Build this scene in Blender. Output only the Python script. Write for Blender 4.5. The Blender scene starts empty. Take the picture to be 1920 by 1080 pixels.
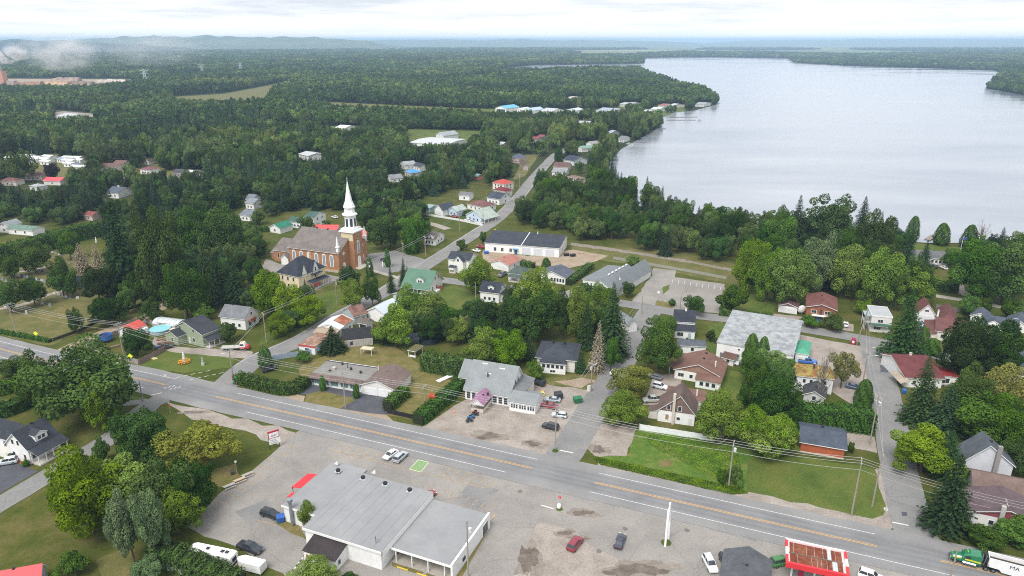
import bpy, math, random
import numpy as np
from mathutils import Vector, Matrix
random.seed(7)
R = math.radians
SC = bpy.context.scene
COL = SC.collection

# ---------------------------------------------------------------- camera, sky, sun, exposure
CAM_H = 96.0                       # drone height above the town
FOC = 1320.0                       # focal length in pixels of a 1920-wide picture
PITCH = math.atan(465.0 / FOC)
cam_d = bpy.data.cameras.new('camera'); cam = bpy.data.objects.new('camera', cam_d); COL.objects.link(cam)
cam.location = (0, 0, CAM_H); cam.rotation_euler = (math.pi / 2 - PITCH, 0, 0)
cam_d.sensor_width = 36.0; cam_d.lens = FOC / 1920 * 36; cam_d.clip_start = 1.0; cam_d.clip_end = 120000.0
SC.camera = cam

SUN_EL, SUN_AZ = R(55), R(-150)     # high, behind the camera's left shoulder, veiled by thin cloud
world = bpy.data.worlds.new('World'); SC.world = world; world.use_nodes = True
wt = world.node_tree; wt.nodes.clear()
w_out = wt.nodes.new('ShaderNodeOutputWorld'); w_bg = wt.nodes.new('ShaderNodeBackground')
sky = wt.nodes.new('ShaderNodeTexSky'); sky.sky_type = 'NISHITA'; sky.sun_disc = False
sky.sun_elevation = SUN_EL; sky.sun_rotation = SUN_AZ; sky.air_density = 1.0; sky.dust_density = 2.0
tc = wt.nodes.new('ShaderNodeTexCoord'); sep = wt.nodes.new('ShaderNodeSeparateXYZ')
wt.links.new(tc.outputs['Generated'], sep.inputs[0])
# cloud deck: project the view direction on a level sheet of cloud high above the town
zc = wt.nodes.new('ShaderNodeMath'); zc.operation = 'ABSOLUTE'; wt.links.new(sep.outputs['Z'], zc.inputs[0])
za = wt.nodes.new('ShaderNodeMath'); za.operation = 'ADD'; za.inputs[1].default_value = 0.05
wt.links.new(zc.outputs[0], za.inputs[0])
dv = wt.nodes.new('ShaderNodeVectorMath'); dv.operation = 'DIVIDE'
cmb = wt.nodes.new('ShaderNodeCombineXYZ')
for i in range(3): wt.links.new(za.outputs[0], cmb.inputs[i])
wt.links.new(tc.outputs['Generated'], dv.inputs[0]); wt.links.new(cmb.outputs[0], dv.inputs[1])
cn = wt.nodes.new('ShaderNodeTexNoise'); cn.inputs['Scale'].default_value = 0.45; cn.inputs['Detail'].default_value = 9
cn.inputs['Roughness'].default_value = 0.62; wt.links.new(dv.outputs[0], cn.inputs['Vector'])
cr = wt.nodes.new('ShaderNodeValToRGB')
cr.color_ramp.elements[0].position = 0.36; cr.color_ramp.elements[0].color = (5.2, 5.5, 6.0, 1)
cr.color_ramp.elements[1].position = 0.62; cr.color_ramp.elements[1].color = (8.3, 8.4, 8.5, 1)
wt.links.new(cn.outputs['Fac'], cr.inputs[0])
hzr = wt.nodes.new('ShaderNodeMapRange'); hzr.inputs['From Min'].default_value = 0.0; hzr.inputs['From Max'].default_value = 0.035; wt.links.new(zc.outputs[0], hzr.inputs['Value'])
mh = wt.nodes.new('ShaderNodeMixRGB'); mh.inputs[1].default_value = (8.6, 8.7, 8.8, 1); wt.links.new(hzr.outputs[0], mh.inputs[0]); wt.links.new(cr.outputs[0], mh.inputs[2])   # cloud deck seen edge-on closes up to even white
mx = wt.nodes.new('ShaderNodeMixRGB'); mx.inputs[0].default_value = 0.92
wt.links.new(sky.outputs[0], mx.inputs[1]); wt.links.new(mh.outputs[0], mx.inputs[2])
wt.links.new(mx.outputs[0], w_bg.inputs['Color']); w_bg.inputs['Strength'].default_value = 0.10
wt.links.new(w_bg.outputs[0], w_out.inputs['Surface'])

sun_d = bpy.data.lights.new('sun', 'SUN'); sun = bpy.data.objects.new('sun', sun_d); COL.objects.link(sun)
sun_d.energy = 2.4; sun_d.angle = R(30); sun_d.color = (1.0, 0.96, 0.9)
sdir = Vector((math.sin(SUN_AZ) * math.cos(SUN_EL), math.cos(SUN_AZ) * math.cos(SUN_EL), math.sin(SUN_EL)))
sun.rotation_euler = sdir.to_track_quat('Z', 'Y').to_euler(); sun.location = sdir * 300

SC.view_settings.view_transform = 'Standard'; SC.view_settings.look = 'None'
SC.view_settings.exposure = 0.68; SC.view_settings.gamma = 1.0; SC.view_settings.use_curve_mapping = False
SC.render.engine = 'CYCLES'
SC.cycles.max_bounces = 6; SC.cycles.diffuse_bounces = 3; SC.cycles.volume_bounces = 1
SC.cycles.transparent_max_bounces = 8; SC.cycles.use_denoising = False; SC.cycles.filter_width = 1.05
SC.cycles.caustics_reflective = False; SC.cycles.caustics_refractive = False

# ---------------------------------------------------------------- survey: picture position -> ground position
CP, SP = math.cos(PITCH), math.sin(PITCH)
def G(u, v, z=0.0):
    dx, dy = (u - 960) / FOC, (v - 540) / FOC
    d = Vector((dx, CP - dy * SP, -SP - dy * CP))
    t = (z - CAM_H) / d.z
    return Vector((d.x * t, d.y * t, z))
def proj(p):
    x, y, z = p[0], p[1], p[2] - CAM_H
    c = y * CP - z * SP; dn = -y * SP - z * CP
    return 960 + FOC * x / c, 540 + FOC * dn / c
def slant(u, v, z=0.0): return (G(u, v, z) - Vector((0, 0, CAM_H))).length

# ---------------------------------------------------------------- materials
def lin(c): return c / 12.92 if c <= 0.04045 else ((c + 0.055) / 1.055) ** 2.4
def hexl(h, k=1.0, top=0.85):
    return tuple(min(top, lin(int(h[i:i + 2], 16) / 255) * k) for i in (0, 2, 4))
MATS = {}
def new_mat(key):
    m = bpy.data.materials.new(key); m.use_nodes = True
    return m, m.node_tree, m.node_tree.nodes['Principled BSDF']
def wpos(nt):
    g = nt.nodes.new('ShaderNodeNewGeometry'); return g.outputs['Position']
def noise(nt, vec, scale, detail=4, rough=0.6):
    n = nt.nodes.new('ShaderNodeTexNoise'); n.inputs['Scale'].default_value = scale
    n.inputs['Detail'].default_value = detail; n.inputs['Roughness'].default_value = rough
    nt.links.new(vec, n.inputs['Vector']); return n.outputs['Fac']
def ramp(nt, fac, stops):
    r = nt.nodes.new('ShaderNodeValToRGB'); e = r.color_ramp.elements
    while len(e) < len(stops): e.new(0.5)
    for el, (p, c) in zip(e, stops): el.position = p; el.color = (*c, 1)
    nt.links.new(fac, r.inputs[0]); return r.outputs[0]
def mixc(nt, fac, a, b, mode='MIX'):
    m = nt.nodes.new('ShaderNodeMixRGB'); m.blend_type = mode
    for s, i in ((fac, 0), (a, 1), (b, 2)):
        if isinstance(s, (int, float)): m.inputs[i].default_value = s
        elif isinstance(s, tuple): m.inputs[i].default_value = (*s, 1)
        else: nt.links.new(s, m.inputs[i])
    return m.outputs[0]
def bump(nt, bs, fac, strength, dist=0.05):
    b = nt.nodes.new('ShaderNodeBump'); b.inputs['Strength'].default_value = strength; b.inputs['Distance'].default_value = dist
    nt.links.new(fac, b.inputs['Height']); nt.links.new(b.outputs[0], bs.inputs['Normal'])

def plain(hx, rough=0.6, k=0.9, var=0.12, scale=1.5, metal=0.0, spec=0.4):
    key = f'plain_{hx}_{rough}_{k}_{var}'
    if key in MATS: return MATS[key]
    m, nt, bs = new_mat(key); c = hexl(hx, k)
    n = noise(nt, wpos(nt), scale, 5)
    col = ramp(nt, n, [(0.3, tuple(x * (1 - var) for x in c)), (0.7, tuple(min(.9, x * (1 + var)) for x in c))])
    nt.links.new(col, bs.inputs['Base Color']); bs.inputs['Roughness'].default_value = rough
    bs.inputs['Metallic'].default_value = metal; bs.inputs['Specular IOR Level'].default_value = spec
    MATS[key] = m; return m
def siding(hx, k=1.0):
    key = 'siding_' + hx
    if key in MATS: return MATS[key]
    m, nt, bs = new_mat(key); c = hexl(hx, k, .82)
    p = wpos(nt); n = noise(nt, p, 0.7, 6)
    col = ramp(nt, n, [(0.25, tuple(x * 0.86 for x in c)), (0.6, c)])
    w = nt.nodes.new('ShaderNodeTexWave'); w.bands_direction = 'Z'; w.wave_profile = 'SAW'; w.inputs['Scale'].default_value = 2.2
    nt.links.new(p, w.inputs['Vector']); bump(nt, bs, w.outputs['Fac'], 0.5, 0.03)
    nt.links.new(col, bs.inputs['Base Color']); bs.inputs['Roughness'].default_value = 0.55
    MATS[key] = m; return m
def shingle(hx, k=0.8, blotch=0.25, b2=None):
    key = f'shingle_{hx}_{b2}'; k *= .76
    if key in MATS: return MATS[key]
    m, nt, bs = new_mat(key); c = hexl(hx, k)
    p = wpos(nt); n1 = noise(nt, p, 0.35, 5, 0.7); n2 = noise(nt, p, 7.0, 3, 0.7)
    c1 = ramp(nt, n1, [(0.3, tuple(x * (1 - blotch) for x in c)), (0.7, tuple(x * (1 + blotch) for x in c))])
    c2 = ramp(nt, n2, [(0.25, (0.6, 0.6, 0.6)), (0.75, (1.35, 1.35, 1.35))])
    col = mixc(nt, 1.0, c1, c2, 'MULTIPLY')
    if b2:
        n3 = noise(nt, p, 0.45, 8, 0.75)
        f = ramp(nt, n3, [(0.47, (0, 0, 0)), (0.56, (1, 1, 1))])
        col = mixc(nt, f, col, mixc(nt, 1.0, hexl(b2, k), c2, 'MULTIPLY'))
    nt.links.new(col, bs.inputs['Base Color']); bs.inputs['Roughness'].default_value = 0.9
    bs.inputs['Specular IOR Level'].default_value = 0.2; bump(nt, bs, n2, 0.5, 0.04)
    MATS[key] = m; return m
def brickm(hx):
    key = 'brick_' + hx
    if key in MATS: return MATS[key]
    m, nt, bs = new_mat(key); c = hexl(hx, .82)
    p = wpos(nt); n1 = noise(nt, p, 0.5, 5); n2 = noise(nt, p, 9.0, 3, 0.8)
    c1 = ramp(nt, n1, [(0.3, tuple(x * 0.8 for x in c)), (0.7, tuple(x * 1.15 for x in c))])
    c2 = ramp(nt, n2, [(0.3, (0.72, 0.68, 0.66)), (0.7, (1.2, 1.2, 1.2))])
    nt.links.new(mixc(nt, 1.0, c1, c2, 'MULTIPLY'), bs.inputs['Base Color']); bs.inputs['Roughness'].default_value = 0.9
    MATS[key] = m; return m
def paving(key, stops, s1=0.12, s2=3.0, grain=0.25, rough=0.9, crack=True):
    if key in MATS: return MATS[key]
    m, nt, bs = new_mat(key); p = wpos(nt)
    n1 = noise(nt, p, s1, 8, 0.65); n2 = noise(nt, p, s2, 4, 0.75)
    c1 = ramp(nt, n1, [(t, hexl(h, 0.62)) for t, h in stops])
    c2 = ramp(nt, n2, [(0.25, (1 - grain,) * 3), (0.75, (1 + grain,) * 3)])
    col = mixc(nt, 1.0, c1, c2, 'MULTIPLY')
    if crack:   # sealed cracks and old seams
        v = nt.nodes.new('ShaderNodeTexVoronoi'); v.feature = 'DISTANCE_TO_EDGE'; v.inputs['Scale'].default_value = 0.07
        nm = nt.nodes.new('ShaderNodeTexNoise'); nm.inputs['Scale'].default_value = 0.35; nm.inputs['Detail'].default_value = 5
        nt.links.new(p, nm.inputs['Vector'])
        mv = nt.nodes.new('ShaderNodeMixRGB'); mv.blend_type = 'ADD'; mv.inputs[0].default_value = 4.0
        nt.links.new(p, mv.inputs[1]); nt.links.new(nm.outputs['Color'], mv.inputs[2]); nt.links.new(mv.outputs[0], v.inputs['Vector'])
        f = ramp(nt, v.outputs['Distance'], [(0.0, (0.84, 0.84, 0.84)), (0.009, (1, 1, 1))])
        col = mixc(nt, 1.0, col, f, 'MULTIPLY')
    nt.links.new(col, bs.inputs['Base Color']); bs.inputs['Roughness'].default_value = rough
    bs.inputs['Specular IOR Level'].default_value = 0.25; bump(nt, bs, n2, 0.25, 0.03)
    MATS[key] = m; return m
def glassm():
    if 'glass' in MATS: return MATS['glass']
    m, nt, bs = new_mat('window_glass'); bs.inputs['Base Color'].default_value = (0.03, 0.04, 0.05, 1)
    bs.inputs['Roughness'].default_value = 0.08; bs.inputs['Specular IOR Level'].default_value = 0.8
    MATS['glass'] = m; return m
def paint(hx, k=0.9):
    key = 'paint_' + hx
    if key in MATS: return MATS[key]
    m, nt, bs = new_mat('car_' + key); c = hexl(hx, k)
    n = noise(nt, wpos(nt), 2.5, 4)
    nt.links.new(ramp(nt, n, [(0.3, tuple(x * .85 for x in c)), (0.7, tuple(min(.85, x * 1.1) for x in c))]), bs.inputs['Base Color'])
    bs.inputs['Roughness'].default_value = 0.3; bs.inputs['Coat Weight'].default_value = 0.6; bs.inputs['Coat Roughness'].default_value = 0.08
    MATS[key] = m; return m
def leafm(key, hx, k=0.62, trans=0.25, var=0.35, hue=0.014, stand=False):
    if key in MATS: return MATS[key]
    m = bpy.data.materials.new(key); m.use_nodes = True; nt = m.node_tree; nt.nodes.clear()
    out = nt.nodes.new('ShaderNodeOutputMaterial'); c = hexl(hx, k * 1.2)
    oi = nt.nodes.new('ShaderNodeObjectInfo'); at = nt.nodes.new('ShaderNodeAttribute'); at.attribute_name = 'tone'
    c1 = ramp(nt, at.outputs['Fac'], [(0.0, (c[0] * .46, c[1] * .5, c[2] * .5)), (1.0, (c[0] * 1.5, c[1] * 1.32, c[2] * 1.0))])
    hs = nt.nodes.new('ShaderNodeHueSaturation')
    def mr(lo, hi, salt):
        a = nt.nodes.new('ShaderNodeMath'); a.operation = 'MULTIPLY'; a.inputs[1].default_value = salt; nt.links.new(oi.outputs['Random'], a.inputs[0])
        b = nt.nodes.new('ShaderNodeMath'); b.operation = 'FRACT'; nt.links.new(a.outputs[0], b.inputs[0])
        q = nt.nodes.new('ShaderNodeMapRange'); q.inputs['To Min'].default_value = lo; q.inputs['To Max'].default_value = hi
        nt.links.new(b.outputs[0], q.inputs['Value']); return q.outputs[0]
    nt.links.new(mr(0.5 - hue, 0.5 + hue, 7.3), hs.inputs['Hue']); nt.links.new(mr(1 - var, 1 + var, 13.7), hs.inputs['Value'])
    nt.links.new(mr(0.84, 1.06, 29.1), hs.inputs['Saturation']); nt.links.new(c1, hs.inputs['Color'])
    if stand:   # whole stands of the forest are paler or darker than their neighbours
        mp = nt.nodes.new('ShaderNodeMapping'); mp.inputs['Scale'].default_value = (.006, .004, .0); nt.links.new(wpos(nt), mp.inputs[0])
        sv = ramp(nt, noise(nt, mp.outputs[0], 1.0, 6, .62), [(.32, (.5, .56, .62)), (.5, (1, 1, 1)), (.68, (1.7, 1.55, 1.2))]); hs = type('o', (), {'outputs': [mixc(nt, 1.0, hs.outputs[0], sv, 'MULTIPLY')]})
    d = nt.nodes.new('ShaderNodeBsdfDiffuse'); t = nt.nodes.new('ShaderNodeBsdfTranslucent'); mx_ = nt.nodes.new('ShaderNodeMixShader')
    mx_.inputs[0].default_value = trans
    nt.links.new(hs.outputs[0], d.inputs['Color']); nt.links.new(hs.outputs[0], t.inputs['Color'])
    nt.links.new(d.outputs[0], mx_.inputs[1]); nt.links.new(t.outputs[0], mx_.inputs[2]); nt.links.new(mx_.outputs[0], out.inputs['Surface'])
    MATS[key] = m; return m

# ---------------------------------------------------------------- mesh building
class MB:
    def __init__(s): s.v = []; s.f = []
    def add(s, vs, fs):
        o = len(s.v); s.v += [tuple(p) for p in vs]; s.f += [tuple(i + o for i in f) for f in fs]; return s
    def box(s, x0, x1, y0, y1, z0, z1):
        return s.add([(x0, y0, z0), (x1, y0, z0), (x1, y1, z0), (x0, y1, z0), (x0, y0, z1), (x1, y0, z1), (x1, y1, z1), (x0, y1, z1)],
                     [(3, 2, 1, 0), (4, 5, 6, 7), (0, 1, 5, 4), (1, 2, 6, 5), (2, 3, 7, 6), (3, 0, 4, 7)])
    def loft(s, rings, cap=True):
        n = len(rings[0]); vs = [p for r in rings for p in r]; fs = []
        for i in range(len(rings) - 1):
            for j in range(n):
                k = (j + 1) % n; fs.append((i * n + j, i * n + k, (i + 1) * n + k, (i + 1) * n + j))
        if cap: fs.append(tuple(reversed(range(n)))); fs.append(tuple(range((len(rings) - 1) * n, len(rings) * n)))
        return s.add(vs, fs)
    def tube(s, p, q, r0, r1=None, n=7):
        r1 = r0 if r1 is None else r1; p, q = Vector(p), Vector(q); d = (q - p).normalized()
        a = d.orthogonal().normalized(); b = d.cross(a)
        ring = lambda c, r: [c + a * (r * math.cos(2 * math.pi * i / n)) + b * (r * math.sin(2 * math.pi * i / n)) for i in range(n)]
        return s.loft([ring(p, r0), ring(q, r1)])
    def path(s, pts, rs, n=6):
        rings = []
        for i, p in enumerate(pts):
            d = (Vector(pts[min(i + 1, len(pts) - 1)]) - Vector(pts[max(i - 1, 0)])).normalized()
            a = d.orthogonal().normalized() if abs(d.z) > .9 else d.cross(Vector((0, 0, 1))).normalized(); b = d.cross(a)
            r = rs[i] if isinstance(rs, (list, tuple)) else rs
            rings.append([Vector(p) + a * (r * math.cos(2 * math.pi * k / n)) + b * (r * math.sin(2 * math.pi * k / n)) for k in range(n)])
        return s.loft(rings)
    def lathe(s, prof, n=12, c=(0, 0, 0), sq=None):
        ph = math.pi / n if sq else 0
        return s.loft([[(c[0] + r * math.cos(2 * math.pi * i / n + ph), c[1] + r * math.sin(2 * math.pi * i / n + ph), c[2] + z) for i in range(n)] for r, z in prof])
    def mesh(s, name, mat):
        me = bpy.data.meshes.new(name); me.from_pydata(s.v, [], s.f); me.validate()
        for m in (mat if isinstance(mat, (list, tuple)) else [mat]): me.materials.append(m)
        return me
    def obj(s, name, mat, parent=None, loc=None, rz=0.0, smooth=False):
        me = s.mesh(name, mat)
        if smooth:
            for p in me.polygons: p.use_smooth = True
        return link(name, me, parent, loc, rz)
def link(name, me, parent=None, loc=None, rz=0.0):
    o = bpy.data.objects.new(name, me); COL.objects.link(o)
    if parent: o.parent = parent
    if loc is not None: o.location = loc
    if rz: o.rotation_euler = (0, 0, rz)
    return o
def empty(name, label, cat, loc, rz=0.0, group=None):
    o = bpy.data.objects.new(name, None); COL.objects.link(o); o.location = loc; o.rotation_euler = (0, 0, rz)
    o.empty_display_size = 0.5; return tag(o, label, cat, group)
def tag(o, label, cat, group=None):
    o['label'] = label; o['category'] = cat
    if group: o['group'] = group
    return o
LANDMARKS = []     # (name phrase, x, y) used to say where a tree stands
HAZE = 0.0001
# ---------------------------------------------------------------- the ground, lake, roads, lots
def structure(o): o['kind'] = 'structure'; return o

def ground_mat():
    m, nt, bs = new_mat('ground_grass'); p = wpos(nt)
    big = noise(nt, p, 0.018, 6, 0.6); mid = noise(nt, p, 0.16, 6, 0.65); fine = noise(nt, p, 1.6, 5, 0.75)
    a = ramp(nt, mid, [(0.30, hexl('54632a', .54)), (0.48, hexl('6c7036', .54)), (0.66, hexl('867c50', .54))])
    b = ramp(nt, mid, [(0.30, hexl('4d6128', .54)), (0.55, hexl('626c30', .54)), (0.75, hexl('787242', .54))])
    f = ramp(nt, big, [(0.40, (0, 0, 0)), (0.60, (1, 1, 1))])
    town = mixc(nt, f, a, b)
    town = mixc(nt, 1.0, town, ramp(nt, fine, [(0.25, (0.72, 0.74, 0.70)), (0.75, (1.28, 1.26, 1.25))]), 'MULTIPLY')
    # beyond the town: dark forest floor, then distant woods broken by pale fields
    sx = nt.nodes.new('ShaderNodeVectorMath'); sx.operation = 'LENGTH'; nt.links.new(p, sx.inputs[0])
    mrn = nt.nodes.new('ShaderNodeMapRange'); mrn.inputs['From Min'].default_value = 420; mrn.inputs['From Max'].default_value = 640
    nt.links.new(sx.outputs['Value'], mrn.inputs['Value'])
    floor = ramp(nt, mid, [(0.3, (0.018, 0.03, 0.012)), (0.7, (0.04, 0.055, 0.02))])
    mp = nt.nodes.new('ShaderNodeMapping'); mp.inputs['Scale'].default_value = (0.00035, 0.0011, 1); nt.links.new(p, mp.inputs[0])
    fl = noise(nt, mp.outputs[0], 1.0, 7, 0.68)
    wide = ramp(nt, fl, [(0.40, (0.05, 0.08, 0.035)), (0.5, (0.13, 0.16, 0.07)), (0.62, (0.26, 0.27, 0.15))])
    mr2 = nt.nodes.new('ShaderNodeMapRange'); mr2.inputs['From Min'].default_value = 2600; mr2.inputs['From Max'].default_value = 3400
    nt.links.new(sx.outputs['Value'], mr2.inputs['Value'])
    far = mixc(nt, mr2.outputs[0], floor, wide)
    nt.links.new(mixc(nt, mrn.outputs[0], town, far), bs.inputs['Base Color'])
    bs.inputs['Roughness'].default_value = 1.0; bs.inputs['Specular IOR Level'].default_value = 0.1
    bump(nt, bs, fine, 0.6, 0.12); return m
gx = [-45000, -20000, -9000, -4000, -2000, -1000, -500] + list(range(-400, 401, 40)) + [500, 1000, 2000, 4000, 9000, 20000, 45000]
gy = [-3000, -800, -200] + list(range(0, 641, 40)) + [800, 1200, 2000, 3500, 6000, 10000, 18000, 30000, 45000]
vs = [(x, y, 0.0) for y in gy for x in gx]; nx = len(gx)
fs = [(j * nx + i, j * nx + i + 1, (j + 1) * nx + i + 1, (j + 1) * nx + i) for j in range(len(gy) - 1) for i in range(nx - 1)]
structure(MB().add(vs, fs).obj('ground', ground_mat()))

def patch(name, px, mat, z, kind='structure', parent=None):
    pts = [G(u, v) for u, v in px]
    ar = sum(pts[i].x * pts[(i + 1) % len(pts)].y - pts[(i + 1) % len(pts)].x * pts[i].y for i in range(len(pts)))
    if ar < 0: pts.reverse()
    o = MB().add([(p.x, p.y, z) for p in pts], [tuple(range(len(pts)))]).obj(name, mat, parent)
    if not parent: o['kind'] = kind
    return o
def soften(px, n=3, amt=0.5, seed=1):
    """resample a hand-drawn outline with small irregularities so that verges are not ruler-straight"""
    rg = random.Random(seed); out = []
    for i, a in enumerate(px):
        b = px[(i + 1) % len(px)]
        A, B = G(*a), G(*b); L = (B - A).length; k = max(1, min(14, int(L / 3)))
        for j in range(k):
            t = j / k; q = A.lerp(B, t) + (Vector((rg.uniform(-amt, amt), rg.uniform(-amt, amt), 0)) if j else Vector())
            out.append(proj(q))
    return out
def resample(pts, step=4.0):
    P = [Vector(p) for p in pts]; out = []
    for i in range(len(P) - 1):
        p0, p1, p2, p3 = P[max(i - 1, 0)], P[i], P[i + 1], P[min(i + 2, len(P) - 1)]
        k = max(2, int((p2 - p1).length / step))
        for j in range(k):
            t = j / k
            out.append(0.5 * ((2 * p1) + (p2 - p0) * t + (2 * p0 - 5 * p1 + 4 * p2 - p3) * t * t + (3 * p1 - p0 - 3 * p2 + p3) * t ** 3))
    out.append(P[-1]); return out
def normals(L):
    N = []
    for i in range(len(L)):
        d = L[min(i + 1, len(L) - 1)] - L[max(i - 1, 0)]; N.append(Vector((-d.y, d.x, 0)).normalized())
    return N
def ribbon(name, line, w0, w1, mat, z, parent=None, jag=0.0, seed=3):
    """strip between offsets w0 (right) and w1 (left) of a ground line"""
    N = normals(line); vs = []; rg = random.Random(seed); n = len(line)
    for p, q in zip(line, N):
        j0, j1 = rg.uniform(-jag, jag), rg.uniform(-jag, jag)
        a, b = p + q * (w0 + j0), p + q * (w1 + j1); vs += [(a.x, a.y, z), (b.x, b.y, z)]
    me = MB().add(vs, [(2 * i, 2 * i + 2, 2 * i + 3, 2 * i + 1) for i in range(n - 1)]).mesh(name, mat)
    uv = me.uv_layers.new(name='UVMap'); s = 0.0; ss = [0.0]
    for i in range(n - 1): s += (line[i + 1] - line[i]).length; ss.append(s)
    for lp in me.loops:
        i = lp.vertex_index; uv.data[lp.index].uv = (i % 2, ss[i // 2])
    o = link(name, me, parent)
    if not parent: structure(o)
    return o
def road_line(px, step=4.0): return resample([G(u, v) for u, v in px], step)
def cut(line, a, b):
    """stretch of a line between the points nearest to two picture positions"""
    A, B = G(*a), G(*b)
    i = min(range(len(line)), key=lambda k: (line[k] - A).length); j = min(range(len(line)), key=lambda k: (line[k] - B).length)
    return line[min(i, j):max(i, j) + 1]

def highway_mat():
    m, nt, bs = new_mat('highway_asphalt'); p = wpos(nt)
    uvn = nt.nodes.new('ShaderNodeUVMap'); sp = nt.nodes.new('ShaderNodeSeparateXYZ'); nt.links.new(uvn.outputs[0], sp.inputs[0])
    n1 = noise(nt, p, 0.1, 7, 0.65); n2 = noise(nt, p, 4.0, 4, 0.75)
    base = ramp(nt, n1, [(0.3, hexl('8e8e90', .60)), (0.7, hexl('a3a3a4', .60))])
    # worn wheel paths, polished darker; pale dusty shoulders
    wr = ramp(nt, sp.outputs['X'], [(0.0, (1.22, 1.18, 1.12)), (0.19, (1.12, 1.1, 1.06)), (0.25, (1, 1, 1)), (0.315, (0.72, 0.73, 0.75)), (0.37, (0.98, 0.98, 0.98)), (0.43, (0.72, 0.73, 0.75)),
                                    (0.50, (1.02, 1.02, 1.02)), (0.57, (0.72, 0.73, 0.75)), (0.63, (0.98, 0.98, 0.98)), (0.685, (0.72, 0.73, 0.75)), (0.75, (1, 1, 1)), (0.82, (1.12, 1.1, 1.06)), (1.0, (1.22, 1.18, 1.12))])
    lump = noise(nt, p, 0.06, 5, 0.6)
    wr2 = mixc(nt, ramp(nt, lump, [(0.35, (0.25, .25, .25)), (0.7, (0.95, .95, .95))]), (1, 1, 1), wr)
    col = mixc(nt, 1.0, mixc(nt, 1.0, base, wr2, 'MULTIPLY'), ramp(nt, n2, [(0.25, (0.84,) * 3), (0.75, (1.16,) * 3)]), 'MULTIPLY')
    nt.links.new(col, bs.inputs['Base Color']); bs.inputs['Roughness'].default_value = 0.85; bump(nt, bs, n2, 0.2, 0.02); return m

ASPH = paving('street_asphalt', [(0.3, '8d8d8e'), (0.5, '9b9a99'), (0.72, 'a8a5a0')])
LOT = paving('lot_asphalt', [(0.28, '96918d'), (0.5, 'a9a49e'), (0.72, 'b8b2aa')], s1=0.09)
GRAV = paving('gravel', [(0.28, '9a8f85'), (0.5, 'b5aaa0'), (0.72, 'c6bdb3')], s1=0.16, s2=2.2, grain=0.35, crack=False)
TAN = paving('sandy_gravel', [(0.28, 'a08c76'), (0.5, 'b9a690'), (0.72, 'c7b7a4')], s1=0.15, s2=2.0, grain=0.35, crack=False)
DARK = paving('fresh_asphalt', [(0.3, '585a60'), (0.55, '666870'), (0.75, '77787d')], s1=0.2)
MUD2 = paving('damp_gravel', [(0.3, '8d8379'), (0.5, 'a1978c'), (0.7, 'b0a69b')], s1=0.5, crack=False)
MUD = paving('wet_gravel', [(0.3, '655b52'), (0.5, '81766c'), (0.7, '998e84')], s1=0.5, crack=False)
CONC = paving('concrete', [(0.3, 'b5aea3'), (0.7, 'c9c3b9')], crack=False)
LAWN = paving('lawn_strip', [(0.28, '6b6f35'), (0.5, '857c48'), (0.7, '9a8a60')], s1=0.35, s2=2.5, grain=0.4, crack=False)
GREEN = paving('green_lawn', [(0.28, '4c6425'), (0.5, '64752f'), (0.72, '7c7b3d')], s1=0.12, s2=2.2, grain=0.42, crack=False)
MEADOW = paving('rank_meadow', [(0.28, '4a6f26'), (0.5, '64822f'), (0.72, '8c8e4e')], s1=0.22, s2=2.0, grain=0.5, crack=False)
BROWNG = paving('dry_grass', [(0.28, '5f6a34'), (0.5, '777542'), (0.72, '918456')], s1=0.18, s2=2.2, grain=0.4, crack=False)
WHITE_L = plain('e6e6e4', 0.7, 0.7, 0.2, 2.0); YEL_L = plain('ecbb74', 0.7, 0.62, 0.25, 2.0); PALE_Y = plain('d0b28a', 0.8, 0.55, 0.35, 0.8)

# lake
LAKE = [(1150, 352), (1132, 330), (1146, 300), (1165, 280), (1212, 254), (1238, 238), (1236, 224), (1262, 212), (1305, 207), (1342, 197), (1346, 189), (1322, 174), (1272, 162),
        (1246, 150), (1215, 141), (1195, 133), (1100, 129), (1010, 136), (948, 135), (938, 128), (1000, 122), (1205, 119.5), (1208, 108.5), (1345, 107.5), (1480, 109.5), (1490, 118),
        (1580, 123), (1700, 127), (1860, 132), (1884, 137), (1862, 154), (1850, 166), (1925, 180), (2150, 215), (2700, 300), (2700, 470), (2100, 447), (1925, 447), (1850, 456), (1750, 457),
        (1690, 454), (1600, 452), (1480, 447), (1400, 436), (1300, 418), (1200, 388)]
def water_mat():
    m, nt, bs = new_mat('lake_water'); p = wpos(nt)
    mp = nt.nodes.new('ShaderNodeMapping'); mp.inputs['Scale'].default_value = (0.004, 0.012, 1); nt.links.new(p, mp.inputs[0])
    n0 = noise(nt, mp.outputs[0], 1.0, 5, 0.6)
    nt.links.new(ramp(nt, n0, [(0.3, (0.17, 0.195, 0.24)), (0.7, (0.34, 0.36, 0.39))]), bs.inputs['Base Color'])  # pale streaky base colour stands in for part of the sky reflection
    r_ = ramp(nt, n0, [(0.35, (0.05, .05, .05)), (0.6, (0.22, .22, .22))]); nt.links.new(r_, bs.inputs['Roughness'])
    bs.inputs['IOR'].default_value = 1.33
    mp2 = nt.nodes.new('ShaderNodeMapping'); mp2.inputs['Scale'].default_value = (0.10, 0.30, 1); nt.links.new(p, mp2.inputs[0])
    bump(nt, bs, noise(nt, mp2.outputs[0], 1.0, 6, 0.6), 0.35, 0.35); return m
patch('lake', LAKE, water_mat(), 0.35)

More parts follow.
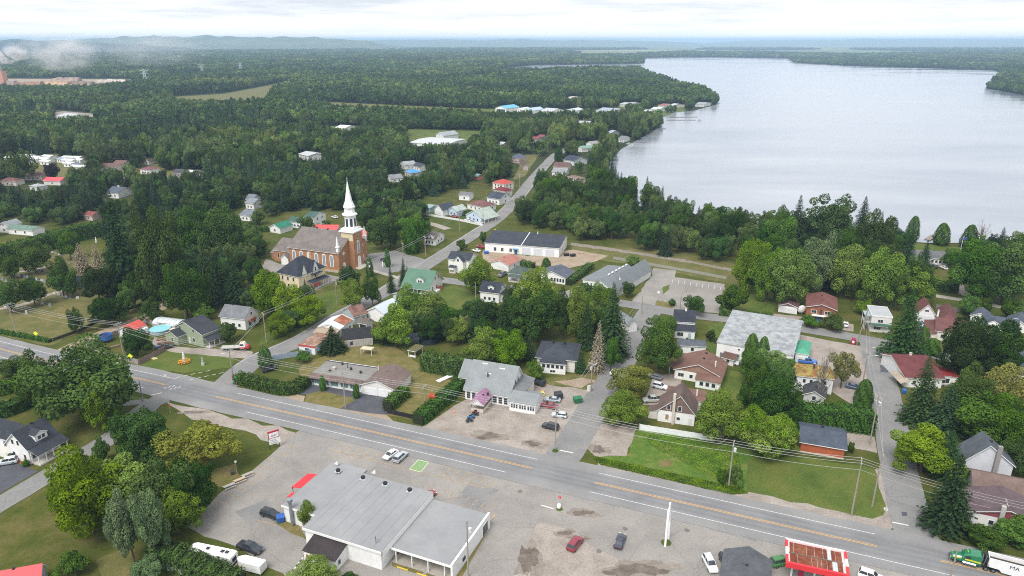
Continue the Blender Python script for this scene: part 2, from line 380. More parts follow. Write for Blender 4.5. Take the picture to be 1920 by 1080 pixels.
# distant hills
def hill(name, az0, az1, dist, prof, depth, col):
    """ridge seen between two picture columns; prof gives ridge heights above the lake in metres"""
    m, nt, bs = new_mat(name + '_woods'); p = wpos(nt); n = noise(nt, p, 0.0022, 8, 0.7)
    nt.links.new(ramp(nt, n, [(0.35, col[0]), (0.68, col[1])]), bs.inputs['Base Color']); bs.inputs['Roughness'].default_value = 1
    rg = random.Random(len(prof)); nU, nV = 160, 14; vs = []
    for i in range(nU + 1):
        t = i / nU; u = az0 + (az1 - az0) * t
        s = t * (len(prof) - 1); k = min(int(s), len(prof) - 2); fr = s - k; fr = fr * fr * (3 - 2 * fr)
        h = prof[k] * (1 - fr) + prof[k + 1] * fr
        h += (math.sin(t * 61) * 0.5 + math.sin(t * 137 + 1) * 0.35 + math.sin(t * 29) * .6) * h * 0.05
        for j in range(nV + 1):
            q = j / nV; d = dist + depth * (q - 0.3)
            hh = h * math.sin(min(1, q / 0.6) * math.pi / 2) ** 1.4 if q < 0.6 else h * math.cos((q - 0.6) / 0.4 * math.pi / 2)
            hh *= 1 + 0.10 * math.sin(t * 90 + q * 9) * (1 - q)
            vs.append(((u - 960) / FOC * d / math.cos(PITCH) * 1.0, d, max(hh, 0) - 1.0))
    fs = [(i * (nV + 1) + j, (i + 1) * (nV + 1) + j, (i + 1) * (nV + 1) + j + 1, i * (nV + 1) + j + 1) for i in range(nU) for j in range(nV)]
    structure(MB().add(vs, fs).obj(name, m, smooth=True))
hill('hills', -500, 470, 5900, [60, 75, 90, 98, 105, 109, 105, 108, 104, 99, 92, 78, 60, 40, 0], 2000, ((0.012, 0.03, 0.028), (0.03, 0.055, 0.04)))
hill('hills', 160, 800, 8000, [0, 60, 112, 124, 134, 142, 136, 146, 130, 134, 130, 124, 112, 90, 40, 0], 3000, ((0.05, 0.08, 0.045), (0.13, 0.16, 0.09)))
hill('hills', 640, 1300, 13000, [0, 80, 104, 98, 110, 96, 116, 92, 98, 88, 80, 60, 0], 6000, ((0.05, 0.08, 0.05), (0.12, 0.15, 0.09)))
hill('hills', 1250, 2500, 15000, [0, 85, 105, 115, 122, 112, 105, 100, 105, 102, 100, 100, 95], 7000, ((0.05, 0.08, 0.05), (0.10, 0.14, 0.08)))

# open fields among the far woods
for px, mt in [([(322, 182), (420, 176), (505, 160), (545, 153), (548, 158), (512, 170), (500, 188), (420, 192), (330, 196)], BROWNG),
               ([(612, 191), (872, 203), (872, 222), (612, 210)], BROWNG), ([(872, 203), (1160, 209), (1160, 224), (930, 226), (872, 222)], GREEN),
               ([(470, 233), (700, 238), (700, 254), (560, 252), (475, 248)], GREEN), ([(755, 242), (910, 246), (905, 276), (765, 286)], GREEN),
               ([(-60, 290), (170, 288), (330, 300), (358, 336), (300, 352), (240, 354), (130, 346), (60, 328), (-60, 322)], BROWNG),
               ([(-80, 147), (245, 149), (255, 157), (170, 168), (-80, 168)], TAN), ([(105, 207), (182, 214), (172, 232), (98, 226)], GRAV),
               ([(1100, 205), (1240, 192), (1300, 200), (1240, 232), (1190, 236), (1120, 226)], GREEN), ([(985, 290), (1010, 290), (985, 330), (962, 338), (975, 310)], BROWNG)]:
    patch('field', soften(px, seed=int(px[0][0])), mt, 0.06)

# --- lots and yards
def P_(name, px, mat, z=0.05, s=1, amt=0.5): return patch(name, soften(px, amt=amt, seed=s), mat, z)
mall_lot = P_('parking_lot', [(577, 793), (530, 832), (470, 885), (412, 925), (350, 988), (430, 1020), (530, 1075), (560, 1130), (880, 1130), (940, 1060), (990, 925), (1010, 890), (800, 838)], LOT, 0.05, 2)
P_('gas_station_lot', [(985, 905), (1010, 890), (1200, 935), (1440, 992), (1660, 1040), (1800, 1090), (1800, 1220), (860, 1220), (940, 1080)], LOT, 0.055, 3)
P_('gravel_yard', [(985, 965), (1040, 985), (1080, 1000), (1140, 1040), (1250, 1070), (1260, 1110), (900, 1120), (950, 1050)], GRAV, 0.062, 4, 1.2)
def blob(name, u, v, rx, ry, mat, z, seed):
    rg = random.Random(seed); ph = [rg.uniform(0, 6.28) for _ in range(5)]; g = G(u, v); n = 56; pts = []
    for i in range(n):
        t = 2 * math.pi * i / n; k = 1 + .22 * math.sin(2 * t + ph[0]) + .16 * math.sin(3 * t + ph[1]) + .10 * math.sin(7 * t + ph[2]) + .07 * math.sin(13 * t + ph[3]) + rg.uniform(-.05, .05)
        pts.append((g.x + rx * k * math.cos(t), g.y + ry * k * math.sin(t), z))
    structure(MB().add(pts, [tuple(range(n))]).obj(name, mat))
for k, (u, v, rx, ry) in enumerate([(990, 1048, 2.0, 5.5), (1092, 962, 2.6, 1.2), (1200, 1068, 5.5, 2.0), (916, 818, 3.6, 1.9), (1000, 832, 2.2, 1.5), (1122, 843, 2.0, 1.9), (366, 773, 3.0, .8), (1060, 1000, 1.6, 1.0), (1160, 1075, 3.0, 1.2), (1085, 1010, 2.2, .8)]):
    blob('wet_patch', u, v, rx * 1.25, ry * 1.25, MUD2, .07 + .0012 * k, 60 + k); blob('wet_patch', u, v, rx * .8, ry * .75, MUD, .084 + .0012 * k, 90 + k)
rest_lot = P_('restaurant_lot', [(790, 802), (868, 752), (985, 700), (1012, 712), (1030, 722), (1140, 735), (1108, 770), (1062, 850), (1030, 858), (900, 838)], GRAV, 0.05, 5)
P_('gravel_yard', [(1108, 795), (1195, 800), (1185, 830), (1175, 855), (1118, 858), (1100, 840)], GRAV, 0.05, 6, 0.8)
P_('gravel_verge', [(310, 752), (390, 768), (480, 792), (575, 815), (560, 822), (530, 838), (480, 815), (385, 790), (350, 780)], GRAV, 0.045, 7, 1.0)
P_('driveway', [(572, 715), (600, 725), (600, 742), (560, 740), (545, 738)], DARK, 0.055, 8, .2)
P_('driveway', [(610, 712), (745, 735), (725, 778), (690, 775), (640, 767), (660, 745), (600, 735)], DARK, 0.055, 9, .2)
P_('gravel_verge', [(535, 735), (572, 743), (568, 756), (525, 748)], TAN, 0.05, 10, .4); P_('gravel_verge', [(640, 767), (725, 778), (740, 792), (720, 800), (632, 776)], TAN, 0.05, 11, .4)
P_('lawn', [(575, 740), (600, 733), (662, 746), (664, 752), (635, 769), (610, 770), (570, 757)], LAWN, 0.065, 12, .3)
P_('lawn', [(850, 1095), (903, 988), (955, 1000), (935, 1040), (905, 1100)], LAWN, 0.07, 13, .4)
P_('lawn', [(515, 980), (535, 962), (560, 985), (585, 1020), (545, 1000)], LAWN, 0.07, 14, .4)
P_('lawn', [(735, 1048), (800, 1068), (790, 1078), (735, 1062)], LAWN, 0.07, 15, .2); P_('lawn', [(800, 1075), (860, 1085), (850, 1098), (795, 1090)], LAWN, 0.07, 16, .2)
P_('meadow', [(1185, 805), (1340, 826), (1480, 850), (1400, 925), (1370, 918), (1240, 890), (1130, 870), (1110, 858), (1180, 850)], MEADOW, 0.04, 17, 1.6)
P_('lawn', [(1400, 860), (1500, 855), (1640, 880), (1654, 930), (1662, 952), (1656, 966), (1636, 973), (1600, 966), (1400, 922)], GREEN, 0.05, 18, .7)
P_('gravel_verge', [(1400, 915), (1600, 958), (1640, 960), (1648, 940), (1640, 880), (1652, 880), (1664, 920), (1678, 960), (1686, 988), (1668, 992), (1600, 982), (1400, 940), (1120, 876), (1122, 864)], GRAV, 0.038, 80, .4)
P_('driveway', [(1585, 808), (1640, 820), (1645, 850), (1630, 846), (1585, 838)], GRAV, 0.05, 19, .3)
P_('warehouse_yard', [(1488, 625), (1560, 640), (1622, 650), (1640, 730), (1600, 760), (1560, 735), (1500, 712), (1490, 690)], GRAV, 0.05, 21)
P_('side_yard', [(1450, 588), (1512, 595), (1510, 612), (1452, 610)], GRAV, 0.05, 22); P_('side_yard', [(1575, 605), (1600, 608), (1600, 622), (1572, 618)], GRAV, 0.05, 23)
civic_lot = P_('parking_lot', [(1265, 520), (1360, 533), (1350, 560), (1348, 588), (1290, 585), (1232, 574), (1185, 566), (1220, 520), (1225, 503), (1268, 507)], LOT, 0.05, 24)
P_('grass_island', [(1243, 538), (1256, 534), (1254, 543), (1242, 552)], GREEN, 0.07, 25, .2); P_('grass_island', [(1232, 563), (1268, 570), (1262, 578), (1228, 574)], LAWN, 0.07, 26, .2)
P_('garage_yard', [(905, 470), (990, 480), (1075, 468), (1140, 480), (1110, 492), (1060, 505), (1000, 497), (950, 492), (905, 492)], TAN, 0.045, 27)
P_('driveway', [(1090, 535), (1055, 548), (1090, 562), (1105, 552)], GRAV, 0.05, 28, .3); P_('driveway', [(1000, 545), (960, 538), (985, 560), (1010, 556)], GRAV, 0.05, 29, .3)
church_lot = P_('church_lot', [(675, 478), (740, 470), (800, 488), (830, 482), (790, 500), (720, 515), (690, 500)], ASPH, 0.05, 30)
P_('church_lot', [(490, 500), (530, 520), (560, 560), (600, 540), (640, 520), (600, 512), (540, 500), (500, 486)], LOT, 0.048, 31)
P_('rail_bed', [(1070, 455), (1180, 470), (1290, 488), (1395, 508), (1395, 512), (1290, 492.5), (1180, 475), (1070, 460)], MUD2, 0.05, 33, .8)
P_('dry_verge', [(1070, 458), (1260, 470), (1400, 500), (1400, 540), (1365, 532), (1270, 512), (1150, 492), (1075, 478)], BROWNG, 0.04, 34, 1.2)
P_('cemetery_lawn', [(-40, 500), (150, 470), (240, 520), (300, 560), (150, 622), (95, 648), (-40, 622)], BROWNG, 0.035, 35, 1.0)
P_('front_yard', [(240, 668), (310, 655), (440, 668), (430, 690), (345, 700), (250, 690)], GREEN, 0.045, 36, .8)
P_('gravel_drive', [(290, 632), (330, 650), (420, 655), (475, 660), (470, 672), (400, 668), (320, 660), (285, 645)], GRAV, 0.05, 37, .6)
P_('yard', [(580, 740), (560, 690), (640, 650), (740, 650), (800, 690), (850, 715), (775, 790)], LAWN, 0.035, 38, .8)
P_('yard', [(700, 560), (850, 535), (930, 560), (960, 600), (880, 610), (820, 590)], GREEN, 0.035, 39, .8)
P_('yard', [(560, 560), (640, 540), (650, 570), (600, 610), (520, 640), (480, 650)], GREEN, 0.035, 40, .8)
P_('yard', [(1330, 610), (1360, 600), (1345, 690), (1400, 700), (1385, 760), (1300, 770)], GREEN, 0.035, 41, .8)
P_('yard', [(1020, 708), (1095, 700), (1140, 690), (1160, 700), (1135, 735), (1030, 722)], BROWNG, 0.04, 42, .8)
P_('driveway', [(1225, 705), (1280, 700), (1270, 760), (1205, 760)], GRAV, 0.05, 43, .5)
P_('driveway', [(-30, 866), (30, 864), (72, 884), (40, 902), (-30, 945)], DARK, 0.055, 44, .2); P_('flower_bed', [(16, 858), (40, 856), (54, 870), (44, 874)], plain('b5552e', .9, .8, .4, 6.0), 0.06)
P_('driveway', [(1722, 602), (1752, 606), (1745, 640), (1715, 640)], DARK, 0.05, 45, .3)
P_('lakeside_lawn', [(1700, 455), (1780, 462), (1840, 466), (1810, 500), (1780, 498), (1740, 490), (1700, 480)], GREEN, 0.04, 46, .8)
P_('field_strip', [(1380, 500), (1470, 560), (1440, 600), (1350, 600), (1352, 580), (1370, 530)], GREEN, 0.03, 47, .8)
P_('meadow', [(-30, 690), (45, 690), (60, 700), (-30, 705)], MEADOW, 0.04, 48, .4)
P_('lawn', [(200, 735), (270, 745), (285, 752), (200, 757), (120, 745)], GREEN, 0.05, 49, .3)

# --- streets
hw = road_line([(-160, 618), (-60, 640), (0, 654.5), (77, 674), (240, 706.5), (310, 722), (405, 744.5), (480, 761), (695, 809.5), (960, 870), (1114, 905), (1440, 979.5), (1644, 1025), (1762, 1051.5), (1900, 1083), (2150, 1141), (2500, 1222)])
HIGH = ribbon('highway', hw, -6.6, 6.9, highway_mat(), 0.10, jag=0.18)
NST = [0]
def street(px, w, mat, z=0.08, name='street', jag=0.15):
    NST[0] += 1; l = road_line(px); ribbon(name, l, -w / 2, w / 2, mat, z + .0012 * NST[0], jag=jag); return l
st_church = street([(395, 742), (430, 715), (480, 675), (560, 640), (640, 592), (720, 548), (800, 497), (880, 445), (930, 412), (968, 375), (1000, 335), (1040, 292), (1062, 280), (1100, 253), (1150, 230), (1195, 205), (1225, 190)], 8.4, ASPH)
st_mid = street([(1012, 905), (1060, 850), (1110, 770), (1150, 705), (1185, 645), (1215, 590), (1222, 580)], 8.6, ASPH)
ribbon('street', road_line([(985, 905), (985, 930), (962, 985), (925, 1060), (880, 1150)]), -4.6, 4.6, LOT, 0.079, jag=.2)
st_back = street([(748, 516), (835, 526), (950, 540), (1060, 553), (1180, 571), (1290, 590), (1400, 602), (1500, 616), (1640, 640), (1740, 662), (1850, 690), (1960, 720)], 7.2, ASPH)
st_right = street([(1636, 640), (1648, 690), (1664, 760), (1678, 840), (1697, 930), (1716, 1000), (1740, 1045)], 8.2, ASPH)
st_left = street([(316, 745), (285, 757), (212, 818), (120, 874), (0, 946), (-140, 1030)], 6.4, ASPH, 0.075)
st_cem = street([(100, 668), (140, 647), (200, 622), (262, 598), (312, 572), (322, 560)], 5.0, TAN, 0.075, 'lane')
street([(-30, 582), (30, 575), (85, 555), (130, 540), (160, 520)], 2.6, GRAV, 0.06, 'cemetery_path'); street([(0, 513), (50, 508), (100, 497)], 2.2, GRAV, 0.06, 'cemetery_path')
street([(1830, 487), (1800, 505), (1797, 525), (1800, 545), (1830, 562)], 4.2, GRAV, 0.06, 'lakeside_drive'); street([(1755, 555), (1800, 562), (1850, 570), (1900, 582), (1980, 600)], 4.0, CONC, 0.065, 'lakeside_drive')
street([(170, 372), (190, 352), (240, 332), (300, 338), (380, 345)], 3.6, GRAV, 0.07, 'street'); street([(840, 430), (800, 418), (730, 408)], 5, GRAV, 0.06, 'lane')
street([(690, 505), (725, 515), (752, 522)], 2.4, CONC, 0.07, 'footpath'); street([(215, 758), (280, 752), (300, 740)], 3.0, ASPH, 0.07, 'footpath')

# --- painted markings, each line a piece of its road or lot
def mark(line, off, w, mat, name='road_marking', parent=HIGH, z=0.118): return ribbon(name, line, off - w / 2, off + w / 2, mat, z, parent)
for a, b in [((-60, 640), (130, 686)), ((245, 708), (312, 722)), ((410, 746), (979, 874)), ((1114, 905), (1644, 1025)), ((1762, 1051), (1990, 1105))]:
    seg = cut(hw, a, b); mark(seg, 0.2, 0.17, YEL_L); mark(seg, -0.2, 0.17, YEL_L)
for a, b in [((-60, 640), (300, 720)), ((430, 750), (1000, 878)), ((1125, 907), (1640, 1024)), ((1880, 1079), (2100, 1130))]: mark(cut(hw, a, b), 3.95, 0.16, WHITE_L)
for a, b in [((-60, 640), (280, 716)), ((470, 759), (970, 872)), ((1100, 902), (2100, 1130))]: mark(cut(hw, a, b), -3.85, 0.16, WHITE_L)
def dash(p, q, w=0.18, mat=WHITE_L, parent=HIGH, z=0.121, name='road_marking'):
    l = [G(*p), G(*p).lerp(G(*q), .5), G(*q)]; return ribbon(name, l, -w / 2, w / 2, mat, z, parent)
for k in range(5): dash((330 + k * 14, 709 - k * 3.0), (338 + k * 14, 707 - k * 3.0), .22); dash((355 + k * 14, 713 - k * 3.0), (363 + k * 14, 711 - k * 3.0), .22)
for k in range(3): dash((307 + k * 8, 729 - k * 1.8), (312 + k * 8, 727 - k * 1.8), .3); dash((318 + k * 8, 731 - k * 1.8), (323 + k * 8, 729 - k * 1.8), .3)
for p, q in [((1050, 845), (1075, 850)), ((1015, 948), (1038, 955)), ((1673, 980), (1703, 986)), ((1636, 652), (1657, 655)), ((282, 742), (304, 737))]: dash(p, q, .4)
mark(st_church[4:70], 3.6, .16, WHITE_L, parent=bpy.data.objects['street'], z=.1); mark(st_church[10:70], 0, .14, PALE_Y, parent=bpy.data.objects['street'], z=.1)
mark(st_church[70:150], -3.6, .16, WHITE_L, parent=bpy.data.objects['street'], z=.1)
def stalls(p0, p1, d0, n, w=.2, parent=mall_lot, mat=PALE_Y):
    """n parking lines spread from p0 to p1, each reaching towards offset d0 (picture offset at the lot)"""
    for k in range(n):
        t = k / (n - 1); u, v = p0[0] + (p1[0] - p0[0]) * t, p0[1] + (p1[1] - p0[1]) * t
        dash((u, v), (u + d0[0], v + d0[1]), w, mat, parent, 0.07, 'parking_line')
stalls((623, 845), (695, 863), (18, -15), 5); stalls((832, 893), (912, 916), (14, -16), 6); dash((623, 845), (912, 916), .2, PALE_Y, mall_lot, 0.07, 'parking_line')
stalls((535, 835), (400, 938), (27, 7), 9); stalls((795, 921), (930, 962), (11, -12), 10); dash((910, 985), (963, 925), .2, YEL_L, mall_lot, 0.07, 'parking_line'); dash((905, 985), (952, 999), .2, YEL_L, mall_lot, 0.07, 'parking_line')
dash((480, 975), (518, 986), .2, PALE_Y, mall_lot, 0.07, 'parking_line'); dash((575, 884), (592, 870), .2, PALE_Y, mall_lot, 0.07, 'parking_line')
stalls((1262, 523), (1352, 537), (-2, 8), 9, .14, civic_lot, WHITE_L); stalls((1262, 548), (1330, 560), (8, -16), 6, .14, civic_lot, PALE_Y); stalls((1245, 568), (1275, 574), (3, -6), 4, .14, civic_lot, WHITE_L)
acc = patch('accessible_space', [(767, 880), (784, 862), (805, 867), (789, 886)], plain('a9c98e', .8, .5, .25, 2.0), 0.067, parent=mall_lot)
wl = plain('e6efd8', .8, .8, .1)
for p, q in [((768, 880), (784, 862.5)), ((784, 862.5), (804, 867)), ((804, 867), (789, 885.5)), ((789, 885.5), (768, 880))]: dash(p, q, .12, wl, mall_lot, .075, 'parking_line')
# manholes
for u, v in [(1288, 995), (1172, 992), (1123, 1034), (975, 922)]:
    g = G(u, v); structure(MB().lathe([(0.55, 0), (0.55, .02), (0.42, .03)], 14).obj('manhole_cover', plain('6f6864', .8), None, (g.x, g.y, 0.07)))
for k in range(9): # curb pieces at the far lot corner
    dash((545 + k * 3.5, 1076 - k * 4.6), (547 + k * 3.5, 1073 - k * 4.6), .35, plain('4a4745', .8) if k % 2 else WHITE_L, mall_lot, .07, 'kerb_block')
P_('asphalt_patch', [(1650, 685), (1663, 686), (1666, 699), (1651, 698)], DARK, 0.1, 70, .1); P_('asphalt_patch', [(1690, 960), (1700, 961), (1701, 968), (1691, 968)], DARK, 0.1, 71, .1); P_('asphalt_patch', [(1315, 978), (1420, 1002), (1418, 1016), (1330, 994)], ASPH, 0.064, 72, .3)
P_('asphalt_patch', [(880, 905), (935, 918), (905, 955), (850, 940)], ASPH, 0.056, 73, .4); P_('asphalt_patch', [(440, 960), (500, 935), (520, 960), (470, 990)], ASPH, 0.056, 74, .4); P_('bare_earth', [(380, 905), (400, 880), (440, 870), (455, 900), (420, 915)], LAWN, 0.03, 75, 1.5); P_('bare_earth', [(180, 1050), (250, 1035), (280, 1060), (240, 1085), (190, 1080)], BROWNG, 0.03, 76, 1.8); P_('bare_earth', [(1040, 715), (1090, 708), (1125, 715), (1090, 728)], TAN, 0.045, 77, 1.2); P_('bare_earth', [(1235, 862), (1262, 862), (1258, 876), (1235, 876)], BROWNG, 0.046, 78, 1.0); P_('bare_earth', [(70, 598), (110, 575), (160, 570), (130, 590), (90, 610)], LAWN, .04, 79, 1.5)
# ---------------------------------------------------------------- tree prototypes (numpy leaf clouds)
def leaf_mesh(name, cen, nor, size, tone, mat, aspect=1.0, rng=None):
    n = len(cen); rng = rng or np.random.default_rng(1)
    nor = nor / np.maximum(np.linalg.norm(nor, axis=1, keepdims=True), 1e-6)
    r = rng.normal(size=(n, 3)); a = np.cross(nor, r); a /= np.maximum(np.linalg.norm(a, axis=1, keepdims=True), 1e-6); b = np.cross(nor, a)
    a = a * (size * 0.5)[:, None]; b = b * (size * 0.5 * aspect)[:, None]
    k = rng.uniform(-.25, .25, size=(4, n, 1)) * 0.6 + 1
    v = np.stack([cen - a * k[0] - b * .5, cen + a * .6 - b * k[1], cen + a * k[2] + b * .6, cen - a * .5 + b * k[3]], 1).reshape(-1, 3)
    me = bpy.data.meshes.new(name); me.vertices.add(4 * n); me.vertices.foreach_set('co', v.astype(np.float32).ravel())
    me.loops.add(4 * n); me.loops.foreach_set('vertex_index', np.arange(4 * n, dtype=np.int32))
    me.polygons.add(n); me.polygons.foreach_set('loop_start', np.arange(0, 4 * n, 4, dtype=np.int32))
    me.update(calc_edges=True); at = me.attributes.new('tone', 'FLOAT', 'POINT'); at.data.foreach_set('value', np.repeat(tone, 4).astype(np.float32))
    me.materials.append(mat); return me
def sph(rng, n):
    d = rng.normal(size=(n, 3)); return d / np.linalg.norm(d, axis=1, keepdims=True)
def broadleaf(name, seed, mat, n=12500, size=0.048, lobes=52, spread=0.72, lr=(0.14, 0.33), up=0.15, droop=0.0, sparse=1.0):
    rng = np.random.default_rng(seed); d = sph(rng, lobes); d[:, 2] += up; d /= np.linalg.norm(d, axis=1, keepdims=True)
    lc = d * (spread * rng.uniform(.62, 1.2, lobes) * (1 + .2 * np.sin(3 * np.arctan2(d[:, 1], d[:, 0]) + seed) + .14 * np.sin(5 * d[:, 2] + seed * 1.7 + 2 * d[:, 0])))[:, None]; lc[:, 2] = np.where(lc[:, 2] < -.35, -.35 + (lc[:, 2] + .35) * .6, lc[:, 2]); rad = rng.uniform(*lr, lobes)
    lc = np.vstack([lc, [[0, 0, 0.1]]]); rad = np.append(rad, 0.55); lt = rng.uniform(0, 1, lobes + 1)
    w = rad ** 2; w /= w.sum(); m = int(n * 2.6); idx = rng.choice(lobes + 1, m, p=w); dd = sph(rng, m)
    lump = 1 + 0.10 * np.sin(dd[:, 0] * 9 + idx) * np.cos(dd[:, 2] * 8 + idx * 2)
    c = lc[idx] + dd * (rad[idx] * rng.uniform(.80, 1.06, m) * lump)[:, None]
    keep = np.ones(m, bool)
    for k in range(lobes + 1):
        keep &= ~((np.linalg.norm(c - lc[k], axis=1) < rad[k] * 0.80) & (idx != k))
    c, dd, idx = c[keep][:n], dd[keep][:n], idx[keep][:n]
    if sparse < 1: s_ = rng.uniform(size=len(c)) < sparse; c, dd, idx = c[s_], dd[s_], idx[s_]
    c[:, 2] -= droop * np.maximum(np.hypot(c[:, 0], c[:, 1]) - .4, 0)
    nor = dd + rng.normal(size=dd.shape) * .55 + np.array([0, 0, .25]); sz = size * rng.uniform(.65, 1.35, len(c)); tone = np.clip(lt[idx] * .55 + rng.uniform(0, .45, len(c)), 0, 1)
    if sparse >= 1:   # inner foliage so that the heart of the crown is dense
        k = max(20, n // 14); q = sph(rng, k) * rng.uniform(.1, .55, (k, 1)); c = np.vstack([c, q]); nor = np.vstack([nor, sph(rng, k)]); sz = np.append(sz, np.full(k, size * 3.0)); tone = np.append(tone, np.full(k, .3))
    return leaf_mesh(name, c, nor, sz, tone, mat, 1.0, rng)
def conifer(name, seed, mat, tiers=40, H=4.0, size=0.095, dens=22, sparse=1.0, power=.8, ragged=.22):
    """spruce of base radius 1 and height H with drooping whorls"""
    rng = np.random.default_rng(seed); C, N, S, T = [], [], [], []
    for i in range(tiers):
        t = (i + .5) / tiers; z = H * (0.03 + .95 * t); r = (1 - t) ** power * rng.uniform(1 - ragged, 1.08) + .03
        nb = int(7 + 10 * (1 - t))
        for j in range(nb):
            a = 2 * math.pi * (j + rng.uniform(-.35, .35)) / nb; rr = r * rng.uniform(.72, 1.1); tn = rng.uniform()
            k = max(3, int(dens * rr + 2))
            s = (np.arange(k) + rng.uniform(.2, .9, k)) / k; s = s[s > .12]; k = len(s)
            side = rng.normal(size=k) * .07 * (1.1 - s) * (.6 + rr)
            x = np.cos(a) * s * rr - np.sin(a) * side; y = np.sin(a) * s * rr + np.cos(a) * side
            zz = z - .26 * rr * s ** 1.4 * 1.0 + .06 * rr * np.maximum(s - .8, 0) * 5 + rng.normal(size=k) * .03
            C.append(np.stack([x, y, zz], 1)); N.append(np.stack([np.cos(a) * .5 + rng.normal(size=k) * .35, np.sin(a) * .5 + rng.normal(size=k) * .35, np.full(k, .8)], 1))
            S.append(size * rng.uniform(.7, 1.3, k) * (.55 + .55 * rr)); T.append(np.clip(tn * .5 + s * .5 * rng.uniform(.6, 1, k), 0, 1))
    C, N, S, T = np.vstack(C), np.vstack(N), np.concatenate(S), np.concatenate(T)
    if sparse < 1: q = rng.uniform(size=len(C)) < sparse; C, N, S, T = C[q], N[q], S[q], T[q]
    return leaf_mesh(name, C, N, S, T, mat, .8, rng)
def cedar(name, seed, mat, n=9000, H=4.0, size=.07, prof=None):
    rng = np.random.default_rng(seed); t = rng.uniform(0, 1, n) ** 1.15; a = rng.uniform(0, 2 * np.pi, n)
    r = np.clip(np.minimum(1.0, .62 + 1.9 * t), 0, 1) * np.sqrt(np.clip(1 - t ** 1.9, 0, 1)) * (1 + .10 * np.sin(a * 5 + t * 9) + .07 * np.sin(a * 11 - t * 21)) * rng.uniform(.84, 1.04, n)
    c = np.stack([np.cos(a) * r, np.sin(a) * r, t * H], 1); nor = np.stack([np.cos(a), np.sin(a), .25 + .6 * t], 1) + rng.normal(size=(n, 3)) * .38
    return leaf_mesh(name, c, nor, size * rng.uniform(.7, 1.4, n), np.clip(.5 + .3 * np.sin(a * 5 + t * 9) + rng.uniform(-.3, .3, n), 0, 1), mat, 1.5, rng)
def twigs(name, seed, mat, nb=26, H=1.0):
    """bare crown: bent branches in a unit ball"""
    rg = random.Random(seed); mb = MB()
    for i in range(nb):
        a = rg.uniform(0, 6.28); e = rg.uniform(.15, 1.35); z0 = rg.uniform(-1, .2); L = rg.uniform(.6, 1.05)
        p0 = Vector((0, 0, z0)); d = Vector((math.cos(a) * math.cos(e), math.sin(a) * math.cos(e), math.sin(e)))
        p1 = p0 + d * L * .5; p2 = p0 + (d + Vector((0, 0, .25))).normalized() * L
        mb.path([p0, p1, p2], [.022, .014, .005], 4)
        for k in range(5):
            q = p1.lerp(p2, rg.random()); e2 = q + Vector((rg.uniform(-1, 1), rg.uniform(-1, 1), rg.uniform(0, 1))).normalized() * rg.uniform(.15, .4)
            mb.path([q, q.lerp(e2, .5) + Vector((0, 0, .02)), e2], [.009, .006, .003], 3)
    return mb.mesh(name, mat)

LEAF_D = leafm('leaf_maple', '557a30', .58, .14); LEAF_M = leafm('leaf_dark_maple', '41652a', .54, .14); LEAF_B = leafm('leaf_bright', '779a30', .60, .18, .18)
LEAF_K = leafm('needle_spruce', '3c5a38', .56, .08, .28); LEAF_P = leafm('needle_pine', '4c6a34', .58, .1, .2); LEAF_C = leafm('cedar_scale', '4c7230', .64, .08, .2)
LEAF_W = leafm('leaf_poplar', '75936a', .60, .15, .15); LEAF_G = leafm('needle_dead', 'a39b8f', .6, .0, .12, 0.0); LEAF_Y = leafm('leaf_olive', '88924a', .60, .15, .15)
LEAF_R = leafm('leaf_plum', '3c3440', .6, .1, .1); BARK = plain('6a5d52', .95, .7, .3, 4.0); BARK_G = plain('9c958c', .95, .7, .25, 4.0)

CROWNS = {   # kind -> list of crown meshes (unit radius, unit half height; conifers: radius 1, height 4)
    'd': [broadleaf('crown_maple', s, LEAF_D) for s in (11, 12, 13)], 'm': [broadleaf('crown_dark_maple', s, LEAF_M, 14000, .046, 56) for s in (21, 22)],
    'b': [broadleaf('crown_bright', s, LEAF_B, 13000, .047, 50) for s in (31, 32, 33)], 'w': [broadleaf('crown_poplar', s, LEAF_W, 11000, .045, 44, .72, (.15, .28), .3) for s in (41, 42)],
    'y': [broadleaf('crown_olive', 46, LEAF_Y, 11000, .045, 44, .7, (.15, .28), .2, .1, .8)], 's': [broadleaf('crown_shrub', s, LEAF_D, 5500, .07, 26) for s in (51, 52)],
    'p': [broadleaf('crown_pine', s, LEAF_P, 10000, .045, 50, .76, (.13, .26), .2) for s in (61, 62)], 'r': [broadleaf('crown_plum', 71, LEAF_R, 5000, .07, 26)],
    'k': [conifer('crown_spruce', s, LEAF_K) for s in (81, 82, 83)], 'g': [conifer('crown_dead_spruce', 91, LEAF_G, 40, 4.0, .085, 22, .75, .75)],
    'c': [cedar('crown_cedar', s, LEAF_C) for s in (95, 96)], 'n': [twigs('crown_bare', s, BARK_G) for s in (5, 6)]}
def trunk_unit(seed, limbs=7):
    """tapered trunk from 0 to 1 with limbs reaching into the crown (crown radius 1 at unit scale)"""
    rg = random.Random(seed); mb = MB(); mb.path([(0, 0, 0), (.01, .01, .3), (-.01, .02, .6), (0, 0, .92)], [.055, .042, .03, .008], 8)
    for i in range(limbs):
        a = i * 2.4 + rg.uniform(-.4, .4); z = rg.uniform(.28, .6); r = rg.uniform(.4, .7)
        mb.path([(0, 0, z), (math.cos(a) * r * .5, math.sin(a) * r * .5, z + .10), (math.cos(a) * r, math.sin(a) * r, z + .24)], [.022, .014, .005], 5)
    return mb.mesh('trunk', BARK)
TRUNKS = [trunk_unit(s) for s in (1, 2)]
TRUNK_K = MB().path([(0, 0, 0), (0, 0, .5), (0, 0, .97)], [.07, .04, .01], 7).mesh('trunk', BARK)
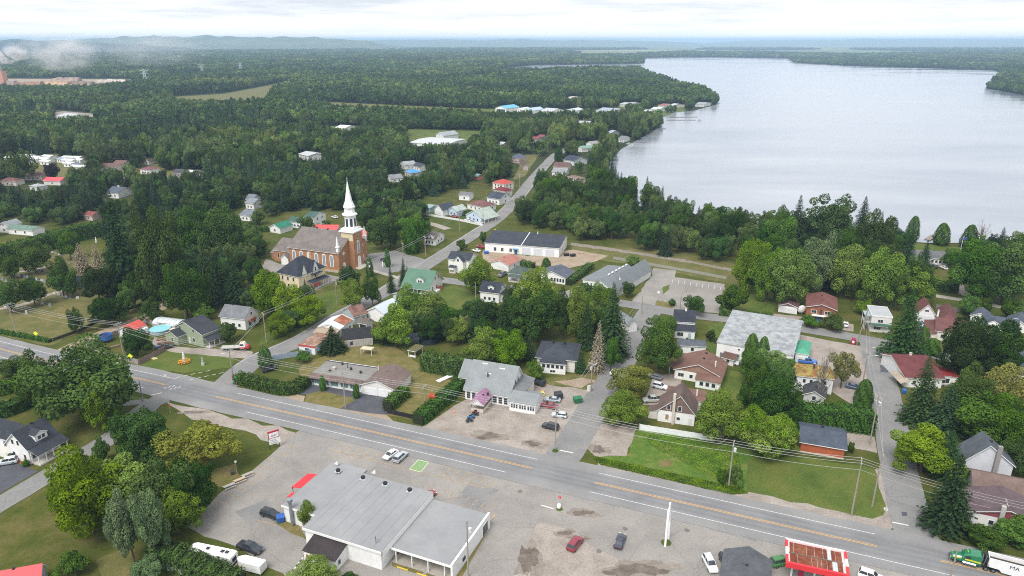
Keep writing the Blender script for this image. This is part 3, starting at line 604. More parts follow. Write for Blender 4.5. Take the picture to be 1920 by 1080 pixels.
KIND_TEXT = {'d': ('maple_tree', 'green broadleaf tree'), 'm': ('dark_maple_tree', 'dense dark broadleaf tree'), 'b': ('broadleaf_tree', 'bright yellow-green broadleaf tree'), 'w': ('poplar_tree', 'grey-green poplar'),
             'y': ('olive_tree', 'thin olive-coloured tree'), 's': ('shrub', 'low rounded green shrub'), 'p': ('pine_tree', 'ragged tall pine'), 'r': ('plum_tree', 'dark purple plum tree'), 'k': ('spruce_tree', 'dark pointed spruce'),
             'g': ('dead_spruce', 'dead grey spruce'), 'c': ('cedar_tree', 'narrow clipped-looking cedar'), 'n': ('bare_tree', 'leafless grey tree')}
TREES = []; trg = random.Random(99)
def put_tree(kind, x, y, rw, h, clear, zrad=None):
    """rw crown radius, h total height, clear = bare trunk below the crown"""
    root = bpy.data.objects.new(KIND_TEXT[kind][0], None); COL.objects.link(root); root.location = (x, y, 0); root.empty_display_size = .3
    root.rotation_euler = (trg.uniform(-.04, .04), trg.uniform(-.04, .04), trg.uniform(0, 6.28)); root.scale = (trg.uniform(.9, 1.12), trg.uniform(.9, 1.12), 1)
    cme = trg.choice(CROWNS[kind])
    if kind in 'kgc':
        c = link('crown', cme, root, (0, 0, clear)); c.scale = (rw, rw, (h - clear) / 4.0)
        t = link('trunk', TRUNK_K, root); t.scale = (min(rw, 3) , min(rw, 3), h * .97)
    else:
        rv = (h - clear) / 2; c = link('crown', cme, root, (0, 0, clear + rv)); c.scale = (rw, rw, rv)
        t = link('trunk', trg.choice(TRUNKS), root); t.scale = (rw, rw, h * .92)
    TREES.append((root, kind, x, y, rw, h)); return root
def tree_box(kind, x0, y0, x1, y1, clear=None):
    """a tree whose crown fills a box of the picture: solve for real place, spread and height"""
    uc, vc = (x0 + x1) / 2, (y0 + y1) / 2; wpx, hpx = x1 - x0, y1 - y0
    if kind in 'kgc':
        d = slant(uc, y1); rw = wpx / 2 * d / FOC
        for _ in range(5):
            phi = math.asin(min(.95, CAM_H / d)); vb = y1 - rw * math.sin(phi) * FOC / d * .85
            d = slant(uc, vb); rw = wpx / 2 * d / FOC; h = (vb - y0) * d / (FOC * math.cos(phi))
        g = G(uc, vb); return put_tree(kind, g.x, g.y, rw, max(h, rw * 1.2), .1 if kind == 'c' else .4)
    cl = (0.15 if kind == 's' else .45) if clear is None else clear
    hc = 4.0
    for _ in range(8):
        g = G(uc, vc, hc); d = (g - Vector((0, 0, CAM_H))).length; phi = math.asin((CAM_H - hc) / d)
        rw = wpx / 2 * d / FOC; A = hpx / 2 * d / FOC
        rv = math.sqrt(max(A * A - (rw * math.sin(phi)) ** 2, (.45 * rw) ** 2)) / math.cos(phi); rv = min(rv, rw * 2.6)
        hc = cl * min(1, rv / 3) + rv
    return put_tree(kind, g.x, g.y, rw * 1.03, hc + rv, hc - rv)

NEAR = """
d 85 655 240 786|d 40 675 104 765|b 155 718 216 802|m 225 766 313 860|d 212 780 242 832|y 318 788 438 884|s 174 822 203 866|s 130 845 160 882
b 103 862 212 992|b 180 862 292 965|d 255 868 350 972|m 310 866 396 962|b 285 922 370 998|w 208 930 268 1050|w 250 926 312 1048|b 548 1062 628 1100|s 640 1070 666 1092|w 245 1046 302 1092
s 115 1034 160 1076|b 560 944 589 986|d 108 435 146 482|d 38 458 84 508|d 92 490 131 548|d 103 507 140 552|d 0 482 33 517|d 38 524 82 568|d -4 528 33 580|m 168 560 226 608|d 130 583 153 622|d 224 540 250 584
d 267 563 301 600|m 308 496 379 592|m 156 504 207 562|d 233 520 266 572|c 264 528 286 566|c 282 525 308 566|k 200 385 270 560|p 252 398 330 565|p 290 390 342 545|g 140 462 176 514|g 172 464 206 518|k 204 470 256 548
k 368 455 421 582|k 414 498 474 578|k 380 478 440 565|d 330 395 402 482|d 385 392 452 482|k 352 388 396 476|b 474 512 536 592|b 508 535 566 598|b 542 555 606 607|b 502 588 548 630|k 566 524 583 558|s 360 570 400 600
s 408 604 448 640|m 632 500 674 546|b 638 524 686 580|d 682 520 713 572|k 723 498 746 552|k 745 482 768 540|k 758 498 773 532|c 722 466 734 502|c 687 484 701 520|d 690 404 740 468|d 714 418 748 462|d 742 402 804 464
c 758 416 789 478|k 727 390 751 420|s 603 412 622 434|b 770 548 842 622|b 744 540 792 602|b 704 573 776 650|k 700 594 750 648|b 838 597 878 644|b 866 616 942 692|b 918 620 986 692|k 862 565 930 645|k 922 545 968 640
b 865 488 926 550|b 972 510 1046 592|p 958 545 1052 642|d 1038 548 1078 632|b 1064 545 1112 642|k 1108 535 1188 684|b 1102 538 1152 602|k 1076 560 1120 660|g 1096 603 1140 706|d 1132 636 1160 694|k 978 628 1012 684|b 984 678 1022 714|k 1076 660 1102 704
d 1198 612 1274 700|d 1214 592 1272 645|y 1138 680 1224 748|b 1132 738 1207 798|s 1321 616 1344 640|c 1392 630 1420 688|c 1414 634 1440 690|c 1399 670 1429 714|b 1303 742 1400 824|b 1378 768 1442 834|b 1398 788 1484 854|n 1330 786 1372 834
d 1398 688 1444 772|d 1383 718 1416 768|m 1408 700 1490 792|n 1522 652 1568 748|y 1558 658 1606 724|c 1600 718 1632 768|k 1650 558 1728 684|c 1716 618 1738 660|c 1733 638 1758 668|m 1766 606 1852 708|m 1828 610 1914 706
k 1690 684 1758 804|k 1732 734 1808 824|k 1742 822 1806 906|k 1730 878 1814 1008|b 1682 806 1788 884|d 1788 700 1852 792|d 1798 738 1900 822|y 1850 688 1928 772|d 1868 758 1936 842|s 1812 985 1880 1022|s 1876 972 1936 1022|d 1893 828 1946 884
b 1418 782 1486 852|d 1436 402 1498 482|k 1468 372 1512 464|p 1522 372 1602 462|k 1594 374 1634 440|d 1608 408 1674 492|k 1674 438 1717 512|k 1714 458 1747 514|c 1696 411 1718 455|c 1750 424 1776 462|c 1800 428 1826 467|n 1818 420 1862 464
w 1508 440 1568 548|b 1378 455 1452 532|b 1438 478 1518 574|b 1558 472 1628 554|b 1616 478 1694 574|b 1686 508 1758 568|d 1798 455 1872 552|d 1850 458 1936 558|d 1818 500 1882 564|s 1798 553 1840 588|s 1830 558 1860 585|s 1876 563 1908 598|s 1898 568 1934 602
s 1504 590 1534 614|s 1546 588 1584 620|b 1606 566 1637 588|d 1282 554 1322 588|b 1376 456 1432 548|b 1414 468 1472 562|s 1345 535 1402 586|c 1015 483 1033 506|d 1166 528 1190 556|s 1070 535 1122 556|c 486 652 513 694|c 599 705 612 735|c 662 721 675 749
k 598 612 650 668|s 556 656 584 680|m 226 614 280 664|s 1250 560 1270 574|s 855 448 875 470|s 897 434 915 456|d 560 405 590 440|r 84 306 112 334|n 10 305 48 335|d 20 290 60 335|d 340 320 372 360|s 15 850 28 862|s 40 862 54 874|s 470 395 500 420
s 1440 520 1470 560|d 1770 470 1800 500|s 1590 830 1604 850|d 0 675 40 705|s 1366 868 1394 908|s 1340 880 1370 905|b 1175 480 1200 500"""
# ---------------------------------------------------------------- the woods
def inside(poly, u, v):
    r = np.zeros(u.shape, bool); n = len(poly)
    for i in range(n):
        (x1, y1), (x2, y2) = poly[i], poly[(i + 1) % n]
        if y1 == y2: continue
        r ^= ((y1 > v) != (y2 > v)) & (u < (x2 - x1) * (v - y1) / (y2 - y1) + x1)
    return r
WOODS = [
    [(-700, 430), (-60, 412), (30, 405), (200, 392), (430, 398), (470, 418), (520, 405), (560, 392), (640, 398), (690, 402), (750, 390), (800, 372), (880, 350), (940, 330), (985, 305), (1040, 282),
     (1062, 272), (1130, 262), (1146, 300), (1165, 280), (1212, 254), (1240, 236), (1236, 224), (1262, 212), (1342, 197), (1700, 140), (2700, 140), (2700, 92), (-900, 92)],
    [(985, 400), (1008, 350), (1060, 345), (1130, 335), (1150, 356), (1200, 390), (1300, 420), (1400, 438), (1480, 449), (1690, 456), (1700, 470), (1670, 500), (1690, 545), (1755, 556), (1740, 575), (1560, 548), (1470, 560), (1440, 540), (1392, 503), (1290, 486), (1180, 468), (1078, 452), (1000, 432), (955, 420)],
    [(1075, 330), (1090, 300), (1120, 275), (1146, 300), (1132, 330)],
    [(1838, 462), (2300, 452), (2300, 560), (1870, 556), (1820, 505)], [(195, 398), (440, 400), (500, 450), (478, 520), (420, 560), (330, 570), (215, 545)], [(880, 600), (1000, 560), (1110, 560), (1180, 600), (1165, 650), (1100, 660), (1000, 690), (900, 690), (850, 650)], [(640, 395), (760, 395), (830, 412), (790, 440), (720, 450), (680, 430)], [(420, 560), (520, 520), (560, 560), (600, 600), (520, 640), (480, 600)],
    [(700, 600), (760, 560), (850, 590), (860, 640), (760, 650)], [(-60, 400), (200, 385), (200, 412), (60, 440), (-60, 455)], [(1048, 288), (1130, 262), (1146, 300), (1132, 335), (1060, 345), (1012, 350), (1022, 328)], [(880, 345), (985, 300), (1000, 318), (960, 360)], [(1780, 700), (1930, 690), (1930, 860), (1800, 830)], [(1385, 640), (1440, 640), (1500, 760), (1400, 790)], [(1850, 166), (1862, 154), (1884, 137), (2700, 137), (2700, 330), (2150, 216), (1925, 181)]]
OPEN = [[(322, 180), (420, 174), (505, 158), (548, 150), (550, 160), (512, 176), (500, 198), (420, 203), (330, 205)], [(612, 191), (872, 203), (872, 221), (612, 209)], [(872, 203), (1160, 208), (1160, 224), (930, 226), (872, 221)],
        [(470, 232), (700, 237), (700, 252), (560, 250), (475, 246)], [(755, 242), (910, 245), (905, 276), (765, 288)], [(40, 306), (130, 306), (150, 320), (130, 338), (60, 334)], [(240, 322), (345, 320), (335, 346), (250, 348)], [(-80, 145), (245, 147), (258, 160), (170, 170), (-80, 170)],
        [(105, 205), (182, 212), (180, 236), (95, 232)], [(960, 288), (1012, 288), (990, 345), (955, 350)], LAKE]
# sight lines kept open: (u0, v0, u1, v1) of things seen between the trees
SIGHT = []
def sight(*r): SIGHT.append(r)
for r in [(1000, 300, 1035, 335), (975, 335, 1005, 370)]: sight(*r)
def make_forest():
    rng = np.random.default_rng(2024); P = []
    bands = [(180, 620, 6.0), (620, 1200, 6.6)]; d = 1200
    while d < 7600: d2 = d * 1.18; bands.append((d, d2, d * .0055)); d = d2
    for d0, d1, s in bands:
        hw_ = d1 * .86
        xs = np.arange(-hw_, hw_, s); ys = np.arange(d0, d1, s); X, Y = np.meshgrid(xs, ys); X = X.ravel(); Y = Y.ravel()
        X = X + rng.uniform(-.45, .45, X.shape) * s; Y = Y + rng.uniform(-.45, .45, Y.shape) * s
        k = np.abs(X) < Y * .80 + 60; X, Y = X[k], Y[k]; P.append(np.stack([X, Y, np.full(X.shape, s)], 1))
    P = np.vstack(P); X, Y, S = P.T
    c = Y * CP + CAM_H * SP; U = 960 + FOC * X / c; V = 540 + FOC * (-Y * SP + CAM_H * CP) / c
    keep = np.zeros(len(P), bool)
    for w in WOODS: keep |= inside(w, U, V)
    for o in OPEN: keep &= ~inside(o, U, V)
    # stands differ: low-frequency fields choose the kind and the height
    def field(fx, fy, ph): return np.sin(X * fx + ph + 1.7 * np.sin(Y * fy * .7 + ph)) * np.cos(Y * fy + ph * 2 + 1.3 * np.sin(X * fx * .6))
    f1 = field(.011, .008, .4) + .6 * field(.031, .027, 2.) + rng.normal(size=len(X)) * .55; f2 = field(.006, .005, 1.1) + rng.normal(size=len(X)) * .25
    con = f1 > .5
    H = np.where(con, rng.uniform(9, 17.5, len(X)), rng.uniform(9, 15.5, len(X))) * (1 + .14 * f2); H = np.clip(H, 6, 20)
    H = np.where(inside(WOODS[1], U, V), H * 1.32, H); H *= np.clip(1 + (S - 6) * .016, 1, 1.4)
    tp = H * FOC / np.hypot(Y, CAM_H) * .95; rp = S * .55 * FOC / np.hypot(Y, CAM_H)
    ff = np.sin(X * .0011 + 1.2 * np.sin(Y * .0006)) + np.sin(Y * .0019 + X * .0005 + .7) + .7 * np.sin(X * .0031 - Y * .0012); keep &= ~((Y > 4700) & (ff > .1))
    for u0, v0, u1, v1 in SIGHT: keep &= ~((U > u0 - rp * .6) & (U < u1 + rp * .6) & (V > v0) & (V - tp < v0 + np.where(V < 262, .3, .5) * (v1 - v0)))
    for bx, by, br in FOOT: keep &= np.hypot(X - bx, Y - by) > br + 2.5
    k2 = np.where(keep & (V > 280))[0]
    for ln in (st_church, st_mid, st_back, st_right, st_cem, hw):
        for p in ln[::2]: keep[k2] &= np.hypot(X[k2] - p.x, Y[k2] - p.y) > 8.5
    keep &= ~((V > 395) & (rng.uniform(size=len(X)) < .45)); H = np.where(V > 395, H * .82, H)
    X, Y, S, H, con, U, V, f1, f2 = [a[keep] for a in (X, Y, S, H, con, U, V, f1, f2)]
    return X, Y, S, H, con, U, V, f1, f2, rng
def low(name, kind, seed, mat):
    return conifer(name, seed, mat, 14, 4.0, .28, 4.5) if kind == 'k' else broadleaf(name, seed, mat, 900, .17, 18, .62, (.26, .42))
def build_forest():
    X, Y, S, H, con, U, V, f1, f2, rng = make_forest(); n = len(X)
    kind = np.where(con, np.where(rng.uniform(size=n) < .8, 0, 1), np.where(f2 + rng.normal(size=n) * .3 > .35, 4, np.where(rng.uniform(size=n) < .55, 2, 3)))  # 0,1 spruce/pine, 2,3,4 leaf
    rad = S * np.where(con, rng.uniform(.48, .7, n), rng.uniform(.56, .86, n))
    big = np.argsort(-H / np.hypot(Y, CAM_H) * ((np.abs(U - 960) < 1000)))[:max(0, 300 - len(TREES))]
    for i in big:
        k = {0: 'k', 1: 'p', 2: 'm', 3: 'd', 4: 'd'}[int(kind[i])]
        put_tree(k, float(X[i]), float(Y[i]), float(rad[i]) * 1.12, float(H[i]), .5 if k == 'k' else float(H[i]) * .14)
    m_ = np.ones(n, bool); m_[big] = False
    near = np.hypot(X, Y) < 900
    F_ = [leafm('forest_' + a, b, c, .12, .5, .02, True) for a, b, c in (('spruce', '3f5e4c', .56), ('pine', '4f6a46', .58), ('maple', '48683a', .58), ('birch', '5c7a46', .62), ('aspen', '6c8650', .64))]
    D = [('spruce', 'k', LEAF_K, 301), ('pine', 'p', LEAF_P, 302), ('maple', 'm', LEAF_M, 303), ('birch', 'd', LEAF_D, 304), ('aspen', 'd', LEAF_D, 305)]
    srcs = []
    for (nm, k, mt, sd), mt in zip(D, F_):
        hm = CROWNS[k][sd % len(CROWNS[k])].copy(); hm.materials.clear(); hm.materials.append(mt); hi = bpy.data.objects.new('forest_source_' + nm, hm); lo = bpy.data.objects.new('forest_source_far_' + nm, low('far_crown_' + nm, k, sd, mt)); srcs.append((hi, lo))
    for fam, ids, label in (('conifer_forest', (0, 1), 'dark pointed spruces and pines massed in the woods stretching to the horizon'), ('broadleaf_forest', (2, 3, 4), 'rounded green broadleaf trees massed in the woods stretching to the horizon')):
        sel = m_ & np.isin(kind, ids); me = bpy.data.meshes.new(fam); k_ = int(sel.sum())
        x, y, s, h, kd, r, nr = X[sel], Y[sel], S[sel], H[sel], kind[sel], rad[sel], near[sel]
        spr = kd == 0
        co = np.stack([x, y, np.where(spr, .3, h * .55)], 1); scl = np.stack([r, r, np.where(spr, h / 4.0, h * .46)], 1)
        me.vertices.add(k_); me.vertices.foreach_set('co', co.astype(np.float32).ravel())
        for nm, ty, dat in (('kind', 'INT', kd * 2 + (~nr)), ('rot', 'FLOAT_VECTOR', np.stack([rng.uniform(-.05, .05, k_), rng.uniform(-.05, .05, k_), rng.uniform(0, 6.28, k_)], 1)), ('scl', 'FLOAT_VECTOR', scl)):
            a = me.attributes.new(nm, ty, 'POINT')
            if ty == 'INT': a.data.foreach_set('value', dat.astype(np.int32))
            else: a.data.foreach_set('vector', dat.astype(np.float32).ravel())
        o = link(fam, me); o['kind'] = 'stuff'; tag(o, label, 'forest')
        ng = bpy.data.node_groups.new(fam, 'GeometryNodeTree'); ng.interface.new_socket('Geometry', in_out='INPUT', socket_type='NodeSocketGeometry'); ng.interface.new_socket('Geometry', in_out='OUTPUT', socket_type='NodeSocketGeometry')
        gi = ng.nodes.new('NodeGroupInput'); go = ng.nodes.new('NodeGroupOutput'); jn = ng.nodes.new('GeometryNodeJoinGeometry')
        def attr(nm, ty):
            a = ng.nodes.new('GeometryNodeInputNamedAttribute'); a.data_type = ty; a.inputs['Name'].default_value = nm; return [q for q in a.outputs if q.enabled and q.name == 'Attribute'][0]
        for i in ids:
            for f in (0, 1):
                ob = ng.nodes.new('GeometryNodeObjectInfo'); ob.inputs['Object'].default_value = srcs[i][f]; ob.inputs['As Instance'].default_value = True
                ip = ng.nodes.new('GeometryNodeInstanceOnPoints'); cmp = ng.nodes.new('FunctionNodeCompare'); cmp.data_type = 'INT'; cmp.operation = 'EQUAL'
                ins = [q for q in cmp.inputs if q.enabled]; ng.links.new(attr('kind', 'INT'), ins[0]); ins[1].default_value = i * 2 + f
                ng.links.new(cmp.outputs[0], ip.inputs['Selection']); ng.links.new(gi.outputs[0], ip.inputs['Points']); ng.links.new(ob.outputs['Geometry'], ip.inputs['Instance'])
                e2r = ng.nodes.new('FunctionNodeEulerToRotation'); ng.links.new(attr('rot', 'FLOAT_VECTOR'), e2r.inputs[0]); ng.links.new(e2r.outputs[0], ip.inputs['Rotation'])
                ng.links.new(attr('scl', 'FLOAT_VECTOR'), ip.inputs['Scale']); ng.links.new(ip.outputs[0], jn.inputs[0])
        ng.links.new(jn.outputs[0], go.inputs[0]); md = o.modifiers.new('scatter', 'NODES'); md.node_group = ng
    print('forest trees', n)
# ---------------------------------------------------------------- building toolkit
FOOT = []
TRIM = plain('f2f2f0', .5, .85, .06)
class Bld:
    """a building with a local frame: x along its near wall (left to right), y into its depth, origin at the near left corner"""
    def __init__(s, name, label, cat, a, b, c, z, group=None, mark=None):
        A, B, C_ = G(*a, z), G(*b, z), G(*c, z); u = (B - A); u.z = 0; s.L = u.length; u.normalize(); n = Vector((-u.y, u.x, 0))
        s.D = (C_ - B).dot(n)
        if s.D < 0: print('!! depth negative', label, s.D); s.D = abs(s.D)
        s.A, s.u, s.n = Vector((A.x, A.y, 0)), u, n; s.o = empty(name, label, cat, s.A, math.atan2(u.y, u.x), group); s.trim = TRIM; s.frame = (0, s.L, 0, s.D)
        ct = s.A + u * s.L / 2 + n * s.D / 2; FOOT.append((ct.x, ct.y, math.hypot(s.L, s.D) / 2))
        pu, pv = zip(*[proj(s.A + u * x + n * y + Vector((0, 0, h))) for x in (0, s.L) for y in (0, s.D) for h in (0, z)]); sight(min(pu), min(pv), max(pu), max(pv))
        if mark: LANDMARKS.append((mark, ct.x, ct.y))
    def loc(s, u, v, z=0.0):
        p = G(u, v, z) - s.A; return p.dot(s.u), p.dot(s.n)
    def part(s, name, mb, mat, parent=None, smooth=False): return mb.obj(name, mat, parent or s.o, smooth=smooth)
    def box(s, name, x0, x1, y0, y1, z0, z1, mat, parent=None): return s.part(name, MB().box(x0, x1, y0, y1, z0, z1), mat, parent)
    def gable(s, fr, eave, ridge, axis, wall, roof, over=.4, z0=0.0, rc=.5, names=('wall', 'roof'), t=.12, trim=True, gmat=None):
        """walls with two gable ends and a two-slope roof; axis = direction of the ridge; rc = ridge position across"""
        x0, x1, y0, y1 = fr
        if axis == 'x': f = lambda a, c, z: (x0 + a, y0 + c, z); L, W = x1 - x0, y1 - y0
        else: f = lambda a, c, z: (x1 - c, y0 + a, z); L, W = y1 - y0, x1 - x0
        cr = W * rc
        prof = [(0, z0), (W, z0), (W, eave), (cr, ridge), (0, eave)]
        w = s.part(names[0], MB().loft([[f(0, c, z) for c, z in prof], [f(L, c, z) for c, z in prof]]), wall)
        if gmat:   # differently clad gable ends, standing a little proud of the wall
            for a0, a1 in ((-.03, .02), (L - .02, L + .03)):
                tri = [(.05, eave), (W - .05, eave), (cr, ridge - .05)]; s.part('gable_panel', MB().loft([[f(a0, c, z) for c, z in tri], [f(a1, c, z) for c, z in tri]]), gmat, w)
        s1, s2 = (ridge - eave) / cr, (ridge - eave) / (W - cr)
        def chev(o, up, th):
            e1, e2 = eave - o * s1 + up, eave - o * s2 + up
            return [(-o, e1), (-o, e1 - th), (cr, ridge + up - th), (W + o, e2 - th), (W + o, e2), (cr, ridge + up)]
        def solid(o, up, th):
            r = chev(o, up, th); m = MB(); R0, R1 = [f(-o, c, z) for c, z in r], [f(L + o, c, z) for c, z in r]
            return m.add(R0 + R1, [(0, 6, 7, 1), (1, 7, 8, 2), (2, 8, 9, 3), (3, 9, 10, 4), (4, 10, 11, 5), (5, 11, 6, 0), (0, 1, 2, 5), (5, 2, 3, 4), (6, 11, 8, 7), (11, 10, 9, 8)])
        r = s.part(names[1], solid(over, .25 + t, t), roof)
        if trim: s.part('fascia', solid(over - .025, .248, .235), s.trim, r)
        return w, r
    def hip(s, fr, eave, ridge, wall, roof, over=.45, z0=0.0, inset=None, names=('wall', 'roof'), trim=True):
        x0, x1, y0, y1 = fr; w = s.box(names[0], x0, x1, y0, y1, z0, eave, wall) if wall else None
        X0, X1, Y0, Y1 = x0 - over, x1 + over, y0 - over, y1 + over; L, W = X1 - X0, Y1 - Y0; i = min(L, W) / 2 if inset is None else inset; e = eave + .22
        rd = [(X0 + i, (Y0 + Y1) / 2), (X1 - i, (Y0 + Y1) / 2)] if L >= W else [((X0 + X1) / 2, Y0 + i), ((X0 + X1) / 2, Y1 - i)]
        m = MB(); vs = [(X0, Y0, e), (X1, Y0, e), (X1, Y1, e), (X0, Y1, e), (*rd[0], ridge), (*rd[1], ridge)]
        m.add(vs, [(0, 1, 5, 4), (1, 2, 5), (2, 3, 4, 5), (3, 0, 4), (3, 2, 1, 0)] if L >= W else [(0, 1, 4), (1, 2, 5, 4), (2, 3, 5), (3, 0, 4, 5), (3, 2, 1, 0)])
        r = s.part(names[1], m, roof)
        if trim: s.part('fascia', MB().box(X0 + .03, X1 - .03, Y0 + .03, Y1 - .03, eave + .02, e - .004), s.trim, r)
        return w, r
    def flat(s, fr, z, wall, roof, z0=0.0, par=.3, over=.1, names=('wall', 'roof')):
        x0, x1, y0, y1 = fr; w = s.box(names[0], x0, x1, y0, y1, z0, z - .12, wall); r = s.box(names[1], x0 - over + .12, x1 + over - .12, y0 - over + .12, y1 + over - .12, z - .118, z, roof)
        m = MB()
        for q in ((x0 - over, x1 + over, y0 - over, y0 - over + .118), (x0 - over, x1 + over, y1 + over - .118, y1 + over), (x0 - over, x0 - over + .118, y0 - over + .12, y1 + over - .12), (x1 + over - .118, x1 + over, y0 - over + .12, y1 + over - .12)): m.box(*q, z - .35, z + par)
        s.part('parapet', m, s.trim, r); return w, r
    def shed(s, fr, z_lo, z_hi, side, wall, roof, over=.3, z0=0.0, names=('wall', 'roof')):
        """single-slope roof, high on side ('f','b','l','r')"""
        x0, x1, y0, y1 = fr
        def hz(x, y):
            t = {'f': (y1 - y) / (y1 - y0), 'b': (y - y0) / (y1 - y0), 'l': (x1 - x) / (x1 - x0), 'r': (x - x0) / (x1 - x0)}[side]; return z_lo + (z_hi - z_lo) * t
        cs = [(x0, y0), (x1, y0), (x1, y1), (x0, y1)]; w = None
        if wall: w = s.part(names[0], MB().loft([[(x, y, z0) for x, y in cs], [(x, y, hz(x, y)) for x, y in cs]]), wall)
        co = [(x0 - over, y0 - over), (x1 + over, y0 - over), (x1 + over, y1 + over), (x0 - over, y1 + over)]
        r = s.part(names[1], MB().loft([[(x, y, hz(x, y) + .13) for x, y in co], [(x, y, hz(x, y) + .25) for x, y in co]]), roof)
        ci = [(x0 - over + .03, y0 - over + .03), (x1 + over - .03, y0 - over + .03), (x1 + over - .03, y1 + over - .03), (x0 - over + .03, y1 + over - .03)]
        s.part('fascia', MB().loft([[(x, y, hz(x, y) + .003) for x, y in ci], [(x, y, hz(x, y) + .127) for x, y in ci]]), s.trim, r); return w, r
    def on(s, face, fr, a0, a1, z0, z1, d0, d1):
        """box lying on a face: a along the face from its left end as seen from outside, d outward"""
        x0, x1, y0, y1 = fr
        if face == 'f': return MB().box(x0 + a0, x0 + a1, y0 - d1, y0 - d0, z0, z1)
        if face == 'b': return MB().box(x1 - a1, x1 - a0, y1 + d0, y1 + d1, z0, z1)
        if face == 'r': return MB().box(x1 + d0, x1 + d1, y0 + a0, y0 + a1, z0, z1)
        return MB().box(x0 - d1, x0 - d0, y1 - a1, y1 - a0, z0, z1)
    def win(s, face, a, z, w=1.0, h=1.2, fr=None, mat=None, n=None, trim=None):
        """window centred at a along the face, sill at z; n panes side by side"""
        fr = fr or s.frame; n = n or (2 if w > 1.3 else 1)
        f = s.part('window', s.on(face, fr, a - w / 2 - .09, a + w / 2 + .09, z - .09, z + h + .09, -.02, .05), trim or s.trim)
        pw = w / n
        for k in range(n): s.part('pane', s.on(face, fr, a - w / 2 + k * pw + .03, a - w / 2 + (k + 1) * pw - .03, z, z + h, .03, .062), mat or glassm(), f)
        return f
    def wins(s, face, n, z, w=1.0, h=1.2, fr=None, lo=.12, hi=.88, mat=None):
        fr_ = fr or s.frame; ln = (fr_[1] - fr_[0]) if face in 'fb' else (fr_[3] - fr_[2])
        for k in range(n): s.win(face, ln * (lo + (hi - lo) * ((k + .5) / n)), z, w, h, fr, mat)
    def door(s, face, a, w=.95, h=2.1, fr=None, mat=None, z=0.05):
        d = s.part('door', s.on(face, fr or s.frame, a - w / 2, a + w / 2, z, z + h, -.02, .06), mat or plain('d9d9d6', .5)); s.part('handle', s.on(face, fr or s.frame, a + w * .3, a + w * .38, z + .95, z + 1.1, .05, .12), plain('8a8a8a', .3, .6), d); return d
    def garage(s, face, a, w, h, fr=None, mat=None, rows=4, z=0.03):
        d = s.part('garage_door', s.on(face, fr or s.frame, a - w / 2 - .08, a + w / 2 + .08, z, z + h + .08, -.02, .03), s.trim)
        for k in range(rows): s.part('door_panel', s.on(face, fr or s.frame, a - w / 2, a + w / 2, z + k * h / rows + .02, z + (k + 1) * h / rows - .02, .01, .055), mat or plain('e4e5e6', .5), d)
        return d
    def chimney(s, x, y, z0, z1, w=.7, mat=None, parent=None):
        c = s.box('chimney', x - w / 2, x + w / 2, y - w / 2, y + w / 2, z0, z1, mat or brickm('a5603f'), parent); s.box('cap', x - w / 2 - .06, x + w / 2 + .06, y - w / 2 - .06, y + w / 2 + .06, z1 + .002, z1 + .14, plain('b9b4ac'), c) if not parent else None; return c
    def vent(s, x, y, z, parent, r=.22, h=.55, mat=None):
        return s.part('roof_vent', MB().lathe([(r, -.15), (r, h * .6), (r * 1.5, h * .62), (r * 1.4, h)], 9, (x, y, z)), mat or plain('26282b', .6, .9), parent)
    def dormer(s, cx, yf, yb, z0, ze, zr, w, wall, roof, face='f', wn=1):
        """gabled dormer looking out of the front slope (face f) or the right slope (face r)"""
        if face == 'f': fr, ax = (cx - w / 2, cx + w / 2, yf, yb), 'y'
        else: fr, ax = (yb, yf, cx - w / 2, cx + w / 2), 'x'
        s.gable(fr, ze, zr, ax, wall, roof, .2, z0, names=('dormer_wall', 'dormer_roof'), t=.08)
        for k in range(wn): s.win(face, w * (k + 1) / (wn + 1), z0 + (ze - z0) * .25, min(.8, w / (wn + 1.2)), (ze - z0) * .6, fr)
    def porch(s, fr, z_lo, z_hi, side, roof, posts, deck=.35, pm=None, rail=True):
        """roof on posts over a deck; posts = list of (x, y)"""
        pm = pm or s.trim; s.shed(fr, z_lo, z_hi, side, None, roof, .25, names=('', 'porch_roof')); x0, x1, y0, y1 = fr
        s.box('porch_deck', x0, x1, y0, y1, .02, deck, plain('b9b3aa', .8))
        for x, y in posts: s.box('porch_post', x - .09, x + .09, y - .09, y + .09, deck, z_lo + .12, pm)
def spread(a, b, n): return [a + (b - a) * k / (n - 1) for k in range(n)]

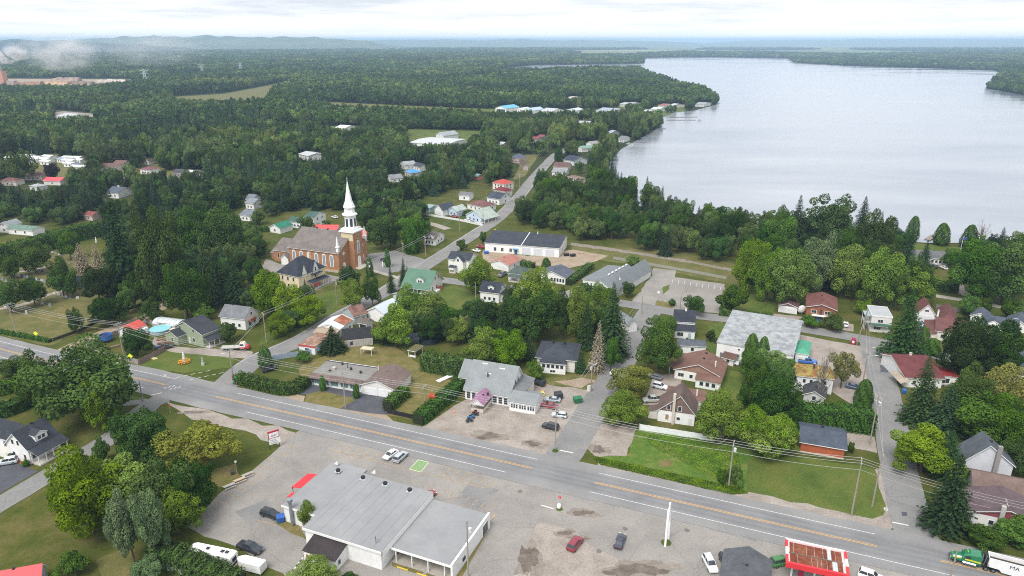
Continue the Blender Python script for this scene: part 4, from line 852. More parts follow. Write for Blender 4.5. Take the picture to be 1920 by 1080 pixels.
def house(label, a, b, c, eave, ridge, kind, wall, roof, wins='f2r1', name='house', cat='house', mark=None, group=None, over=.4, z0w=None, door=None, chim=None, w=1.0, h=1.15, vents=1, gmat=None, rc=.5):
    """plain house: kind 'x'/'y' gable, 'h' hip, 'F' flat; wins like 'f3r2l1' = windows on each face; two rows when tall"""
    s = Bld(name, label, cat, a, b, c, eave, group, mark); W = siding(wall) if isinstance(wall, str) else wall; Rf = shingle(roof) if isinstance(roof, str) else roof
    if kind == 'h': _, r = s.hip(s.frame, eave, ridge, W, Rf, over)
    elif kind == 'F': _, r = s.flat(s.frame, eave, W, Rf)
    else: _, r = s.gable(s.frame, eave, ridge, kind, W, Rf, over, gmat=gmat, rc=rc)
    rows = [z0w or 0.95] if eave < 4.3 else [0.95, eave - 1.75]
    for i in range(0, len(wins), 2):
        for z in rows: s.wins(wins[i], int(wins[i + 1]), z, w, h)
    if kind in 'xy':   # attic window in a tall gable
        if ridge - eave > 2.0:
            for fc in ('lr' if kind == 'x' else 'f'):
                if fc in wins: s.win(fc, (s.D if kind == 'x' else s.L) / 2, eave + .25, .8, .9)
    if door: s.door(door[0], (s.L if door[0] in 'fb' else s.D) * door[1])
    if chim: s.chimney(s.L * chim[0], s.D * chim[1], eave, ridge + 1.0, .65)
    if kind != 'F':
        for k in range(vents): s.vent(s.L * (.5 if kind == 'y' else .3 + .4 * k), s.D * (.5 if kind != 'y' else .35 + .3 * k), ridge - .02, r, .2, .5)
    return s
# ---------------------------------------------------------------- the church
BR = brickm('b58560'); GREYR = shingle('8f8783'); CREAM = plain('d9c9a8', .8); WHT = plain('f4f4f4', .5, .9, .05)
def arch_win(s, face, a, z, w, h, fr, glass=None):
    """tall arched window: white surround, dark panes with a centre bar"""
    def prof(ww, hh, n=6): return [(-ww / 2, 0), (ww / 2, 0)] + [(ww / 2 * math.cos(t), hh - ww / 2 + ww / 2 * 1.25 * math.sin(t)) for t in [math.pi * k / n for k in range(n + 1)]]
    x0, x1, y0, y1 = fr
    def pl(p, d): return (x0 + a + p[0], y0 - d, z + p[1]) if face == 'f' else (x1 + d, y0 + a + p[0], z + p[1])
    pr = prof(w + .5, h + .3); f = s.part('window', MB().loft([[pl((q[0], q[1] - .15), -.03) for q in pr], [pl((q[0], q[1] - .15), .07) for q in pr]]), WHT)
    for sd in (-1, 1):
        hw_ = w / 2 - .06; pr = [(0.04, 0), (hw_, 0), (hw_, h - w * .45), (hw_ * .6, h - w * .12), (.04, h)]
        pp = [(sd * q[0], q[1]) for q in pr]; pp = pp if sd > 0 else pp[::-1]
        s.part('pane', MB().loft([[pl(q, .04) for q in pp], [pl(q, .085) for q in pp]]), glass or plain('8f9aa8', .25, .8, .2), f)
    return f
s = Bld('church', 'red brick church with tall white steeple and grey shingle roof', 'church', (541, 463), (634, 475), (669, 449), 9.0, None, 'the church')
L, D = s.L, s.D; w_, r_ = s.gable(s.frame, 9.0, 15.5, 'x', BR, GREYR, .5)
s.box('plinth', -.12, L + .12, -.12, D + .12, 0, 1.1, plain('b9ab9a', .9))
for k in range(6): arch_win(s, 'f', L * (.1 + .152 * k), 2.6, 1.5, 5.0, s.frame)
for k in range(3): s.vent(L * (.3 + .22 * k), D / 2, 15.5, r_, .35, .7)
# tower on the street front
tw = D * .30; tx0, tx1, ty0, ty1 = L - tw * .55, L + tw * .45, D / 2 - tw / 2, D / 2 + tw / 2; tf = (tx0, tx1, ty0, ty1); zt = 16.0
T = s.box('tower', tx0, tx1, ty0, ty1, 0, zt, BR); arch_win(s, 'r', tw / 2, 6.6, 1.5, 5.4, tf); s.win('r', tw / 2, 13.2, .9, 1.5, tf)
s.box('tower_upper_face', tx0 + .3, tx1 - .3, ty0 - .04, ty0 + .02, 12.6, zt - .1, CREAM, T)
def dr(fr, a, w, h):
    x0, x1, y0, y1 = fr; pr = [(-w / 2, 0), (w / 2, 0)] + [(w / 2 * math.cos(math.pi * k / 6), h - w / 2 + w / 2 * math.sin(math.pi * k / 6)) for k in range(7)]
    d = s.part('door', MB().loft([[(x1 - .02, y0 + a + q[0], .6 + q[1]) for q in pr], [(x1 + .1, y0 + a + q[0], .6 + q[1]) for q in pr]]), WHT)
    s.part('door_leaf_gap', MB().box(x1 + .09, x1 + .115, y0 + a - .03, y0 + a + .03, .65, .6 + h * .8), plain('9a9a98'), d)
dr(tf, tw / 2, 2.4, 4.6); dr(s.frame, D * .17, 1.6, 3.2); dr(s.frame, D * .83, 1.6, 3.2)
for a in (.17, .83):   # quatrefoil windows
    m = MB()
    for q in range(4): m.lathe([(.02, -.05), (.42, -.05), (.42, .05), (.02, .05)], 10, (0, 0, 0))
    m.v = [(L + z + .05, D * a + x + (.38 if i // 40 == 0 else -.38 if i // 40 == 1 else 0), 8.0 + y + (.38 if i // 40 == 2 else -.38 if i // 40 == 3 else 0)) for i, (x, y, z) in enumerate(m.v)]
    s.part('rose_window', m, WHT)
cx, cy = (tx0 + tx1) / 2, (ty0 + ty1) / 2; q2 = math.sqrt(2)
def sq(name, prof, mat=WHT, par=None, n=4, c=None): return s.part(name, MB().lathe([(r * (q2 if n == 4 else 1), z) for r, z in prof], n, (*(c or (cx, cy)), 0), True), mat, par)
h2 = tw / 2
sq('cornice', [(h2 + .1, zt), (h2 + .55, zt + .4), (h2 + .55, zt + .9), (h2 * .95, zt + 1.3), (h2 * .92, zt + 1.9)])
B_ = sq('belfry', [(h2 * .82, zt + 1.9), (h2 * .80, zt + 7.2)], n=8)
for k in range(8):   # louvred openings
    an = math.pi / 4 * k; rr = h2 * .80 * math.cos(math.pi / 8) + .03
    m = MB().box(-.04, .05, -h2 * .17, h2 * .17, zt + 2.7, zt + 6.3); ca, sa = math.cos(an), math.sin(an)
    m.v = [(cx + (rr + x) * ca - y * sa, cy + (rr + x) * sa + y * ca, z) for x, y, z in m.v]; s.part('louvre', m, plain('3a4350', .5), B_)
sq('belfry_cornice', [(h2 * .85, zt + 7.2), (h2 * 1.02, zt + 7.6), (h2 * 1.02, zt + 8.1), (h2 * .74, zt + 8.6), (h2 * .66, zt + 10.6), (h2 * .8, zt + 10.9), (h2 * .8, zt + 11.4), (h2 * .66, zt + 11.9)], n=8)
SPIRE = sq('spire', [(h2 * .72, zt + 11.9), (h2 * .50, zt + 13.6), (h2 * .22, zt + 18.6), (.06, zt + 22.8)], n=8)
s.part('cross', MB().box(cx - .06, cx + .06, cy - .06, cy + .06, zt + 22.7, zt + 24.0).box(cx - .06, cx + .06, cy - .45, cy + .45, zt + 23.3, zt + 23.45), plain('e8e8e8', .4), SPIRE)
for yy in (.6, D - .6): sq('pinnacle', [(.55, 9.2), (.55, 11.2), (.75, 11.3), (.75, 11.7), (.45, 11.9), (.4, 13.2), (.04, 16.2)], c=(L - .5, yy))
# sacristy behind
x1, _ = 0, 0; ax = -L * .46
s.gable((ax, -.01, D * .18, D * .82), 5.2, 9.0, 'x', BR, GREYR, .35, names=('sacristy_wall', 'sacristy_roof')); fr = (ax, 0, D * .18, D * .82)
for k in range(3): s.win('f', (-ax) * (.2 + .3 * k), 2.0, 1.0, 1.9, fr)
s.gable((ax - 4.0, ax - .02, D * .3, D * .6), 2.8, 4.4, 'x', BR, GREYR, .3, names=('lean_to_wall', 'lean_to_roof'))
s.gable((ax * .45, ax * .12, D * .18 - 3.4, D * .18 + .5), 3.0, 4.6, 'y', siding('e9e9e6'), shingle('8c8a8c'), .3, names=('porch_wall', 'porch_roof'))
for k in range(6): s.box('step', L + tw * .45 + .1 + k * .38, L + tw * .45 + .5 + k * .38, D / 2 - 3.4, D / 2 + 3.4, .02, .62 - k * .1, plain('c9c2b4', .9))

# ---------------------------------------------------------------- foreground shop building
M_ = lambda x, y: (480 + x / 4, 810 + y / 4)
MEMB = paving('roof_membrane', [(0.3, 'a3a4a6'), (0.5, 'adaeb0'), (0.7, 'b6b7b8')], .14, 1.2, .06, .9, False); WALLW = siding('f0f1f2')
s = Bld('shop_building', 'long white commercial building with flat grey membrane roof and red awning', 'building', M_(365, 712), M_(935, 890), M_(1250, 437), 4.6, None, 'the long white shop building')
L, D = s.L, s.D; s.trim = MEMB; w_, r_ = s.flat(s.frame, 4.6, WALLW, MEMB, par=.03, over=.35); s.box('fascia', -.36, L + .36, -.42, -.352, 4.1, 4.64, TRIM)
lx0 = s.loc(*M_(205, 545), 4.2)[0]; ly0 = s.loc(*M_(205, 545), 4.2)[1]; ly1 = s.loc(*M_(525, 208), 4.2)[1]
s.flat((lx0, -.38, ly0, ly1), 4.25, WALLW, MEMB, par=.03, over=.3, names=('side_wall', 'side_roof')); s.box('fascia', lx0 - .31, -.4, ly0 - .37, ly0 - .302, 3.8, 4.28, TRIM); s.trim = TRIM; lf = (lx0, -.38, ly0, ly1)
rx1 = s.loc(*M_(1475, 1000), 3.3)[0]; ry0 = s.loc(*M_(1460, 1005), 3.2)[1]; ry1 = s.loc(*M_(1705, 607), 3.2)[1]
s.box('rear_wing_wall', L + .36, rx1, ry0 + 2.6, ry1, 0, 3.05, WALLW); s.box('rear_wing_roof', L + .36, rx1 - .3, ry0, ry1, 3.06, 3.25, MEMB)
s.box('eaves_board', L + .36, rx1 - .3, ry0 - .14, ry0 - .003, 2.85, 3.3, TRIM)
s.box('parapet', rx1 - .29, rx1 + .12, ry0 - .14, ry1 + .1, 0.0, 3.65, WALLW); s.box('step_band', L + .352, L + .42, 0, D, 3.3, 4.5, TRIM)
rf = (L + .36, rx1, ry0 + 2.6, ry1)
for k in range(4): s.box('porch_post', L + 1.2 + k * (rx1 - L - 2) / 3.3, L + 1.38 + k * (rx1 - L - 2) / 3.3, ry0 + .1, ry0 + .28, .05, 2.86, TRIM)
for k in range(4): s.win('f', (rx1 - L) * (.17 + .22 * k), .8, 1.8, 1.3, rf); 
for k in (.06, .5): s.door('f', (rx1 - L) * k + .6, 1.0, 2.1, rf, plain('8a8d92', .4))
s.box('porch_slab', L + .4, rx1 - .3, ry0 - .3, ry0 + 2.58, .02, .12, CONC)
for k in range(3): s.box('yellow_kerb', L + 2.2 + k * 4.4, L + 4.6 + k * 4.4, ry0 - 1.2, ry0 - 1.02, .02, .2, plain('e8c53a', .7))
s.box('side_vent', rx1 + .122, rx1 + .3, ry0 + 4, ry0 + 5, 1.2, 1.9, plain('3c3e40')); s.win('r', (ry1 - ry0) * .86, .3, 2.4, 2.3, (L, rx1 + .12, ry0, ry1))
# back annex with boarded windows
ax0, ay = s.loc(*M_(430, 815), 2.6); ax1 = s.loc(*M_(690, 875), 2.3)[0]; ay0 = -3.8
s.shed((ax0, ax1, ay0, -.02), 2.5, 3.5, 'b', WALLW, shingle('4d4648'), .2, names=('annex_wall', 'annex_roof'))
for k in range(3): s.win('f', (ax1 - ax0) * (.12 + .17 * k), 1.1, .7, .9, (ax0, ax1, ay0, 0), plain('a06a45', .8), 1)
s.win('r', -ay0 * .3, 1.0, .8, 1.0, (ax0, ax1, ay0, 0))
for p in [(615, 287), (802, 340), (968, 384), (1152, 432)]:
    x, y = s.loc(*M_(*p), 4.9); b = s.part('roof_vent', MB().lathe([(.45, -.3), (.45, .35), (.55, .38), (.42, .6)], 10, (x, y, 4.62)), plain('1f2225', .6), r_); s.box('flashing', x - .6, x + .6, y - .6, y + .6, 4.603, 4.63, plain('cfd6dd'), b)
for p in [(600, 245), (880, 312)]:
    x, y = s.loc(*M_(*p), 4.6); s.part('roof_fin', MB().add([(x - .6, y, 4.6), (x + .5, y, 4.6), (x + .45, y, 5.7), (x - .6, y + .3, 4.6), (x + .5, y + .3, 4.6), (x + .45, y + .3, 5.7)], [(0, 1, 2), (5, 4, 3), (0, 3, 4, 1), (1, 4, 5, 2), (2, 5, 3, 0)]), TRIM, r_)
x, y = s.loc(*M_(900, 835), 4.6); s.part('antenna', MB().tube((x, y, 4.6), (x, y, 6.2), .08).tube((x, y, 5.4), (x + .6, y, 5.6), .05).tube((x, y, 5.8), (x - .5, y + .3, 5.7), .05), plain('6d7275', .5), r_)
x, y = s.loc(*M_(315, 600), 2); s.part('flue', MB().lathe([(.35, .2), (.35, 6.0), (.62, 6.05), (.62, 6.6), (.3, 6.7)], 12, (x, ly0 - .5, 0)), plain('a9afb5', .35, .8, .1, 1.5, .6))
for k in range(7):   # roof wrinkles: lapped membrane seams
    xx = L * (.05 + .14 * k); s.box('membrane_seam', xx, xx + .10, .2, D - .2, 4.602, 4.64, MEMB, r_)
RED = plain('e0343c', .6, .9, .1)
ay0, ay1 = s.loc(*M_(300, 420), 2.5)[1], s.loc(*M_(400, 300), 3.0)[1]
s.part('awning', MB().loft([[(lx0 - .31, ay0, 3.3), (lx0 - .31, ay0, 3.15), (lx0 - 4.2, ay0, 2.35), (lx0 - 4.2, ay0, 2.5)], [(lx0 - .31, ay1, 3.3), (lx0 - .31, ay1, 3.15), (lx0 - 4.2, ay1, 2.35), (lx0 - 4.2, ay1, 2.5)]]), RED)
s.part('awning', MB().loft([[(lx0 - .31, ay0 - 3.0, 3.0), (lx0 - .31, ay0 - 3, 2.9), (lx0 - 3.2, ay0 - 3, 2.1), (lx0 - 3.2, ay0 - 3, 2.2)], [(lx0 - .31, ay0 - 1.4, 3.0), (lx0 - .31, ay0 - 1.4, 2.9), (lx0 - 3.2, ay0 - 1.4, 2.1), (lx0 - 3.2, ay0 - 1.4, 2.2)]]), RED)
s.box('awning_valance', lx0 - 4.26, lx0 - 4.205, ay0, ay1, 2.0, 2.5, RED)
for yy in (ay0 + .1, (ay0 + ay1) / 2, ay1 - .1): s.box('awning_post', lx0 - 4.2, lx0 - 4.1, yy - .05, yy + .05, .05, 2.34, plain('8a2a30', .5))
s.win('l', (ly1 - ly0) * .35, .9, 2.4, 1.6, lf); s.door('l', (ly1 - ly0) * .6, 1, 2.1, lf)

# ---------------------------------------------------------------- motel-like long house
I_ = lambda x, y: (480 + x / 4, 560 + y / 4)
BRS = shingle('8a7872')
s = Bld('long_house', 'long low white house with flat gravel roof and brown gabled double garage', 'house', I_(405, 585), I_(1038, 682), I_(1208, 556), 2.9, None, 'the long low house by the highway')
L, D = s.L, s.D; gx = s.loc(*I_(790, 640), 2.9)[0]
s.box('wall', 0, gx, .6, D - .5, 0, 3.2, WALLW); s.box('roof', -.1, gx + 3.5, 1.2, D - 2.0, 3.21, 3.6, shingle('a09d98', .8, .12)); rr = bpy.data.objects
s.part('mansard_roof', MB().loft([[(-.3, -.5, 2.75), (-.3, -.45, 2.62), (-.3, 1.3, 3.0), (-.3, 1.3, 3.62)], [(gx - .1, -.5, 2.75), (gx - .1, -.45, 2.62), (gx - .1, 1.3, 3.0), (gx - .1, 1.3, 3.62)]]), BRS)
s.part('rear_roof', MB().loft([[(-.3, D + .2, 2.9), (-.3, D - 2.1, 3.1), (-.3, D - 2.1, 3.66)], [(gx + 3, D + .2, 2.9), (gx + 3, D - 2.1, 3.1), (gx + 3, D - 2.1, 3.66)]]), shingle('5a5c60'))
s.gable((gx, L, .0, D - 1.0), 2.9, 4.9, 'y', siding('e6e4e2'), BRS, .45, names=('garage_wall', 'garage_roof')); gf = (gx, L, 0, D - 1)
for k in range(2): s.garage('f', (L - gx) * (.29 + .42 * k), (L - gx) * .36, 2.3, gf, plain('f0f1f2', .4))
for k in range(5): s.win('f', gx * (.08 + .19 * k), .75, 2.4, 1.35, (0, gx, .6, D - .5), plain('6f9498', .15, .7), 3)
s.door('f', gx * .64, 1, 2.1, (0, gx, .6, D - .5)); 
for x, y in [(.24, .3), (.3, .75), (.52, .55), (.72, .45)]: s.part('roof_vent', MB().lathe([(.3, 0), (.3, .5), (.42, .5), (.3, .75)], 8, (gx * x * 1.15, D * y, 3.6)), plain('2a2c2e'))
s.part('air_unit', MB().box(gx * .28, gx * .34, D * .38, D * .47, 3.6, 4.4), plain('b5b0aa', .4)); s.part('flue', MB().tube((gx * .5, D * .62, 3.6), (gx * .5, D * .62, 5.2), .12), plain('55585c')); s.part('flue', MB().tube((gx * 1.08, D * .72, 3.6), (gx * 1.08, D * .72, 5.2), .12), plain('e0e0e0'))

# ---------------------------------------------------------------- restaurant with purple entrance roof
GR = shingle('a3a9ab', .8, .12)
s = Bld('restaurant', 'white restaurant with steep pale grey roof and purple-roofed entrance porch', 'restaurant', (872, 729), (954, 743), (984, 708), 3.2, None, 'the white restaurant')
L, D = s.L, s.D; w_, r_ = s.gable(s.frame, 3.2, 8.6, 'x', siding('eceeef'), GR, .5, rc=.62)
for k, x in enumerate(spread(.08, .93, 8)): s.win('f', L * x, .5, L * .085, 1.9, None, None, 1)
s.win('r', D * .45, 4.3, .8, 1.3); s.win('r', D * .62, 4.3, .8, 1.3)
for x, y in [(.35, .35), (.62, .5), (.2, .55)]: s.box('skylight', L * x, L * x + 1.6, D * y, D * y + .25, 3.2 + 5.4 * y / .62 + .38, 3.2 + 5.4 * y / .62 + .62, TRIM, r_)
s.part('flue', MB().tube((L * .42, D * .3, 5.5), (L * .42, D * .3, 7.5), .2).tube((L * .42, D * .3, 7.3), (L * .42, D * .3 - .5, 7.5), .16), plain('4a4d50'), r_)
s.gable((-4.2, -.02, D * .45, D), 3.6, 7.0, 'x', siding('eceeef'), GR, .3, names=('side_wall', 'side_roof'), rc=.7); s.win('f', 2.9, 1.0, 1.0, 1.6, (-4.2, 0, D * .45, D))
s.shed((L + .02, L + 3.6, D * .25, D * .95), 3.6, 4.2, 'l', siding('e2e0da'), shingle('8c8f92'), .3, names=('rear_wing_wall', 'rear_wing_roof'))
ex0, ey0 = s.loc(955, 753, 2.7); ex1, _ = s.loc(1003, 762, 2.7); ey1 = s.loc(1014, 738, 2.7)[1]
s.gable((ex0, ex1, ey0, ey1), 2.7, 4.1, 'x', siding('f0f1f2'), GR, .3, names=('wing_wall', 'wing_roof'))
for k in range(9): s.win('f', (ex1 - ex0) * (.10 + .095 * k + .035 * (k // 3)), 1.1, .55, 1.1, (ex0, ex1, ey0, ey1))
px0, py0 = s.loc(*I_(1612, 785), 2.8); px1 = s.loc(*I_(1700, 805), 2.8)[0]; PUR = shingle('b586a6', .9)
s.gable((px0, px1, py0, -.2), 2.9, 4.2, 'y', None or siding('e6e4e2'), PUR, .3, z0=2.6, names=('porch_beam', 'porch_roof'))
for yy in spread(py0 + .1, -.4, 3):
    for xx in (px0 + .08, px1 - .08): s.box('porch_post', xx - .07, xx + .07, yy - .07, yy + .07, .1, 2.6, plain('6f6a68', .6))
s.box('porch_deck', px0, px1, py0, -.2, .05, .5, plain('b0a69a', .8)); s.box('porch_rail', px0, px1, py0, py0 + .06, .5, 1.5, plain('cfc6b8', .7)); s.box('porch_rail', px1 - .06, px1, py0 + .07, -.3, .5, 1.5, plain('cfc6b8', .7))
for k in range(2): x = px0 + 1.0 + k * .9; s.box('roof_vent', x + 1.1, x + 1.5, py0 * (.55 - .2 * k), py0 * (.55 - .2 * k) + .5, 3.7, 4.35, plain('2b2b30'))

# ---------------------------------------------------------------- fuel canopy
O_ = lambda x, y: (1440 + x / 4, 810 + y / 4)
s = Bld('fuel_canopy', 'fuel station canopy with rusty sheet roof and red and white fascia', 'canopy', O_(140, 985), O_(600, 1085), O_(612, 905), 4.8, None, 'the fuel canopy')
L, D = s.L, s.D; REDP = plain('d8343c', .45, .9, .08); rust = shingle('8a4a36', .85, .3, 'a0654c')
base = s.box('deck', 0, L, 0, D, 4.3, 4.62, plain('d5cfcb', .6))
xs = [.01, .09, .33, .48, .64, .72, .79, .87, .99]; mats = [rust] * 5 + [plain('bcc3c8', .5)] + [rust] * 2
for k in range(8): s.box('roof_sheet', .5 + (L - 1) * xs[k] + .04, .5 + (L - 1) * xs[k + 1] - .04, D * .5 + .12, D - .4, 4.63, 4.72, mats[k])
xs = [.01, .16, .42, .52, .6, .7, .8, .89, .99]; mats = [rust] * 6 + [plain('bcc3c8', .5), rust]
for k in range(8): s.box('roof_sheet', .5 + (L - 1) * xs[k] + .04, .5 + (L - 1) * xs[k + 1] - .04, .4, D * .5 - .12, 4.63, 4.72, mats[k])
s.box('ridge_gutter', .5, L - .5, D * .5 - .1, D * .5 + .1, 4.63, 4.8, plain('6f6a5c', .7))
s.box('fascia', -.15, L + .15, -.2, .3, 4.1, 5.15, REDP); s.box('fascia', 0, L, D - .3, D + .1, 4.3, 5.05, plain('f0d8da', .5))
for sd, x0 in ((0, -.15), (1, L - .15)):
    for k, mt in enumerate((REDP, TRIM, REDP)): s.box('fascia', x0, x0 + .45, .31 + (D - .62) * k / 3, .31 + (D - .62) * (k + 1) / 3, 4.2, 5.1, mt)
for x in (.12, .5, .88):
    for y in (.25, .75): s.box('column', L * x - .16, L * x + .16, D * y - .16, D * y + .16, .05, 4.3, plain('d8d8d6', .5))
for x in (.3, .7): pm = s.box('fuel_pump', L * x - .45, L * x + .45, D * .5 - .35, D * .5 + .35, .06, 2.0, plain('b02a50', .4)); s.box('pump_screen', L * x - .3, L * x + .3, D * .5 - .37, D * .5 - .355, 1.3, 1.7, glassm(), pm)
house('dark grey gabled shop roof at the bottom edge beside the fuel canopy', (1352, 1085), (1440, 1108), (1475, 1062), 3.6, 5.4, 'y', 'd5d6d8', '6d7076', 'f2', 'shop_building', 'shop')

# ---------------------------------------------------------------- houses, near to far
H_ = lambda x, y: (x / 4, 560 + y / 4); J_ = lambda x, y: (960 + x / 4, 560 + y / 4); K_ = lambda x, y: (1440 + x / 4, 560 + y / 4)
D_ = lambda x, y: (x / 4, 360 + y / 4); E_ = lambda x, y: (480 + x / 4, 360 + y / 4); F_ = lambda x, y: (960 + x / 4, 360 + y / 4); G_ = lambda x, y: (1440 + x / 4, 360 + y / 4)
DK = '4b5059'
# left foreground farmhouse with porch
q = lambda x, y: (x * 140 / 1163, 770 + y * 140 / 1163)
s = Bld('farmhouse', 'white farmhouse with dark roof, dormer and long open veranda', 'house', q(92, 505), q(425, 600), q(890, 360), 4.2, None, 'the white farmhouse with the veranda')
L, D = s.L, s.D; w_, r_ = s.gable(s.frame, 4.2, 7.6, 'y', siding('f2f3f4'), shingle(DK), .4); s.vent(L / 2, D * .6, 7.7, r_)
for a, z in ((.35, 4.6), (.6, 4.6), (.3, 1.2), (.8, 1.2)): s.win('f', L * a, z, .8, 1.2)
s.dormer(D * .52, L * .98, L * .5, 4.7, 6.2, 7.0, 3.0, siding('f2f3f4'), shingle(DK), 'r', 2)
s.porch((L + .02, L + 2.8, .2, D + .4), 2.9, 4.0, 'l', shingle(DK), [(L + 2.65, y) for y in spread(.35, D + .2, 5)] + [(L + .2, .35)]); s.box('porch_skirt', L + 2.81, L + 2.9, .2, D + .4, .02, .5, TRIM)
for y in (.15, .4, .62, .85): s.win('r', D * y, 1.1, .9, 1.2) 
s.gable((-9, -.02, D * .35, D * .95), 3.2, 6.4, 'x', siding('f2f3f4'), shingle(DK), .4, names=('wing_wall', 'wing_roof')); s.win('f', 6.4, .9, 1.3, 1.4, (-9, 0, D * .35, D)); s.door('f', 4.0, 1.0, 2.0, (-9, 0, D * .35, D), plain('2f4a68'))
s.box('deck', -6.5, -.1, D * .35 - 3, D * .35 - .02, .05, .7, plain('cdc8c0', .8)); s.box('deck_rail', -6.5, -.1, D * .35 - 3.06, D * .35 - 3.005, .1, 1.6, TRIM)
# red shed bottom left
house('small grey shed with a red metal roof at the lower left corner', (2, 1098), (74, 1085), (80, 1062), 2.6, 4.2, 'x', 'b9c0c4', plain('c2414a', .5, .85, .12), 'f1', 'shed', 'shed')
# green house
s = Bld('green_house', 'pale green two-storey house with charcoal roof and white-posted porch', 'house', H_(1312, 208), H_(1517, 272), H_(1640, 218), 4.6, None, 'the pale green house')
L, D = s.L, s.D; GW = siding('98a58c'); s.gable(s.frame, 4.6, 7.4, 'y', GW, shingle('4a4e56'), .35, rc=.62); s.win('f', L * .2, 4.4, .9, 1.1); s.win('f', L * .68, 4.4, .9, 1.1); s.win('f', L * .66, 1.0, 1.0, 1.4); s.door('f', L * .5)
s.gable((-1.2, L * .38, -3.2, -.02), 3.0, 4.3, 'y', GW, shingle('4a4e56'), .25, names=('annex_wall', 'annex_roof')); s.win('f', L * .26, 1.0, 1.0, 1.2, (-1.2, L * .38, -3.2, 0)); s.vent(L * .4, D * .3, 7.3, s.o); s.vent(L * .4, D * .7, 7.3, s.o)
s.porch((L + .02, L + 2.4, .3, D - .2), 2.6, 3.4, 'l', shingle('4a4e56'), [(L + 2.25, y) for y in spread(.5, D - .4, 4)]); s.win('r', D * .3, .9, 1.4, 1.3); s.win('r', D * .75, .9, 1.4, 1.3)
s = house('white two-storey house with mottled grey roof beside the tow truck', D_(1650, 930), D_(1835, 952), D_(1932, 895), 4.2, 7.0, 'x', 'f0f1f2', '8b8e93', 'f3r2', mark='the white house behind the tow truck')
s.box('balcony', s.L + .02, s.L + 1.4, s.D * .2, s.D * .6, 2.7, 2.85, plain('b0653f', .7)); s.box('balcony_rail', s.L + 1.36, s.L + 1.42, s.D * .2, s.D * .6, 2.86, 3.7, plain('b0653f', .7))
# presbytery
s = Bld('presbytery', 'tall cream presbytery with dark hipped roof and white gables beside the church', 'house', E_(158, 606), E_(318, 640), E_(470, 556), 6.4, None, 'the cream presbytery')
L, D = s.L, s.D; CW = siding('ead9b8'); w_, r_ = s.hip(s.frame, 6.4, 12.4, CW, shingle('454b57'), .4); s.wins('f', 3, 4.2, .9, 1.5); s.wins('f', 3, 1.2, .9, 1.5); s.win('r', D * .2, 1.2, .9, 1.6)
for y, w in ((.2, 3.0), (.62, 3.6)): s.gable((L - 1.5, L + .25, D * y - w / 2, D * y + w / 2), 6.5, 10.8, 'x', plain('f0eee8'), shingle('454b57'), .2, z0=5.9, names=('gable_wall', 'gable_roof'))
s.win('r', D * .62, 6.9, .7, 1.3, (0, L + .25, 0, D)); s.win('r', D * .62, 4.0, 1.0, 1.4); s.chimney(L * .55, D * .8, 6.4, 12.8, .9, plain('ead9b8'))
s.porch((L + .02, L + 2.6, D * .3, D * .95), 2.8, 3.3, 'l', shingle('454b57'), [(L + 2.5, y) for y in spread(D * .33, D * .92, 4)]); s.box('balcony_roof', L + .02, L + 1.6, D * .45, D * .8, 5.7, 5.85, shingle('454b57')); s.box('red_awning', L + 2.61, L + 2.7, D * .35, D * .6, 1.4, 2.3, plain('d8414a'))
# green-roofed house
s = Bld('green_roof_house', 'large white house with broad green bell-cast roof and front dormer', 'house', E_(1100, 704), E_(1290, 728), E_(1418, 655), 2.9, None, 'the green-roofed house')
L, D = s.L, s.D; GRN = shingle('6f9480', .85, .12); s.gable(s.frame, 2.9, 8.2, 'x', siding('f2f3f4'), GRN, .7); s.dormer(L * .62, D * .12, D * .42, 4.2, 5.8, 6.4, 3.0, siding('f2f3f4'), GRN, 'f', 2)
s.wins('f', 5, .9, 1.3, 1.3); s.win('r', D * .5, 4.6, .9, 1.4); s.win('r', D * .3, 1.0, 1, 1.4); s.win('r', D * .7, 4.4, .8, 1.2); s.door('r', D * .6, mat=plain('a04038'))
for k in range(5): s.box('stair_step', L + .3 + k * .3, L + .6 + k * .3, D * .55, D * .8, .05, 1.1 - k * .2, plain('9c5a44'))
s.box('deck', L + .02, L + 2.2, D * .15, D * .5, .05, 1.0, plain('d9d6d0'))
house('grey metal-roofed garage in front of the green-roofed house', E_(1028, 765), E_(1090, 790), E_(1125, 760), 2.6, 3.6, 'y', 'dfe2e4', 'aeb6bc', 'r1', 'garage', 'garage')
s = house('white barn-like garage with pale metal roof behind the leafy trees', E_(838, 890), E_(960, 915), E_(1085, 850), 3.6, 5.4, 'y', 'f2f3f5', plain('c3cdd4', .45, .9, .06), 'r1', 'garage', 'garage', vents=0)
# corner store with rusty roofs
s = Bld('corner_store', 'small white store with half rusty metal roof and red counter front', 'store', I_(470, 212), I_(628, 232), I_(748, 165), 3.2, None, 'the rusty-roofed store')
L, D = s.L, s.D; s.gable(s.frame, 3.2, 4.6, 'y', siding('eff0f0'), plain('cfd4d6', .5, .9, .1), .3); RU = shingle('a9674c', .9, .25, 'c9937a')
for k in range(8): s.part('roof_sheet', MB().loft([[(L * .52, D * (.32 + .08 * k) + .03, 5.03), (L + .3, D * (.32 + .08 * k) + .03, 3.62), (L + .3, D * (.40 + .08 * k) - .03, 3.62), (L * .52, D * (.40 + .08 * k) - .03, 5.03)], [(L * .52, D * (.32 + .08 * k) + .03, 5.09), (L + .3, D * (.32 + .08 * k) + .03, 3.68), (L + .3, D * (.40 + .08 * k) - .03, 3.68), (L * .52, D * (.40 + .08 * k) - .03, 5.09)]]), RU)
s.shed((0, L, -3.2, -.02), 2.5, 3.1, 'b', None, shingle('b9a893', .9), .2, names=('', 'counter_roof')); s.box('counter', 0, L, -3.2, -2.9, .05, 1.2, plain('c33a40')); s.box('counter', 0, .25, -2.88, -.1, .05, 1.2, plain('c33a40'))
